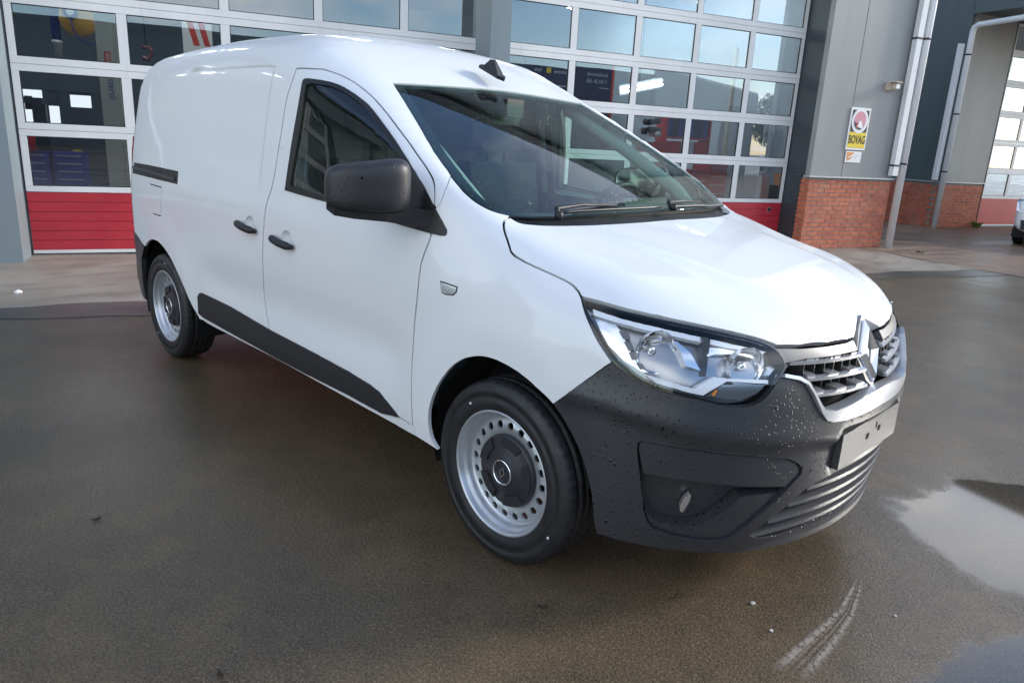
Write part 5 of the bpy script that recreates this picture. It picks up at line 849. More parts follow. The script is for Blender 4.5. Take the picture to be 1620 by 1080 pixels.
def grad(p, e=1.5e-3):
    g = np.stack([F(p[:, 0] + (e if i == 0 else 0), p[:, 1] + (e if i == 1 else 0), p[:, 2] + (e if i == 2 else 0)) - F(p[:, 0] - (e if i == 0 else 0), p[:, 1] - (e if i == 1 else 0), p[:, 2] - (e if i == 2 else 0)) for i in range(3)], 1)
    return g / np.maximum(np.linalg.norm(g, axis=1, keepdims=True), 1e-9)
def resample(uv, step):
    out = []; n = len(uv)
    for i in range(n):
        a, b = uv[i], uv[(i + 1) % n]; L = np.linalg.norm(b - a)
        if L < 2e-4: continue
        k = max(1, int(math.ceil(L / step)))
        for j in range(k): out.append(a + (b - a) * j / k)
    return np.array(out)
def area(uv): return .5 * np.sum(uv[:, 0] * np.roll(uv[:, 1], -1) - np.roll(uv[:, 0], -1) * uv[:, 1])
def inset(uv, d):
    """shrink (d > 0) or grow (d < 0) a closed outline"""
    if abs(d) < 1e-9: return uv
    a = np.roll(uv, 1, 0); b = np.roll(uv, -1, 0)
    e1 = uv - a; e2 = b - uv
    e1 /= np.maximum(np.linalg.norm(e1, axis=1, keepdims=True), 1e-9); e2 /= np.maximum(np.linalg.norm(e2, axis=1, keepdims=True), 1e-9)
    n1 = np.stack([-e1[:, 1], e1[:, 0]], 1); n2 = np.stack([-e2[:, 1], e2[:, 0]], 1)
    m = n1 + n2; m /= np.maximum(np.linalg.norm(m, axis=1, keepdims=True), 1e-6)
    c = np.maximum((m * n1).sum(1), .4)
    return uv + m * (d / c)[:, None] * (1 if area(uv) > 0 else -1)
def inside_poly(pts, poly):
    x, y = pts[:, 0], pts[:, 1]; r = np.zeros(len(pts), bool); n = len(poly)
    x0, y0 = poly[:, 0], poly[:, 1]; x1, y1 = np.roll(x0, -1), np.roll(y0, -1)
    for i in range(n):
        if y0[i] == y1[i]: continue
        c = (y0[i] > y) != (y1[i] > y)
        r ^= c & (x < (x1[i] - x0[i]) * (y - y0[i]) / (y1[i] - y0[i]) + x0[i])
    return r
def panel(name, outer, mat, parent, dom, holes=(), h=.035, gap=0., off=0., flange=.014, hole_gap=0., disp=None, mirror=False, both=False, bstep=None, roll=.0015, extra=None):
    """cut the outline out of the outer surface, fill it with small triangles, fold its rim inwards"""
    bstep = bstep or h * .6
    O = resample(inset(resample(dom.to(outer), bstep), gap), bstep)
    hg = hole_gap if isinstance(hole_gap, (list, tuple)) else [hole_gap] * len(holes)
    H = [resample(inset(resample(dom.to(q), bstep), -g_), min(bstep, .012)) for q, g_ in zip(holes, hg)]
    lo, hi = O.min(0), O.max(0)
    gx, gy = np.meshgrid(np.arange(lo[0], hi[0], h), np.arange(lo[1], hi[1], h * .87)); gx[1::2] += h / 2
    G = np.stack([gx.ravel(), gy.ravel()], 1); keep = inside_poly(G, O)
    for q in H: keep &= ~inside_poly(G, q)
    G = G[keep]; B = np.concatenate([O] + H)
    X = None
    if extra is not None:
        X = dom.to(extra); kx = inside_poly(X, O)
        for q in H: kx &= ~inside_poly(X, q)
        X = X[kx]; X = X[[np.sqrt(((B - x_) ** 2).sum(1)).min() > .004 for x_ in X]] if len(X) else X
    if len(G):
        dm = np.full(len(G), 1e9)
        for i in range(0, len(B), 64): dm = np.minimum(dm, np.sqrt(((G[:, None] - B[None, i:i + 64]) ** 2).sum(2)).min(1))
        G = G[dm > .5 * h]
        if X is not None and len(X):
            dx_ = np.array([np.sqrt(((X - g_) ** 2).sum(1)).min() for g_ in G]); G = np.concatenate([G[dx_ > .014], X])
    V = [Vector(p) for p in np.concatenate([B, G])]; E = []; k = 0
    for q in [O] + H:
        n = len(q); E += [(k + i, k + (i + 1) % n) for i in range(n)]; k += n
    rv, re_, rf, *_ = delaunay_2d_cdt(V, E, [], 0, 1e-6)
    rv = np.array([(v.x, v.y) for v in rv]); tri = np.array([f for f in rf if len(f) == 3])
    c = rv[tri].mean(1); ok = inside_poly(c, O)
    for q in H: ok &= ~inside_poly(c, q)
    tri = tri[ok]
    used, inv = np.unique(tri, return_inverse=True); tri = inv.reshape(-1, 3); rv = rv[used]
    p = dom.solve(rv); nrm = grad(p)
    offs = np.full(len(p), off)
    # boundary edges
    ed = {}
    for t in tri:
        for a, b, c_ in ((t[0], t[1], t[2]), (t[1], t[2], t[0]), (t[2], t[0], t[1])):
            key = (min(a, b), max(a, b)); ed[key] = -1 if key in ed else c_
    be = [(a, b, c_) for (a, b), c_ in ed.items() if c_ >= 0]; bv = sorted({v for e in be for v in e[:2]})
    if disp is not None: offs = offs + disp(p, rv)
    q = p + nrm * offs[:, None]
    if disp is not None:                                            # normals from the displaced triangles
        fn = np.cross(q[tri[:, 1]] - q[tri[:, 0]], q[tri[:, 2]] - q[tri[:, 0]]); sgn = np.sign((fn * nrm[tri[:, 0]]).sum(1)); fn *= sgn[:, None]
        acc = np.zeros_like(q)
        for i in range(3): np.add.at(acc, tri[:, i], fn)
        vn = acc / np.maximum(np.linalg.norm(acc, axis=1, keepdims=True), 1e-12)
    else: vn = nrm
    if roll and flange: q[bv] -= nrm[bv] * roll
    fn = np.cross(q[tri[:, 1]] - q[tri[:, 0]], q[tri[:, 2]] - q[tri[:, 0]]); flip = (fn * nrm[tri[:, 0]]).sum(1) < 0
    tri[flip] = tri[flip][:, ::-1]
    verts = [q]; norms = [vn]; faces = [tuple(int(i) for i in t) for t in tri]; base = len(q)
    if flange:
        idx = {}; fv, fnm = [], []
        cen = {}
        for a, b, c_ in be:
            d = q[b] - q[a]
            out = np.cross(d, nrm[a]); out /= max(np.linalg.norm(out), 1e-9)
            if np.dot(out, q[c_] - q[a]) > 0: out = -out
            i0 = base + len(fv); fv += [q[a], q[b], q[b] - nrm[b] * flange, q[a] - nrm[a] * flange]; fnm += [out] * 4
            f = (i0, i0 + 1, i0 + 2, i0 + 3)
            if np.dot(np.cross(q[b] - q[a], -nrm[a]), out) < 0: f = f[::-1]
            faces.append(f)
        if fv: verts.append(np.array(fv)); norms.append(np.array(fnm))
    Vv = np.concatenate(verts); Nn = np.concatenate(norms)
    res = []
    for m in ((False, True) if both else (mirror,)):
        v2, n2 = (Vv * [1, -1, 1], Nn * [1, -1, 1]) if m else (Vv, Nn)
        me = bpy.data.meshes.new(name); me.from_pydata(v2.tolist(), [], [f[::-1] for f in faces] if m else faces); me.update()
        me.polygons.foreach_set('use_smooth', [True] * len(me.polygons)); me.normals_split_custom_set_from_vertices(n2.tolist())
        res.append(link(name, me, mat, parent))
    return res if both else res[0]
def mir(p): return np.asarray(p)[::-1] * [1, -1, 1]
def cat_(*a): return np.concatenate([np.atleast_2d(np.asarray(x, float)) for x in a])
def near(path, p): return int(np.argmin(np.linalg.norm(np.asarray(path) - np.asarray(p), axis=1)))

van = empty('panel_van', (0, 0, 0), 0, 'white panel van with black unpainted bumper and steel wheels parked on the wet asphalt', 'van')
C6, C4, FR = Dom('cyl', .62), Dom('cyl', .45), Dom('front', 1.40)
t = TR
se = t['seam_a'][-1]; sw = t['seam_a'][0]
iw = near(t['ws_left'], sw); idr = near(t['door_top'], se)
ZS = .336
bl = t['b_line'][t['b_line'][:, 2] > ZS + .05]
b_low = (bl[-1][0] + .03, -.866, ZS)
arch_front_low = t['arch_r'][t['arch_r'][:, 2] > .35]
ar = arch_front_low[::-1]
i_rb = near(ar, (-1.70, -.857, .615))
XE = -1.95
sl_top = [(x, -.765, 1.555) for x in (-.05, -.3, -.55, -.78)]
sl_rear = [(-.80, -.775, 1.53), (-.80, -.80, 1.40), (-.80, -.86, 1.0), (-.80, -.872, .6), (-.80, -.868, ZS)]
right = cat_(t['ws_top'][::-1], t['ws_left'][:iw + 1], t['seam_a'], t['door_top'][:idr][::-1], sl_top, sl_rear, [(-.905, -.868, ZS)], ar[:i_rb + 1], [(-1.76, -.850, .628), (-1.82, -.84, .64), (-1.887, -.833, .657), (XE, -.815, .668)], [(XE, -.81, 1.0), (XE, -.76, 1.4), (XE, -.66, 1.62)], [(XE, -.35, 1.73)])
# extra points where the pressing of the cargo side steps in
stamp = []
for x in np.arange(-1.66, -.14, .022):
    zc_ = 1.597 - .05 * max(0, x + .6) ** 2
    stamp += [(x, -.76, zc_ + d) for d in (-.016, -.007, -.0035, 0, .0035, .007, .014)]
for z in np.arange(1.02, 1.59, .022): stamp += [(float(XRC(z)) + d, -.80, z) for d in (-.02, -.004, .006, .015, .024, .034, .05)]
for z in np.arange(.98, 1.59, .022): stamp += [(x, -.83, z) for x in (-.225, -.205, -.195, -.185, -.175, -.165, -.155, -.135)]
stamp = C6.solve(C6.to(stamp)); stamp = np.concatenate([stamp, stamp * [1, -1, 1]])
shell = panel('body_shell', cat_(right, mir(right)), 'white_paint', van, C6, h=.038, bstep=.022, extra=stamp)
def cup_loop(px, pz):
    U = np.linspace(0, 2 * math.pi, 33)[:-1]
    return C6.solve(C6.to([(px + .016 + .046 * math.cos(a), -.872, pz + .014 + .036 * math.sin(a)) for a in U]))
CUPS = [(-.262, .900), (.072, .874)]
sdo = cat_(bl[::-1], sl_top, sl_rear, [(-.45, -.868, ZS)], [b_low])
for m in (0, 1):
    o = panel('sliding_door', sdo, 'white_paint', van, C6, holes=[cup_loop(*CUPS[0])], h=.04, gap=.0, bstep=.022, mirror=bool(m), roll=0, extra=stamp)
    if not m: sdoor = o
door_out = cat_(t['door_top'], [(.978, -.872, ZS)], [(.6, -.868, ZS)], [(.25, -.868, ZS)], [b_low], bl[::-1][:-1])
cab_doors = panel('cab_door', door_out, 'white_paint', van, C6, holes=[t['glass'], cup_loop(*CUPS[1])], h=.035, gap=.0048, hole_gap=[.012, 0.], both=True)
# window trim (black, with the mirror sail) and glass
wt_ = panel('window_trim', t['window'], 'gasket', cab_doors[0], C6, holes=[t['glass']], h=.03, off=.004, flange=.02, bstep=.012, both=True)
wt_[1].parent = cab_doors[1]
gl_ = panel('window_glass', t['glass'], 'side_glass', cab_doors[0], C6, h=.04, off=-.004, flange=0, gap=-.004, both=True, bstep=.015); gl_[1].parent = cab_doors[1]
fend = cat_(t['ws_left'][iw:], t['hood_side'][1:], t['lamp_left'][1:], t['bump_edge'][::-1][1:], t['arch_f'][t['arch_f'][:, 0] < 1.614][::-1], [(1.06, -.872, .293)], [(.992, -.872, .300)], [(.985, -.872, ZS)], t['door_top'][idr:][::-1], t['seam_a'][::-1][1:-1])
fenders = panel('fender', fend, 'white_paint', van, C6, h=.03, gap=.002, both=True, bstep=.015)
sill = cat_([(-.905, -.868, ZS), (-.5, -.868, ZS), (0, -.868, ZS), (.5, -.868, ZS), (.985, -.872, ZS)], [(.992, -.872, .300)], t['sill'][t['sill'][:, 0] < .99][::-1])
panel('sill_panel', sill, 'white_paint', van, C6, h=.03, off=-.001, gap=.001, both=True, flange=.05)
# hood
hf = np.array([(2.099, -.365, .8127), (2.131, -.2475, .808), (2.147, -.15, .806), (2.151, -.108, .809), (2.141, -.075, .822), (2.126, -.035, .843), (2.118, -.010, .853)])
lampn = t['hood_side'][-1]
hl = cat_(t['lamp_top'][:22] + [0, 0, .002], [(2.056, -.462, .828), (2.070, -.4434, .8195)])
hr = t['hood_rear'][t['hood_rear'][:, 1] < -.02]
hhalf = cat_([(1.392, 0, 1.077)], hr[::-1], t['hood_side'][1:-1], hl, hf)
hood = panel('hood', cat_(hhalf, mir(hhalf[1:])), 'white_paint', van, C4, h=.03, gap=.0038, bstep=.015, flange=.03)
# windscreen
wb = np.array([(1.236, -.58, 1.09), (1.258, -.45, 1.088), (1.276, -.3, 1.086), (1.286, -.15, 1.085), (1.288, 0, 1.085)])
whalf = cat_(t['ws_top'][::-1], t['ws_left'], wb[:-1])
wso = cat_(whalf, [wb[-1]], mir(whalf[1:]))
wuv = C6.to(wso)
inner = C6.solve(inset(resample(wuv, .03), .030))
frit = panel('screen_border', wso, 'gasket', van, C6, holes=[inner], h=.03, off=-.007, flange=.012, gap=.003, bstep=.02)
panel('windscreen', wso, 'windscreen_glass', van, C6, h=.04, off=-.003, flange=0, gap=.004)
panel('scuttle', cat_(mir(cat_(t['ws_left'][-1:], wb[:-1])), [wb[-1]][:0], cat_(t['ws_left'][-1:], wb)[::1], ) if False else cat_(t['ws_left'][-2:], wb, mir(cat_(t['ws_left'][-2:], wb[:-1])), mir(hr[::-1]), [(1.40, 0, 1.077)], hr[::-1]), 'dark_plastic', van, C6, h=.03, off=-.022, flange=.03)
# cladding, flap, rail slot, indicator
clad = cat_(t['cladding'][:-1])
panel('door_cladding', clad, 'cladding_plastic', cab_doors[0], C6, h=.03, off=.009, flange=.014, roll=.004, both=True, bstep=.012)
panel('flap_gap', t['fuel'][:-1] + np.where(t['fuel'][:-1][:, 2:3] > .91, [0, 0, .007], [0, 0, -.007]), 'gasket', shell, C6, h=.03, off=.0012, flange=.0, roll=0)
panel('fuel_flap', t['fuel'][:-1], 'white_paint', shell, C6, h=.03, off=.0030, flange=.0035, gap=.0, roll=0)
panel('rail_slot', t['rail'], 'dark_plastic', shell, C6, h=.03, off=.0035, flange=.006, both=True)
rl = t['rail']; zt = 1.062
panel('slide_rail', cat_([(-1.91, -.803, 1.066), (-1.14, -.845, 1.048), (-1.145, -.846, 1.036), (-1.91, -.805, 1.052)]), 'slot_black', shell, C6, h=.02, off=.010, flange=.010)
panel('indicator_rim', C6.solve(inset(resample(C6.to(t['indicator'][:-1]), .004), -.0035)), 'slot_black', fenders[0], C6, h=.01, off=.002, flange=.003, bstep=.004, both=True)
panel('side_indicator', t['indicator'][:-1], 'lamp_chrome', fenders[0], C6, h=.01, off=.004, flange=.006, bstep=.004, both=True)
panel('indicator_lens', t['indicator'][:-1], 'lamp_glass', fenders[0], C6, h=.01, off=.008, flange=.004, gap=.003, bstep=.004, both=True)

# ---- door handles with their cups
def handle(px, pz, parent, sgn=-1):
    c = np.array([[px, sgn * .95, pz]]); uv = C6.to([[px, -.872, pz]]); p = C6.solve(uv)[0]
    y = p[1]
    h = MB(); n = 14
    for k in range(n + 1): pass
    pts = []; rad = []
    for i in range(15):
        u = i / 14; x = px - .088 + .176 * u; z = pz + .010 - .022 * u
        out = .012 + .020 * max(0., math.sin(math.pi * u)) ** .6
        pts.append((x, (y - out) * (1 if sgn < 0 else -1), z)); rad.append(.0165 * (min(1, .55 + 3 * u, .55 + 3 * (1 - u))))
    o = h.tube(pts, rad, 14).build('handle', 'cladding_plastic', parent)
    cup = cup_loop(px, pz)
    def dsp(p, uv):
        r = np.hypot((p[:, 0] - px - .016) / .046, (p[:, 2] - pz - .014) / .036); return -.024 * np.sqrt(1 - np.clip(r, 0, 1) ** 2) * .999
    panel('handle_cup', cup, 'white_paint', parent, C6, h=.008, flange=0, disp=dsp, bstep=.006, mirror=sgn > 0)
handle(-.262, .900, sdoor)
handle(.072, .874, cab_doors[0])
handle(.072, .874, cab_doors[1], 1)

# ---- rear end
RE = Dom('rear')
th = np.linspace(0, 1.62, 30); sec = C6.solve(np.stack([np.full(30, XE), th * .8], 1))
sec = sec[sec[:, 2] > .675]
panel('rear_door', cat_(sec, [(XE, -.79, .68)], [(XE, 0, .68)], mir(cat_(sec[1:], [(XE, -.79, .68)]))), 'white_paint', van, RE, h=.05, flange=.0, bstep=.04)
rbz = [.668, .55, .40, .30]
rb = cat_([(-1.70, -.857, .612), (-1.76, -.85, .628), (-1.82, -.84, .64), (-1.887, -.833, .655), (XE, -.815, .666), (XE, -.81, .5), (XE, -.80, .27), (-1.80, -.83, .27)], ar[::-1][:near(ar[::-1], (-1.70, -.857, .615)) + 1])
panel('bumper_corner', rb, 'black_plastic', van, C6, h=.03, off=.004, both=True, flange=.03)
rs = C6.solve(C6.to([(XE, -.80, z) for z in (.668, .5, .28)]))
panel('rear_bumper', cat_(rs, mir(rs)), 'black_plastic', van, RE, h=.05, off=.004, flange=.02)
lp = C6.solve(C6.to([(-1.92, -.81, .75), (-1.92, -.80, 1.02), (-1.95, -.78, 1.02), (-1.95, -.79, .75)]))
tl = np.array([(-1.97, -.76, 1.24), (-1.97, -.66, 1.24), (-1.97, -.68, .72), (-1.97, -.78, .72)])
panel('tail_light', tl, 'red_lens', van, RE, h=.04, off=.012, flange=.014, both=True)

# ---- front bumper
fe = t['arch_f'][t['arch_f'][:, 0] > 1.612]
lbm = t['lamp_bot']
bot = np.array([(1.790, -.815, .248), (1.86, -.775, .240), (1.93, -.70, .227), (2.01, -.58, .206), (2.06, -.45, .192), (2.10, -.3, .188), (2.125, -.15, .190), (2.135, 0, .192)])
gop = np.array([(2.105, -.4679, .742), (2.128, -.42, .730), (2.140, -.391, .7154), (2.152, -.372, .688), (2.163, -.3583, .6608), (2.172, -.340, .630), (2.180, -.315, .604), (2.188, -.285, .594), (2.20, -.22, .590), (2.208, -.13, .592), (2.214, 0, .596)])
bhalf = cat_(fe[::-1], t['bump_edge'][1:], lbm[1:-4], gop)
intk = np.array([(2.0806, -.4889, .2564), (2.1104, -.4452, .2989), (2.1369, -.3931, .3371), (2.1621, -.3372, .3816), (2.178, -.285, .400), (2.197, -.19, .412), (2.208, -.08, .418), (2.212, 0, .420)])
intl = np.array([(2.135, 0, .222), (2.125, -.12, .221), (2.105, -.25, .221), (2.085, -.36, .224), (2.08, -.44, .236)])
ihole = cat_(intk, mir(intk[:-1]), mir(intl[1:]), intl)
fog = t['fog'][:-1]
def crease(p, uv):                                                    # soft horizontal edge above the fog pocket
    zc = np.interp(np.abs(p[:, 1]), [0, .23, .52, .69, .83], [.530, .534, .560, .585, .64])
    d = p[:, 2] - zc; return .014 * np.exp(-(np.maximum(d, 0) / .05) ** 2) * (d > 0) + .014 * np.exp(-(np.minimum(d, 0) / .012) ** 2) * (d <= 0) - .002 - .036 * (1 - sstep(.215, .245, np.abs(p[:, 1]))) * sstep(.43, .445, p[:, 2]) * (1 - sstep(.535, .56, p[:, 2]))
fogm = fog * [1, -1, 1]
bumper = panel('bumper', cat_(bhalf, mir(bhalf[:-1]), mir(bot[:-1]), bot[::-1]), 'black_plastic', van, FR, holes=[ihole, fog, fogm], h=.022, gap=.001, off=.002, flange=.022, disp=crease, bstep=.014, roll=.003)
# fog pocket
panel('fog_pocket', fog, 'black_plastic', bumper, FR, h=.02, off=-.060, flange=0, gap=-.003, bstep=.012, both=True)
fb = t['fogbar']
top_edge = [p for p in fog if p[2] > .44]
i0 = near(fog, fb[0]); 
bar = cat_(fog[near(fog, (1.872, -.7888, .5289)):], fog[:near(fog, (2.155, -.381, .423)) + 1], fb[::-1][1:-1])
panel('fog_bar', bar, 'black_plastic', bumper, FR, h=.02, off=-.004, flange=.05, gap=.004, bstep=.012, roll=.006, both=True)
lowlip = cat_(fog[near(fog, (2.1348, -.4363, .4036)):near(fog, (1.8981, -.7651, .3465)) + 1], [(1.925, -.745, .318), (1.985, -.680, .300), (2.014, -.634, .3085), (2.052, -.5885, .346), (2.083, -.5505, .394)])
panel('fog_lip', lowlip, 'black_plastic', bumper, FR, h=.02, off=-.010, flange=.04, gap=.003, bstep=.012, roll=.006, both=True)
fl = t['foglamp'].mean(0)
panel('fog_lamp', t['foglamp'], 'lamp_chrome', bumper, FR, h=.01, off=-.036, flange=.014, bstep=.006, both=True)
panel('fog_lens', t['foglamp'], 'lamp_glass', bumper, FR, h=.01, off=-.024, flange=.004, bstep=.006, gap=.002, both=True)
# reinforcement behind everything
MB().box(1.2, 2.02, -.48, .48, .24, .74).box(.95, 1.8, -.60, .60, .25, .86).build('engine_bay', 'liner', van)

# ---- headlights
hlo = cat_(t['lamp_top'][:-1], t['lamp_bot'][::-1][:-1], t['lamp_left'][::-1][:-1])
for m in (False, True):
    bowl = panel('headlight', hlo, 'lamp_grey', van, FR, h=.02, off=-.050, flange=0, gap=.003, mirror=m, bstep=.01)
    kw = dict(mirror=m, bstep=.008)
    rim_in = FR.solve(inset(resample(FR.to(hlo), .008), .0045))
    panel('lamp_rim', hlo, 'gasket', bowl, FR, holes=[rim_in], h=.02, off=-.004, flange=.010, gap=.002, **kw)
    panel('lamp_lens', hlo, 'lamp_glass', bowl, FR, h=.02, off=0., flange=.0, gap=.002, **kw)
    panel('light_strip', t['drl_top'][:-1], 'lamp_white', bowl, FR, h=.012, off=-.016, flange=.02, **kw)
    panel('light_wing', t['drl_side'][:-1], 'lamp_chrome', bowl, FR, h=.012, off=-.018, flange=.03, **kw)
    panel('lamp_trim', t['trim_low'][:-1], 'lamp_white', bowl, FR, h=.012, off=-.014, flange=.03, **kw)
    panel('lamp_wall', t['mid_wall'][:-1], 'lamp_chrome', bowl, FR, h=.012, off=-.020, flange=.03, **kw)
    panel('turn_signal', t['turn'][:-1], 'lamp_grey', bowl, FR, h=.012, off=-.022, flange=.02, **kw)
    panel('amber_bulb', t['amber'][:-1], 'amber', bowl, FR, h=.008, gap=.002, off=-.018, flange=.01, **kw)
    for q_ in ('slot0', 'slot1', 'slot2', 'slot3'): panel('wing_slot', t[q_][:-1], 'lamp_smoke', bowl, FR, h=.012, off=-.0165, flange=.004, **kw)
    panel('lamp_wall', t['mid_top'][:-1], 'lamp_chrome', bowl, FR, h=.012, off=-.024, flange=.02, **kw)
    panel('lamp_wall', t['lens2'][:-1], 'lamp_chrome', bowl, FR, h=.012, off=-.022, flange=.02, **kw)
    for (cx_, cy_, cz_, r, dp) in ((1.874, -.745, .808, .058, .04), (2.030, -.535, .772, .056, .045)):
        q = FR.solve(FR.to([(cx_, cy_, cz_)]))[0]; n_ = grad(np.array([q]))[0]; ax = Vector((1, -.25, 0)).normalized(); 
        ctr = Vector(q) - Vector(n_) * .022
        prof = [(r * math.sin(a), -dp * 1.3 * math.cos(a) ** 1.0) for a in np.linspace(.05, 1.45, 12)]
        mb = MB(); mb.lathe([(r_, h_) for r_, h_ in prof] + [(r + .004, 0.002)], 36, 'x')
        mb.lathe([(.0, -.012), (.011, -.012), (.014, -.02), (.014, -.045), (.0, -.045)], 16, 'x')
        loc = Vector((ctr.x, ctr.y * (1 if not m else -1), ctr.z))
        mb.build('reflector', 'lamp_chrome', bowl, loc=loc, rot=(0, 0, -.30 if not m else .30))
    # grey divider between the two reflectors
    q = FR.solve(FR.to([(1.965, -.635, .79)]))[0]
    MB().box(-.03, .0, -.010, .010, -.055, .05).build('lamp_divider', 'lamp_smoke', bowl, .004, loc=(q[0] - .025, (q[1] + .018) * (1 if not m else -1), q[2]), rot=(0, 0, -.6 if not m else .6))

# ------------------------------------------------------------------ grille, emblem, plate, intake
def front_pt(y, z, off=0.):
    y = np.atleast_1d(np.asarray(y, float)); z = np.broadcast_to(np.asarray(z, float), y.shape)
    x = 2.2 - .42 * y * y
    for _ in range(3):
        p = FR.solve(FR.to(np.stack([x, y, z], 1))); x = x + (x - 1.4) * (y - p[:, 1]) * 0 + (p[:, 0] - x)
    n = grad(p); return p + n * off, n
def fbar(name, parent, mat, y0, y1, z, h, depth, off, n=24, drop=0., smooth=True, bev=.002, zf=None):
    ys = np.linspace(y0, y1, n); zz_ = np.array([z if zf is None else zf(y) for y in ys]); p, nn = front_pt(ys, zz_, 0.); of_ = np.array([off(y) if callable(off) else off for y in ys]); p = p + nn * of_[:, None]
    mb = MB(); R_ = []
    for q, m_ in zip(p, nn):
        m2 = np.array([m_[0], m_[1], 0]); m2 /= np.linalg.norm(m2); b_ = q - m2 * depth
        R_.append([mb.bm.verts.new(v) for v in ((q[0], q[1], q[2] - h / 2 - drop), (q[0], q[1], q[2] + h / 2 - drop), (b_[0], b_[1], q[2] + h / 2 + .004), (b_[0], b_[1], q[2] - h / 2))])
    for A, B in zip(R_[:-1], R_[1:]):
        for k_ in range(4): mb.bm.faces.new((A[k_], B[k_], B[(k_ + 1) % 4], A[(k_ + 1) % 4]))
    mb.bm.faces.new(R_[0]); mb.bm.faces.new(list(reversed(R_[-1])))
    return mb.build(name, mat, parent, bev)
gback = cat_(hf + [.0, 0, -.004], [(2.112, 0, .845)], mir(hf + [.0, 0, -.004]), mir(gop[:-1])[::1][::-1][::-1], gop[::-1][:0])
go2 = cat_([(2.070, -.452, .815)], hf[:5], [(2.150, 0, .80)], mir(cat_([(2.070, -.452, .815)], hf[:5])), (gop * [1, -1, 1]), gop[::-1][1:])
grille = panel('grille', go2, 'liner', van, FR, h=.04, off=-.075, flange=0, bstep=.02)
tin = np.array([(2.098, -.460, .7505), (2.125, -.414, .739), (2.139, -.384, .7215), (2.153, -.3635, .690), (2.165, -.349, .663), (2.176, -.329, .638), (2.187, -.28, .628), (2.198, -.22, .634), (2.206, -.157, .642), (2.210, -.09, .650), (2.212, 0, .654)])
panel('grille_surround', cat_(gop, mir(gop[:-1]), (tin * [1, -1, 1]), tin[::-1][1:]), 'satin_plastic', grille, FR, h=.016, off=.012, flange=.04, roll=.004, bstep=.012)
cap = cat_([(2.070, -.448, .816)], hf[:4] + [0, 0, -.004], [(2.150, -.104, .778), (2.13, -.25, .779), (2.105, -.35, .783), (2.078, -.44, .778)])
panel('grille_cap', cap, 'grille_plastic', grille, FR, h=.02, off=-.006, flange=.04, roll=.003, both=True, bstep=.012)
for sg_ in (-1, 1):
    for bi, (z_, ye) in enumerate(((.768, .425), (.722, .375), (.675, .350))):
        zf_ = lambda y, z_=z_: z_ - .006 + .012 * (abs(y) / .4) ** 2
        fbar('grille_bar', grille, 'grille_plastic', sg_ * .080, sg_ * ye, z_, .009, .065, -.020, zf=zf_)
        fbar('bar_edge', grille, 'bar_silver', sg_ * .082, sg_ * (ye - .004), z_, .0085, .014, -.010, zf=lambda y, z_=z_: zf_(y, z_) - .001)
        y_ = .095 + .03 * (bi % 2); j = 0
        while y_ < ye - .04:
            fbar('bar_step', grille, 'bar_silver', sg_ * y_, sg_ * min(y_ + .048, ye - .006), z_, .009, .038, -.014, 5, zf=lambda y, z_=z_: zf_(y, z_) + .008)
            y_ += .105; j += 1
    for j in range(7):
        y_ = sg_ * (.105 + .045 * j); zb, zt = (.652, .772) if j < 6 else (.69, .772)
        p, _ = front_pt([y_], .71, -.058); p = p[0]; MB().box(-.02, .02, -.002, .002, zb - p[2], zt - p[2]).build('grille_rib', 'dark_plastic', grille, loc=tuple(p))
# emblem: a faceted lozenge on a holder whose glare is put into its silver colour
em = empty('x', (0, 0, 0)); bpy.data.objects.remove(em)
tilt = .31
def loz(s_, w, x): return [(x, 0, s_), (x, w, 0), (x, 0, -s_), (x, -w, 0)]
mb = MB(); mb.prism([(-.05, 0, .116), (-.05, .040, .075), (-.05, .084, 0), (-.05, .040, -.085), (-.05, 0, -.112), (-.05, -.040, -.085), (-.05, -.084, 0), (-.05, -.040, .075)], (.056, 0, 0))
hold = mb.build('emblem_holder', 'bar_silver', grille, .006, loc=(2.150, 0, .748), rot=(0, -tilt, 0))
mb = MB(); L = [loz(.100, .073, .007), loz(.098, .071, .012), loz(.074, .050, .024), loz(.046, .026, .010), loz(.046, .026, .007)]
R_ = [[mb.bm.verts.new(v) for v in q] for q in L]
for A, B in zip(R_[:-1], R_[1:]):
    for k_ in range(4): mb.bm.faces.new((A[k_], A[(k_ + 1) % 4], B[(k_ + 1) % 4], B[k_]))
for k_ in range(4): mb.bm.faces.new((R_[0][k_], R_[4][k_], R_[4][(k_ + 1) % 4], R_[0][(k_ + 1) % 4]))
mb.build('emblem', 'chrome', grille, loc=(2.150, 0, .748), rot=(0, -tilt, 0))
# number plate holder, blank
pl = MB().box(-.045, 0, -.235, .235, -.056, .056).build('plate_holder', 'plate_plastic', bumper, .004, loc=(2.212, 0, .489))
for q in ((-.038, -.018, -.008, .010), (.058, .078, -.002, .016), (.036, .041, .012, .034)): MB().box(.0005, .0015, *q).build('screw_slot', 'liner', pl)
# lower intake
ib = panel('intake_back', ihole, 'liner', bumper, FR, h=.04, off=-.07, flange=0, bstep=.02)
def ihalf(z): return float(np.interp(z, intk[:, 2], -intk[:, 1]))
for z_ in (.388, .345, .300, .258):
    fbar('intake_slat', bumper, 'grille_plastic', -ihalf(z_) + .004, ihalf(z_) - .004, z_, .012, .062, -.010, 40, drop=.010)
for z_ in (.365, .322, .279, .238):
    for j in range(-4, 5):
        y_ = j * .092 + (.03 if int(z_ * 1000) % 2 else 0)
        if abs(y_) < ihalf(z_) - .05:
            p, _ = front_pt([y_], z_, -.05); p = p[0]; MB().box(-.02, .02, -.014, .014, -.014, .014).build('intake_block', 'grille_plastic', bumper, .002, loc=tuple(p))
fbar('bumper_lip', bumper, 'plate_plastic', -.56, .56, .200, .018, .05, lambda y: .010 - .016 * (abs(y) / .52) ** 3, 50)

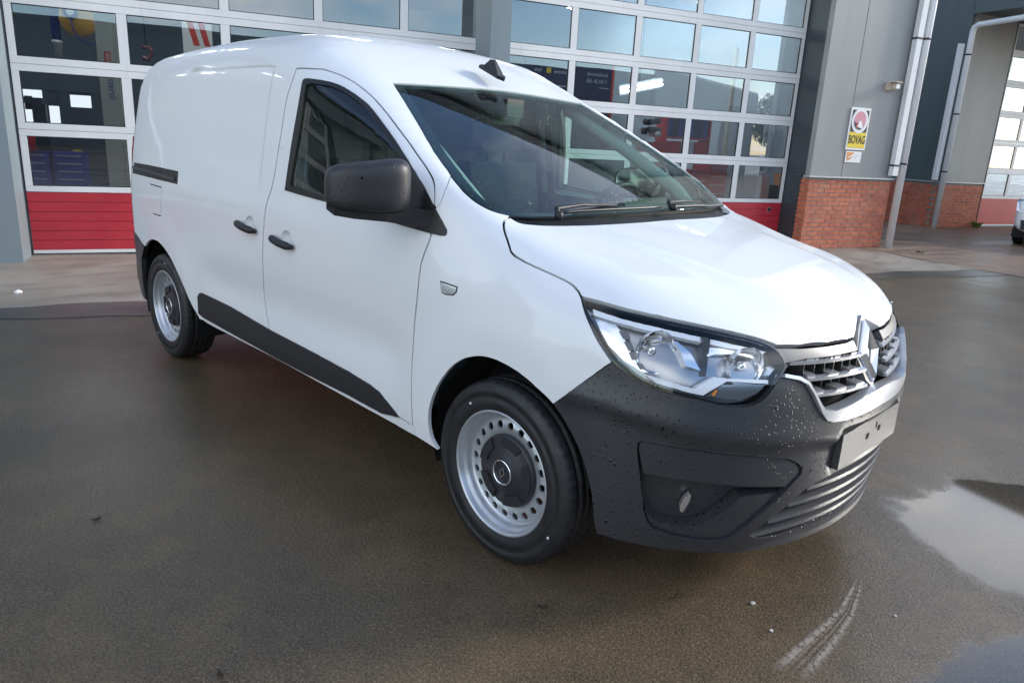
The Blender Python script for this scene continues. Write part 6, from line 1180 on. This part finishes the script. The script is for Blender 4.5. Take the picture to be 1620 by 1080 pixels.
# ------------------------------------------------------------------ mirrors
def mirror_unit(sgn):
    ax = Vector((-.447, -.894, 0)); nx = Vector((.894, -.447, 0))     # along the shell, out of its front
    mb = MB(); NU, NV = 40, 28
    def P(u, v):
        cu, su = math.cos(u), math.sin(u); cv, sv = math.cos(v), math.sin(v)
        f = lambda a, e: math.copysign(abs(a) ** e, a)
        a = f(cv, .34) * f(cu, .55); n_ = f(cv, .34) * f(su, .75); z = f(sv, .50)
        L = .137; hh = .080 - .010 * a; d = .085 if n_ > 0 else .022
        p = Vector((.893, -1.003, 1.167)) + ax * (a * L) + nx * (n_ * d * (1 - .28 * max(0, a) ** 2)) + Vector((0, 0, z * hh - .008 * a))
        return p
    rings = []
    for i in range(1, NV):
        v = -math.pi / 2 + math.pi * i / NV; rings.append([mb.bm.verts.new(P(2 * math.pi * k / NU, v)) for k in range(NU)])
    for A, B in zip(rings[:-1], rings[1:]):
        for k_ in range(NU): f = mb.bm.faces.new((A[k_], A[(k_ + 1) % NU], B[(k_ + 1) % NU], B[k_])); f.smooth = True
    mb.bm.faces.new(rings[0]); mb.bm.faces.new(list(reversed(rings[-1])))
    me = mb.mesh('mirror_housing')
    mb = MB()                                                        # foot and lower skirt
    for q in range(1): pass
    sk = []
    for a_, zt, zb, d0, d1 in ((-.13, -.060, -.118, -.03, .050), (-.05, -.058, -.108, -.03, .060), (.05, -.056, -.100, -.03, .060), (.11, -.056, -.092, -.025, .045), (.132, -.056, -.075, -.01, .025)):
        c = Vector((.893, -1.003, 1.167)) + ax * a_
        sk.append([mb.bm.verts.new(v) for v in (c + nx * d0 + Vector((0, 0, zt)), c + nx * d1 + Vector((0, 0, zt)), c + nx * (d1 - .012) + Vector((0, 0, zb)), c + nx * (d0 + .012) + Vector((0, 0, zb)))])
    arm = [mb.bm.verts.new(v) for v in ((.95, -.83, 1.095), (1.035, -.825, 1.095), (1.025, -.835, 1.040), (.955, -.84, 1.040))]
    for A, B in zip([arm] + sk[:-1], sk):
        for k_ in range(4): mb.bm.faces.new((A[k_], A[(k_ + 1) % 4], B[(k_ + 1) % 4], B[k_]))
    mb.bm.faces.new(list(reversed(arm))); mb.bm.faces.new(sk[-1])
    me2 = mb.mesh('mirror_arm', .006)
    mb = MB(); c = Vector((.893, -1.003, 1.167)) - nx * .0225
    mb.prism([c + ax * (.120 * math.copysign(abs(math.cos(a)) ** .5, math.cos(a))) + Vector((0, 0, .066 * math.copysign(abs(math.sin(a)) ** .6, math.sin(a)))) for a in np.linspace(0, 2 * math.pi, 33)[:-1]], -nx * .003)
    me3 = mb.mesh('mirror_glass')
    if sgn > 0:
        hinge = Matrix.Translation((.985, .86, 0)) @ Matrix.Rotation(math.radians(86), 4, 'Z') @ Matrix.Translation((-.985, -.86, 0))   # folded in
        for m_ in (me, me2, me3):
            m_.transform(Matrix.Diagonal((1, -1, 1, 1))); m_.flip_normals()
            m_.transform(hinge); m_.transform(Matrix.Translation((-.16, 0, -.01)))
    par = cab_doors[0 if sgn < 0 else 1]
    link('mirror_housing', me, 'mirror_plastic', par); link('mirror_arm', me2, 'cladding_plastic', par); link('mirror_glass', me3, 'chrome', par)
mirror_unit(-1); mirror_unit(1)

# ------------------------------------------------------------------ wheels
YC = .7715
def ring_surface(mb, prof, n, fn=None):
    rings = []
    for j, (r, h_) in enumerate(prof):
        ring = []
        for k_ in range(n):
            a = 2 * math.pi * k_ / n; rr = r + (fn(j, k_, r, h_) if fn else 0); ring.append(mb.bm.verts.new((rr * math.cos(a), h_, rr * math.sin(a))))
        rings.append(ring)
    for A, B in zip(rings[:-1], rings[1:]):
        for k_ in range(n): f = mb.bm.faces.new((A[k_], A[(k_ + 1) % n], B[(k_ + 1) % n], B[k_])); f.smooth = True
tp = [(.196, -.072), (.203, -.080), (.212, -.0865), (.216, -.0865), (.219, -.0885), (.245, -.0925), (.246, -.0912), (.262, -.0925), (.263, -.0935), (.276, -.0920), (.278, -.0905), (.288, -.0865), (.295, -.0815), (.2995, -.0750), (.3020, -.067), (.3035, -.058), (.3040, -.048), (.297, -.046), (.297, -.040), (.3050, -.038), (.3055, -.019), (.298, -.017), (.298, -.010), (.3060, -.008), (.3060, .008), (.298, .010), (.298, .017), (.3055, .019), (.3050, .038), (.297, .040), (.297, .046), (.3040, .048), (.3020, .067), (.2995, .075), (.295, .0815), (.28, .0905), (.245, .0925), (.215, .087), (.196, .072)]
mb = MB()
def tread(j, k_, r, h_):
    if r > .2985 and abs(h_) > .047: return -.0035 if (k_ % 4) == 0 else 0.
    if r > .303: return -.004 if ((k_ + int(h_ * 90)) % 9) == 0 else 0.
    return 0.
ring_surface(mb, tp, 216, tread); tyre_me = mb.mesh('tyre')
def annulus_holes(r0, r1, R, rh, n, hfn):
    lp = lambda r, m: [Vector((r * math.cos(2 * math.pi * i / m), r * math.sin(2 * math.pi * i / m))) for i in range(m)]
    loops = [lp(r1, 120), lp(r0, 80)] + [[Vector((R * math.cos(2 * math.pi * (j + .5) / n) + rh * math.cos(2 * math.pi * i / 18), R * math.sin(2 * math.pi * (j + .5) / n) + rh * math.sin(2 * math.pi * i / 18))) for i in range(18)] for j in range(n)]
    V, E = [], []
    for q in loops: E += [(len(V) + i, len(V) + (i + 1) % len(q)) for i in range(len(q))]; V += q
    V += lp((r0 + R - rh) / 2, 90) + lp((r1 + R + rh) / 2, 100)
    rv, _, rf, *_ = delaunay_2d_cdt(V, E, [], 0, 1e-7)
    mb = MB(); vs = [mb.bm.verts.new((v.x, hfn(v.length), v.y)) for v in rv]; keep = []
    for f in rf:
        c = sum((rv[i] for i in f), Vector((0, 0))) / len(f)
        if c.length < r0 * .9985 or c.length > r1 * .9995: continue
        if any((c - Vector((R * math.cos(2 * math.pi * (j + .5) / n), R * math.sin(2 * math.pi * (j + .5) / n)))).length < rh * .985 for j in range(n)): continue
        fc = mb.bm.faces.new([vs[i] for i in f]); fc.smooth = True
    be = [e for e in mb.bm.edges if len(e.link_faces) == 1]
    for e in be:
        c = (e.verts[0].co + e.verts[1].co) / 2
        rr = math.hypot(c.x, c.z)
        if abs(rr - r0) < .002 or abs(rr - r1) < .002: continue
        a, b = e.verts; mb.bm.faces.new([mb.bm.verts.new(p) for p in (a.co, b.co, b.co + Vector((0, .007, 0)), a.co + Vector((0, .007, 0)))])
    return mb
disc_mb = annulus_holes(.1195, .1735, .1530, .0125, 20, lambda r: -.036 - .010 * max(0, 1 - ((r - .147) / .028) ** 2))
ring_surface(disc_mb, [(.2075, -.0795), (.2085, -.0835), (.2065, -.0865), (.2020, -.0860), (.1985, -.0810), (.1955, -.0700), (.1925, -.0640), (.1875, -.0600), (.1840, -.0520), (.1820, -.0430), (.1790, -.0380), (.1735, -.0360)], 120)
ring_surface(disc_mb, [(.1735, -.036), (.1745, -.02), (.172, .05), (.190, .078), (.2, .08)], 80)
rim_me = disc_mb.mesh('wheel')
mb = MB(); ring_surface(mb, [(.1205, -.030), (.1215, -.048), (.119, -.0525), (.112, -.0545), (.084, -.0555), (.078, -.0590), (.066, -.0600), (.054, -.0650), (.044, -.0670), (.0001, -.0670)], 72)
for j in range(5):
    a0 = 2 * math.pi * j / 5 + .3
    for (da, r0, r1, hh) in ((.43, .083, .1155, .0075),):
        pts = []
        for i in range(7): a = a0 - da + 2 * da * i / 6; pts.append((r1 * math.cos(a), -.0545, r1 * math.sin(a)))
        for i in range(7): a = a0 + da * .86 - 2 * da * .86 * i / 6; pts.append((r0 * math.cos(a), -.0545, r0 * math.sin(a)))
        mb.prism(pts, (0, -hh, 0))
hub_me = mb.mesh('hub_cap')
mb = MB(); mb.lathe([(.041, -.066), (.043, -.0715), (.040, -.0740), (.0365, -.0715), (.0365, -.066)], 48, 'y', closed=True)
for s_, x in ((.0215, .0135),):
    o_ = [(0, -.0700, s_), (x, -.0700, 0), (0, -.0700, -s_), (-x, -.0700, 0)]; i_ = [(0, -.0700, s_ * .62), (x * .62, -.0700, 0), (0, -.0700, -s_ * .62), (-x * .62, -.0700, 0)]
    for k_ in range(4): mb.prism([o_[k_], o_[(k_ + 1) % 4], i_[(k_ + 1) % 4], i_[k_]], (0, -.0012, 0))
ring_me = mb.mesh('cap_ring')
mb = MB()
for a, r in ((2.35, .243), (-.30, .262)): mb.lathe([(0, -.0945), (.0045, -.0945), (.0045, -.0925)], 10, 'y', (r * math.cos(a), 0, r * math.sin(a)))
dot_me = mb.mesh('paint_dot')
for me_, mt in ((tyre_me, 'tyre'), (rim_me, 'steel_rim'), (hub_me, 'hub_plastic'), (ring_me, 'chrome'), (dot_me, 'sign_white')): me_.materials.append(MAT[mt])
brake = MB().lathe([(.0, .0), (.12, .0), (.12, .02), (.0, .02)], 40, 'y').mesh('brake_disc'); brake.materials.append(MAT['dark_iron'])
for x_ in (1.406, -1.406):
    for sgn in (-1, 1):
        w = link('wheel', rim_me, None, van, (x_, sgn * YC, .305), (0, random.uniform(0, 6) if x_ < 0 else .18, 0 if sgn < 0 else math.pi))
        for nm, me_ in (('tyre', tyre_me), ('hub_cap', hub_me), ('cap_ring', ring_me), ('paint_dot', dot_me), ('brake_disc', brake)): link(nm, me_, None, w)
# wheel housings, underside
for x_ in (1.406, -1.406):
    for sgn in (-1, 1):
        mb = MB(); N = 28; prev = None
        for i in range(N + 1):
            a = -.30 + (math.pi + .60) * i / N
            cur = [mb.bm.verts.new((x_ + .395 * math.cos(a), sgn * y_, .305 + .372 * math.sin(a))) for y_ in ((.805 - .03 * max(0, math.cos(a))) if x_ > 0 else .835, .52)]
            if prev: f = mb.bm.faces.new((prev[0], prev[1], cur[1], cur[0])); f.smooth = True
            prev = cur
        mb.box(x_ - .40, x_ + .40, sgn * .52 - .01, sgn * .52 + .01, .16, .70)
        mb.build('wheel_liner', 'liner', van)
MB().box(-1.95, .98, -.80, .80, .30, .36).box(-1.95, 1.9, -.50, .50, .20, .299).box(-1.9, -1.0, -.5, .5, .3605, .5).build('underbody', 'liner', van)
MB().box(-1.9, -.06, -.80, .80, .37, .40).build('load_floor', 'liner', van)

# ------------------------------------------------------------------ cabin
cab = MB().box(-.06, 1.02, -.79, .79, .40, .46).build('cabin_floor', 'cabin_trim', van)
blk = C6.solve(np.stack([np.full(40, -.05), np.linspace(-1.75, 1.75, 40) * .8], 1)); 
mb = MB(); mb.prism([(-.07, p[1] * .955, .62 + (p[2] - .62) * .965) for p in blk] , (.02, 0, 0)); mb.build('bulkhead', 'bulkhead', van)
panel('headliner', [(-.04, -.56, 1.7), (.38, -.50, 1.58), (.44, -.25, 1.6), (.45, 0, 1.6), (.44, .25, 1.6), (.38, .50, 1.58), (-.04, .56, 1.7), (-.04, 0, 1.75)], 'cabin_trim', van, C6, h=.06, off=-.03, flange=0)
def sweep_y(name, prof, y0, y1, mat, parent, bev=.01, n=2):
    mb = MB(); mb.prism([(x, y0, z) for x, z in prof], (0, y1 - y0, 0)); return mb.build(name, mat, parent, bev)
dash = sweep_y('dashboard', [(1.26, 1.062), (1.12, 1.075), (.98, 1.055), (.90, 1.01), (.88, .93), (.94, .82), (1.0, .60), (1.24, .60)], -.68, .68, 'cabin_trim', van, .02)
sweep_y('instrument_hood', [(1.02, 1.055), (1.0, 1.115), (.90, 1.105), (.875, 1.04)], .22, .54, 'cabin_trim', dash, .015)
sweep_y('glove_lid', [(.885, .90), (.93, .80), (.945, .80), (.897, .91)], -.58, -.15, 'bulkhead', dash, .004)
mb = MB(); tl_ = .45; cw = Vector((.80, .38, 1.0)); d1_, d2_ = Vector((0, 1, 0)), Vector((math.sin(tl_), 0, math.cos(tl_)))
mb.tube([cw + (d1_ * math.cos(a) + d2_ * math.sin(a)) * .182 for a in np.linspace(0, 2 * math.pi, 41)], .0155, 10, cap=False)
for a in (-.15, math.pi + .15, -math.pi / 2): mb.tube([cw, cw + (d1_ * math.cos(a) + d2_ * math.sin(a)) * .18], .014, 8)
mb.lathe([(0, -.03), (.06, -.025), (.065, .02), (0, .05)], 20, 'x', cw); mb.tube([cw, cw + Vector((.16, 0, -.07))], .035, 10); mb.build('steering_wheel', 'dark_plastic', van)
def loft_seat(y):
    s_ = MB(); prof = [(.05, .62), (.52, .66), (.56, .62), (.54, .52), (.06, .50)]; s_.prism([(x, y - .25, z) for x, z in prof], (0, .50, 0)); st = s_.build('seat', 'cabin_fabric', van, .04)
    b_ = MB(); b_.prism([(.14, y - .25, .62), (.20, y - .25, .66), (.06, y - .22, 1.22), (-.02, y - .22, 1.22), (.02, y - .25, .62)], (0, .48, 0)); b_.build('backrest', 'cabin_fabric', st, .035)
    h_ = MB(); h_.prism([(.05, y - .13, 1.27), (.07, y - .13, 1.40), (.02, y - .13, 1.43), (-.03, y - .13, 1.40), (-.03, y - .13, 1.27)], (0, .26, 0)); h_.tube([(.02, y - .06, 1.2), (.02, y - .06, 1.3)], .007, 8).tube([(.02, y + .06, 1.2), (.02, y + .06, 1.3)], .007, 8); h_.build('headrest', 'cabin_fabric', st, .025)
loft_seat(-.38); loft_seat(.38)
# door linings and pillar trims
for sgn in (-1, 1):
    mb = MB(); mb.prism([(.0, sgn * .775, 1.05), (.95, sgn * .755, 1.04), (.98, sgn * .80, .45), (-.03, sgn * .80, .45)], (0, sgn * .03, 0)); mb.build('door_lining', 'cabin_trim', cab_doors[0 if sgn < 0 else 1], .01)
    mb = MB(); mb.tube([(.36, sgn * .545, 1.49), (.70, sgn * .61, 1.31), (.97, sgn * .65, 1.15), (1.08, sgn * .64, 1.06)], [.028, .03, .034, .036], 10); mb.build('pillar_trim', 'cabin_pale', van)
    mb = MB(); mb.tube([(-.01, sgn * .72, 1.56), (-.01, sgn * .80, 1.25), (-.01, sgn * .82, .95)], .03, 8); mb.build('belt_pillar', 'cabin_pale', van)
    mb = MB(); mb.prism([(.03, sgn * .735, 1.42), (.035, sgn * .80, .95), (.085, sgn * .80, .95), (.075, sgn * .735, 1.42)], (0, sgn * .004, 0)); mb.build('seat_belt', 'dark_plastic', van)
# interior mirror and sensor box at the top of the screen
MB().box(-.04, .015, -.05, .05, -.045, .03).build('sensor_box', 'dark_plastic', van, .01, loc=(.52, .0, 1.475))
mb = MB(); mb.box(-.018, .018, -.115, .115, -.032, .032); mb.build('inner_mirror', 'dark_plastic', van, .014, loc=(.43, .03, 1.43), rot=(0, .1, .25))

# ------------------------------------------------------------------ wipers, scuttle bits, antenna
def on_screen(y, up_, off):
    x = 1.29 - .125 * y * y - up_; p = C6.solve(C6.to([(x, y, 1.06 + (1.33 - .125 * y * y - x) / 1.85)]))[0]; n = grad(np.array([p]))[0]; return Vector(p + n * off)
for y0, y1, nm in ((-.50, .04, 'wiper'), (.12, .60, 'wiper')):
    ar_ = MB(); ar_.tube([on_screen(y0, -.015, .012), on_screen(y0 + .015, .015, .026), on_screen(y0 + .14, .024, .025), on_screen((y0 + y1) / 2 + .05, .022, .020)], [.010, .009, .006, .004], 10)
    ar_.lathe([(0, -.014), (.013, -.014), (.014, .010), (0, .013)], 14, 'z', on_screen(y0, -.02, .02)); wo_ = ar_.build(nm, 'dark_plastic', van)
    MB().tube([on_screen(y, .014, .008) for y in np.linspace(y0 + .03, y1 + .05, 14)], .0055, 8).build('wiper_blade', 'gasket', wo_)
mb = MB(); mb.prism([(.315, -.030, 1.640), (.300, 0, 1.646), (.315, .030, 1.640), (.43, .026, 1.592), (.455, 0, 1.580), (.43, -.026, 1.592)], (.006, 0, .012))
zt = 1.692
base = [(.33, -.020, 1.645), (.33, .020, 1.645), (.435, .020, 1.602), (.435, -.020, 1.602)]; bv = [mb.bm.verts.new(p) for p in base]; tv = [mb.bm.verts.new(p) for p in ((.365, -.004, 1.676), (.365, .004, 1.676), (.392, .004, 1.672), (.392, -.004, 1.672))]
for k_ in range(4): mb.bm.faces.new((bv[k_], bv[(k_ + 1) % 4], tv[(k_ + 1) % 4], tv[k_]))
mb.bm.faces.new(tv); mb.build('antenna', 'dark_plastic', van, .003)

# ------------------------------------------------------------------ the white car at the right edge
car = empty('parked_car', (.78, 12.55, 0), math.radians(-88), 'white hatchback parked by the far sectional door at the right edge', 'car')
def car_mesh():
    """nose at x = 0, tail at x = -3.9"""
    st = [(-.0, .30, .22, .50, .58), (.0, .36, .20, .58, .62)]
    secs = [(.0, .52, .27, .56), (-.05, .66, .22, .66), (-.16, .765, .20, .76), (-.35, .81, .20, .83), (-.62, .83, .20, .89), (-.95, .835, .20, .95)]
    mb = MB(); rings = []
    prof = [(-.0, .52, .56, .27), (-.04, .66, .66, .22), (-.13, .755, .76, .20), (-.32, .81, .83, .19), (-.62, .83, .89, .19), (-.95, .835, .97, .19), (-1.02, .835, 1.0, .19), (-1.75, .84, 1.43, .19), (-2.2, .84, 1.49, .19), (-3.0, .835, 1.47, .19), (-3.6, .80, 1.36, .20), (-3.82, .74, 1.0, .22), (-3.9, .66, .8, .28)]
    for x, w, zt, zb in prof:
        belt = min(zt - .02, .92); R_ = []
        wt_ = w * (.70 if zt > 1.2 else .86)
        for y, z in ((-w * .93, zb), (-w, .40), (-w, .62 if zt > .7 else zt - .06), (-w * .97, belt - .02), (-wt_, zt - .03), (-wt_ * .6, zt), (wt_ * .6, zt), (wt_, zt - .03), (w * .97, belt - .02), (w, .62 if zt > .7 else zt - .06), (w, .40), (w * .93, zb)): R_.append(mb.bm.verts.new((x, y, z)))
        rings.append(R_)
    for A, B in zip(rings[:-1], rings[1:]):
        for k_ in range(12): f = mb.bm.faces.new((A[k_], A[(k_ + 1) % 12], B[(k_ + 1) % 12], B[k_])); f.smooth = True
    mb.bm.faces.new(rings[0]); mb.bm.faces.new(list(reversed(rings[-1])))
    return mb
o = car_mesh().build('body', 'white_paint', car); m_ = o.modifiers.new('s', 'SUBSURF'); m_.levels = 2; m_.render_levels = 2
mb = MB(); mb.prism([(.004, -.60, .30), (.004, .60, .30), (.004, .62, .46), (.004, -.62, .46)], (-.10, 0, 0)); mb.prism([(-.03, -.64, .30), (-.03, -.60, .30), (-.03, -.60, .46), (-.03, -.66, .46)], (-.12, 0, 0)); mb.prism([(-.03, .64, .30), (-.03, .60, .30), (-.03, .60, .46), (-.03, .66, .46)], (-.12, 0, 0)); mb.build('lower_grille', 'dark_plastic', car, .01)
for sgn in (-1, 1):
    f_ = MB().lathe([(0, .012), (.045, .012), (.05, .0), (.05, -.04), (0, -.04)], 20, 'x', (0.0, sgn * .54, .38)).build('fog_lamp', 'lamp_chrome', car)
    mb = MB(); mb.prism([(-.03, sgn * .44, .60), (-.05, sgn * .62, .57), (-.14, sgn * .755, .60), (-.34, sgn * .80, .74), (-.40, sgn * .78, .80), (-.24, sgn * .66, .76), (-.12, sgn * .50, .68)], (.02, sgn * .012, .006)); mb.build('headlight', 'lamp_chrome', car, .006)
    mb = MB(); mb.prism([(-.98, sgn * .80, .98), (-1.72, sgn * .62, 1.40), (-2.9, sgn * .62, 1.42), (-3.2, sgn * .78, 1.0)], (0, sgn * .06, 0)); mb.build('side_window', 'gasket', car, .01)
    for x_ in (-.78, -3.15):
        w = link('wheel', rim_me, None, car, (x_, sgn * .73, .295), (0, 0, 0 if sgn < 0 else math.pi)); w.scale = (.96, .96, .96)
        for nm, me_ in (('tyre', tyre_me), ('hub_cap', hub_me)): link(nm, me_, None, w)
MB().prism([(-.98, -.66, 1.00), (-.98, .66, 1.00), (-1.70, .56, 1.42), (-1.70, -.56, 1.42)], (.05, 0, .03)).build('windscreen', 'gasket', car, .01)
MB().box(-3.6, -.2, -.78, .78, .16, .30).build('underbody', 'liner', car)

# ------------------------------------------------------------------ litter and marks on the yard
simple('stone_white', (.55, .53, .48), .7); simple('dead_leaf', (.03, .018, .010), .7)
def pebble(x, y, r, label, mat='stone_white'):
    bm = bmesh.new(); bmesh.ops.create_icosphere(bm, subdivisions=2, radius=r)
    for v in bm.verts: v.co *= random.uniform(.8, 1.15); v.co.z *= .6
    me = bpy.data.meshes.new('pebble'); bm.to_mesh(me); bm.free(); o = link('pebble', me, mat, None, (x, y, r * .4)); return tag(o, label, 'pebble')
pebble(2.10, -.42, .0075, 'white pebble on the asphalt below the bumper, the larger one')
pebble(2.20, -.50, .006, 'white pebble nearer the camera than the larger one')
pebble(2.42, -.14, .005, 'small white pebble right of the tyre track')
pebble(-3.69, -1.16, .03, 'flat pale scrap on the concrete apron at the left', 'sign_white')
def leaf(x, y, l, label):
    mb = MB(); a = random.uniform(0, 6.28); p = [(math.cos(t_) * l, math.sin(t_) * l * .4 * (1 + .3 * math.sin(3 * t_)), .004 + .006 * abs(math.cos(t_))) for t_ in np.linspace(0, 6.28, 9)[:-1]]
    mb.prism(p, (0, 0, .0015)); o = mb.build('dead_leaf', 'dead_leaf', None, loc=(x, y, 0), rot=(0, 0, a)); return tag(o, label, 'dead leaf')
leaf(1.69, -.93, .016, 'dark dead leaf on the asphalt in front of the front wheel')
leaf(1.98, .0, .02, 'dark dead leaf under the bumper corner')
leaf(1.93, -.58, .013, 'small dark leaf between the wheel and the pebble')
leaf(1.35, -1.75, .016, 'dark dead leaf near the bottom edge')
leaf(.35, -1.75, .018, 'dark dead leaf left of the middle of the yard')
leaf(2.62, 1.75, .02, 'dark leaf on the wet asphalt right of the van nose')
# pale water streak left by a tyre
def streak():
    k = NT('tyre_streak'); g = k.n('ShaderNodeNewGeometry').outputs['Position']; uv = k.n('ShaderNodeUVMap').outputs[0]
    sx = k.n('ShaderNodeSeparateXYZ'); k.l(uv, sx.inputs[0]); U, V = sx.outputs[0], sx.outputs[1]
    edge = k.math('MULTIPLY', k.maprange(V, 0., .18), k.maprange(V, 1., .72)); ends = k.math('MULTIPLY', k.maprange(U, 0., .2), k.maprange(U, 1., .85))
    n = k.maprange(k.noise(g, 70, 4, .6), .25, .60); ln = k.maprange(k.math('SINE', k.math('MULTIPLY', V, 40.)), -.2, .6)
    mid = k.math('MULTIPLY', k.maprange(V, .25, .35), k.maprange(V, .75, .65))
    a = k.math('MULTIPLY', k.math('MULTIPLY', edge, ends), k.math('MULTIPLY', n, k.math('SUBTRACT', 1., k.math('MULTIPLY', mid, k.math('SUBTRACT', 1., k.math('MULTIPLY', ln, .5))))))
    b = k.n('ShaderNodeBsdfPrincipled'); b.inputs['Base Color'].default_value = (.30, .25, .20, 1); b.inputs['Roughness'].default_value = .5
    tr = k.n('ShaderNodeBsdfTransparent'); mx = k.n('ShaderNodeMixShader'); k.l(k.math('MINIMUM', k.math('MULTIPLY', a, 1.15), 1.0), mx.inputs[0]); k.l(tr.outputs[0], mx.inputs[1]); k.l(b.outputs[0], mx.inputs[2]); k.l(mx.outputs[0], k.out.inputs[0]); MAT['tyre_streak'] = k.m
    L = [(2.262, .02), (2.300, -.10), (2.335, -.23), (2.355, -.36), (2.365, -.50), (2.372, -.66)]; wd = [.012, .03, .05, .075, .095, .11]
    me = bpy.data.meshes.new('tyre_streak'); v, f, uvs = [], [], []
    n = 30; tt = np.linspace(0, len(L) - 1, n); px_ = np.interp(tt, range(len(L)), [p[0] for p in L]); py_ = np.interp(tt, range(len(L)), [p[1] for p in L]); ww = np.interp(tt, range(len(L)), wd)
    for i in range(n): v += [(px_[i] - ww[i], py_[i] - ww[i] * .25, .0028), (px_[i] + .006, py_[i], .0028)]
    for i in range(n - 1): f.append((2 * i, 2 * i + 1, 2 * i + 3, 2 * i + 2))
    me.from_pydata(v, [], f); ul = me.uv_layers.new(name='UVMap')
    for p in me.polygons:
        for li in p.loop_indices: vi = me.loops[li].vertex_index; ul.data[li].uv = ((vi // 2) / (n - 1), vi % 2)
    me.update()
    if me.polygons[0].normal.z < 0: me.flip_normals()
    tag(link('tyre_streak', me, 'tyre_streak'), kind='structure')
streak()
for o in list(bpy.data.objects):                                    # labels were given where things are built
    if o.name.startswith('brick') and o.parent is None: bpy.data.objects.remove(o)
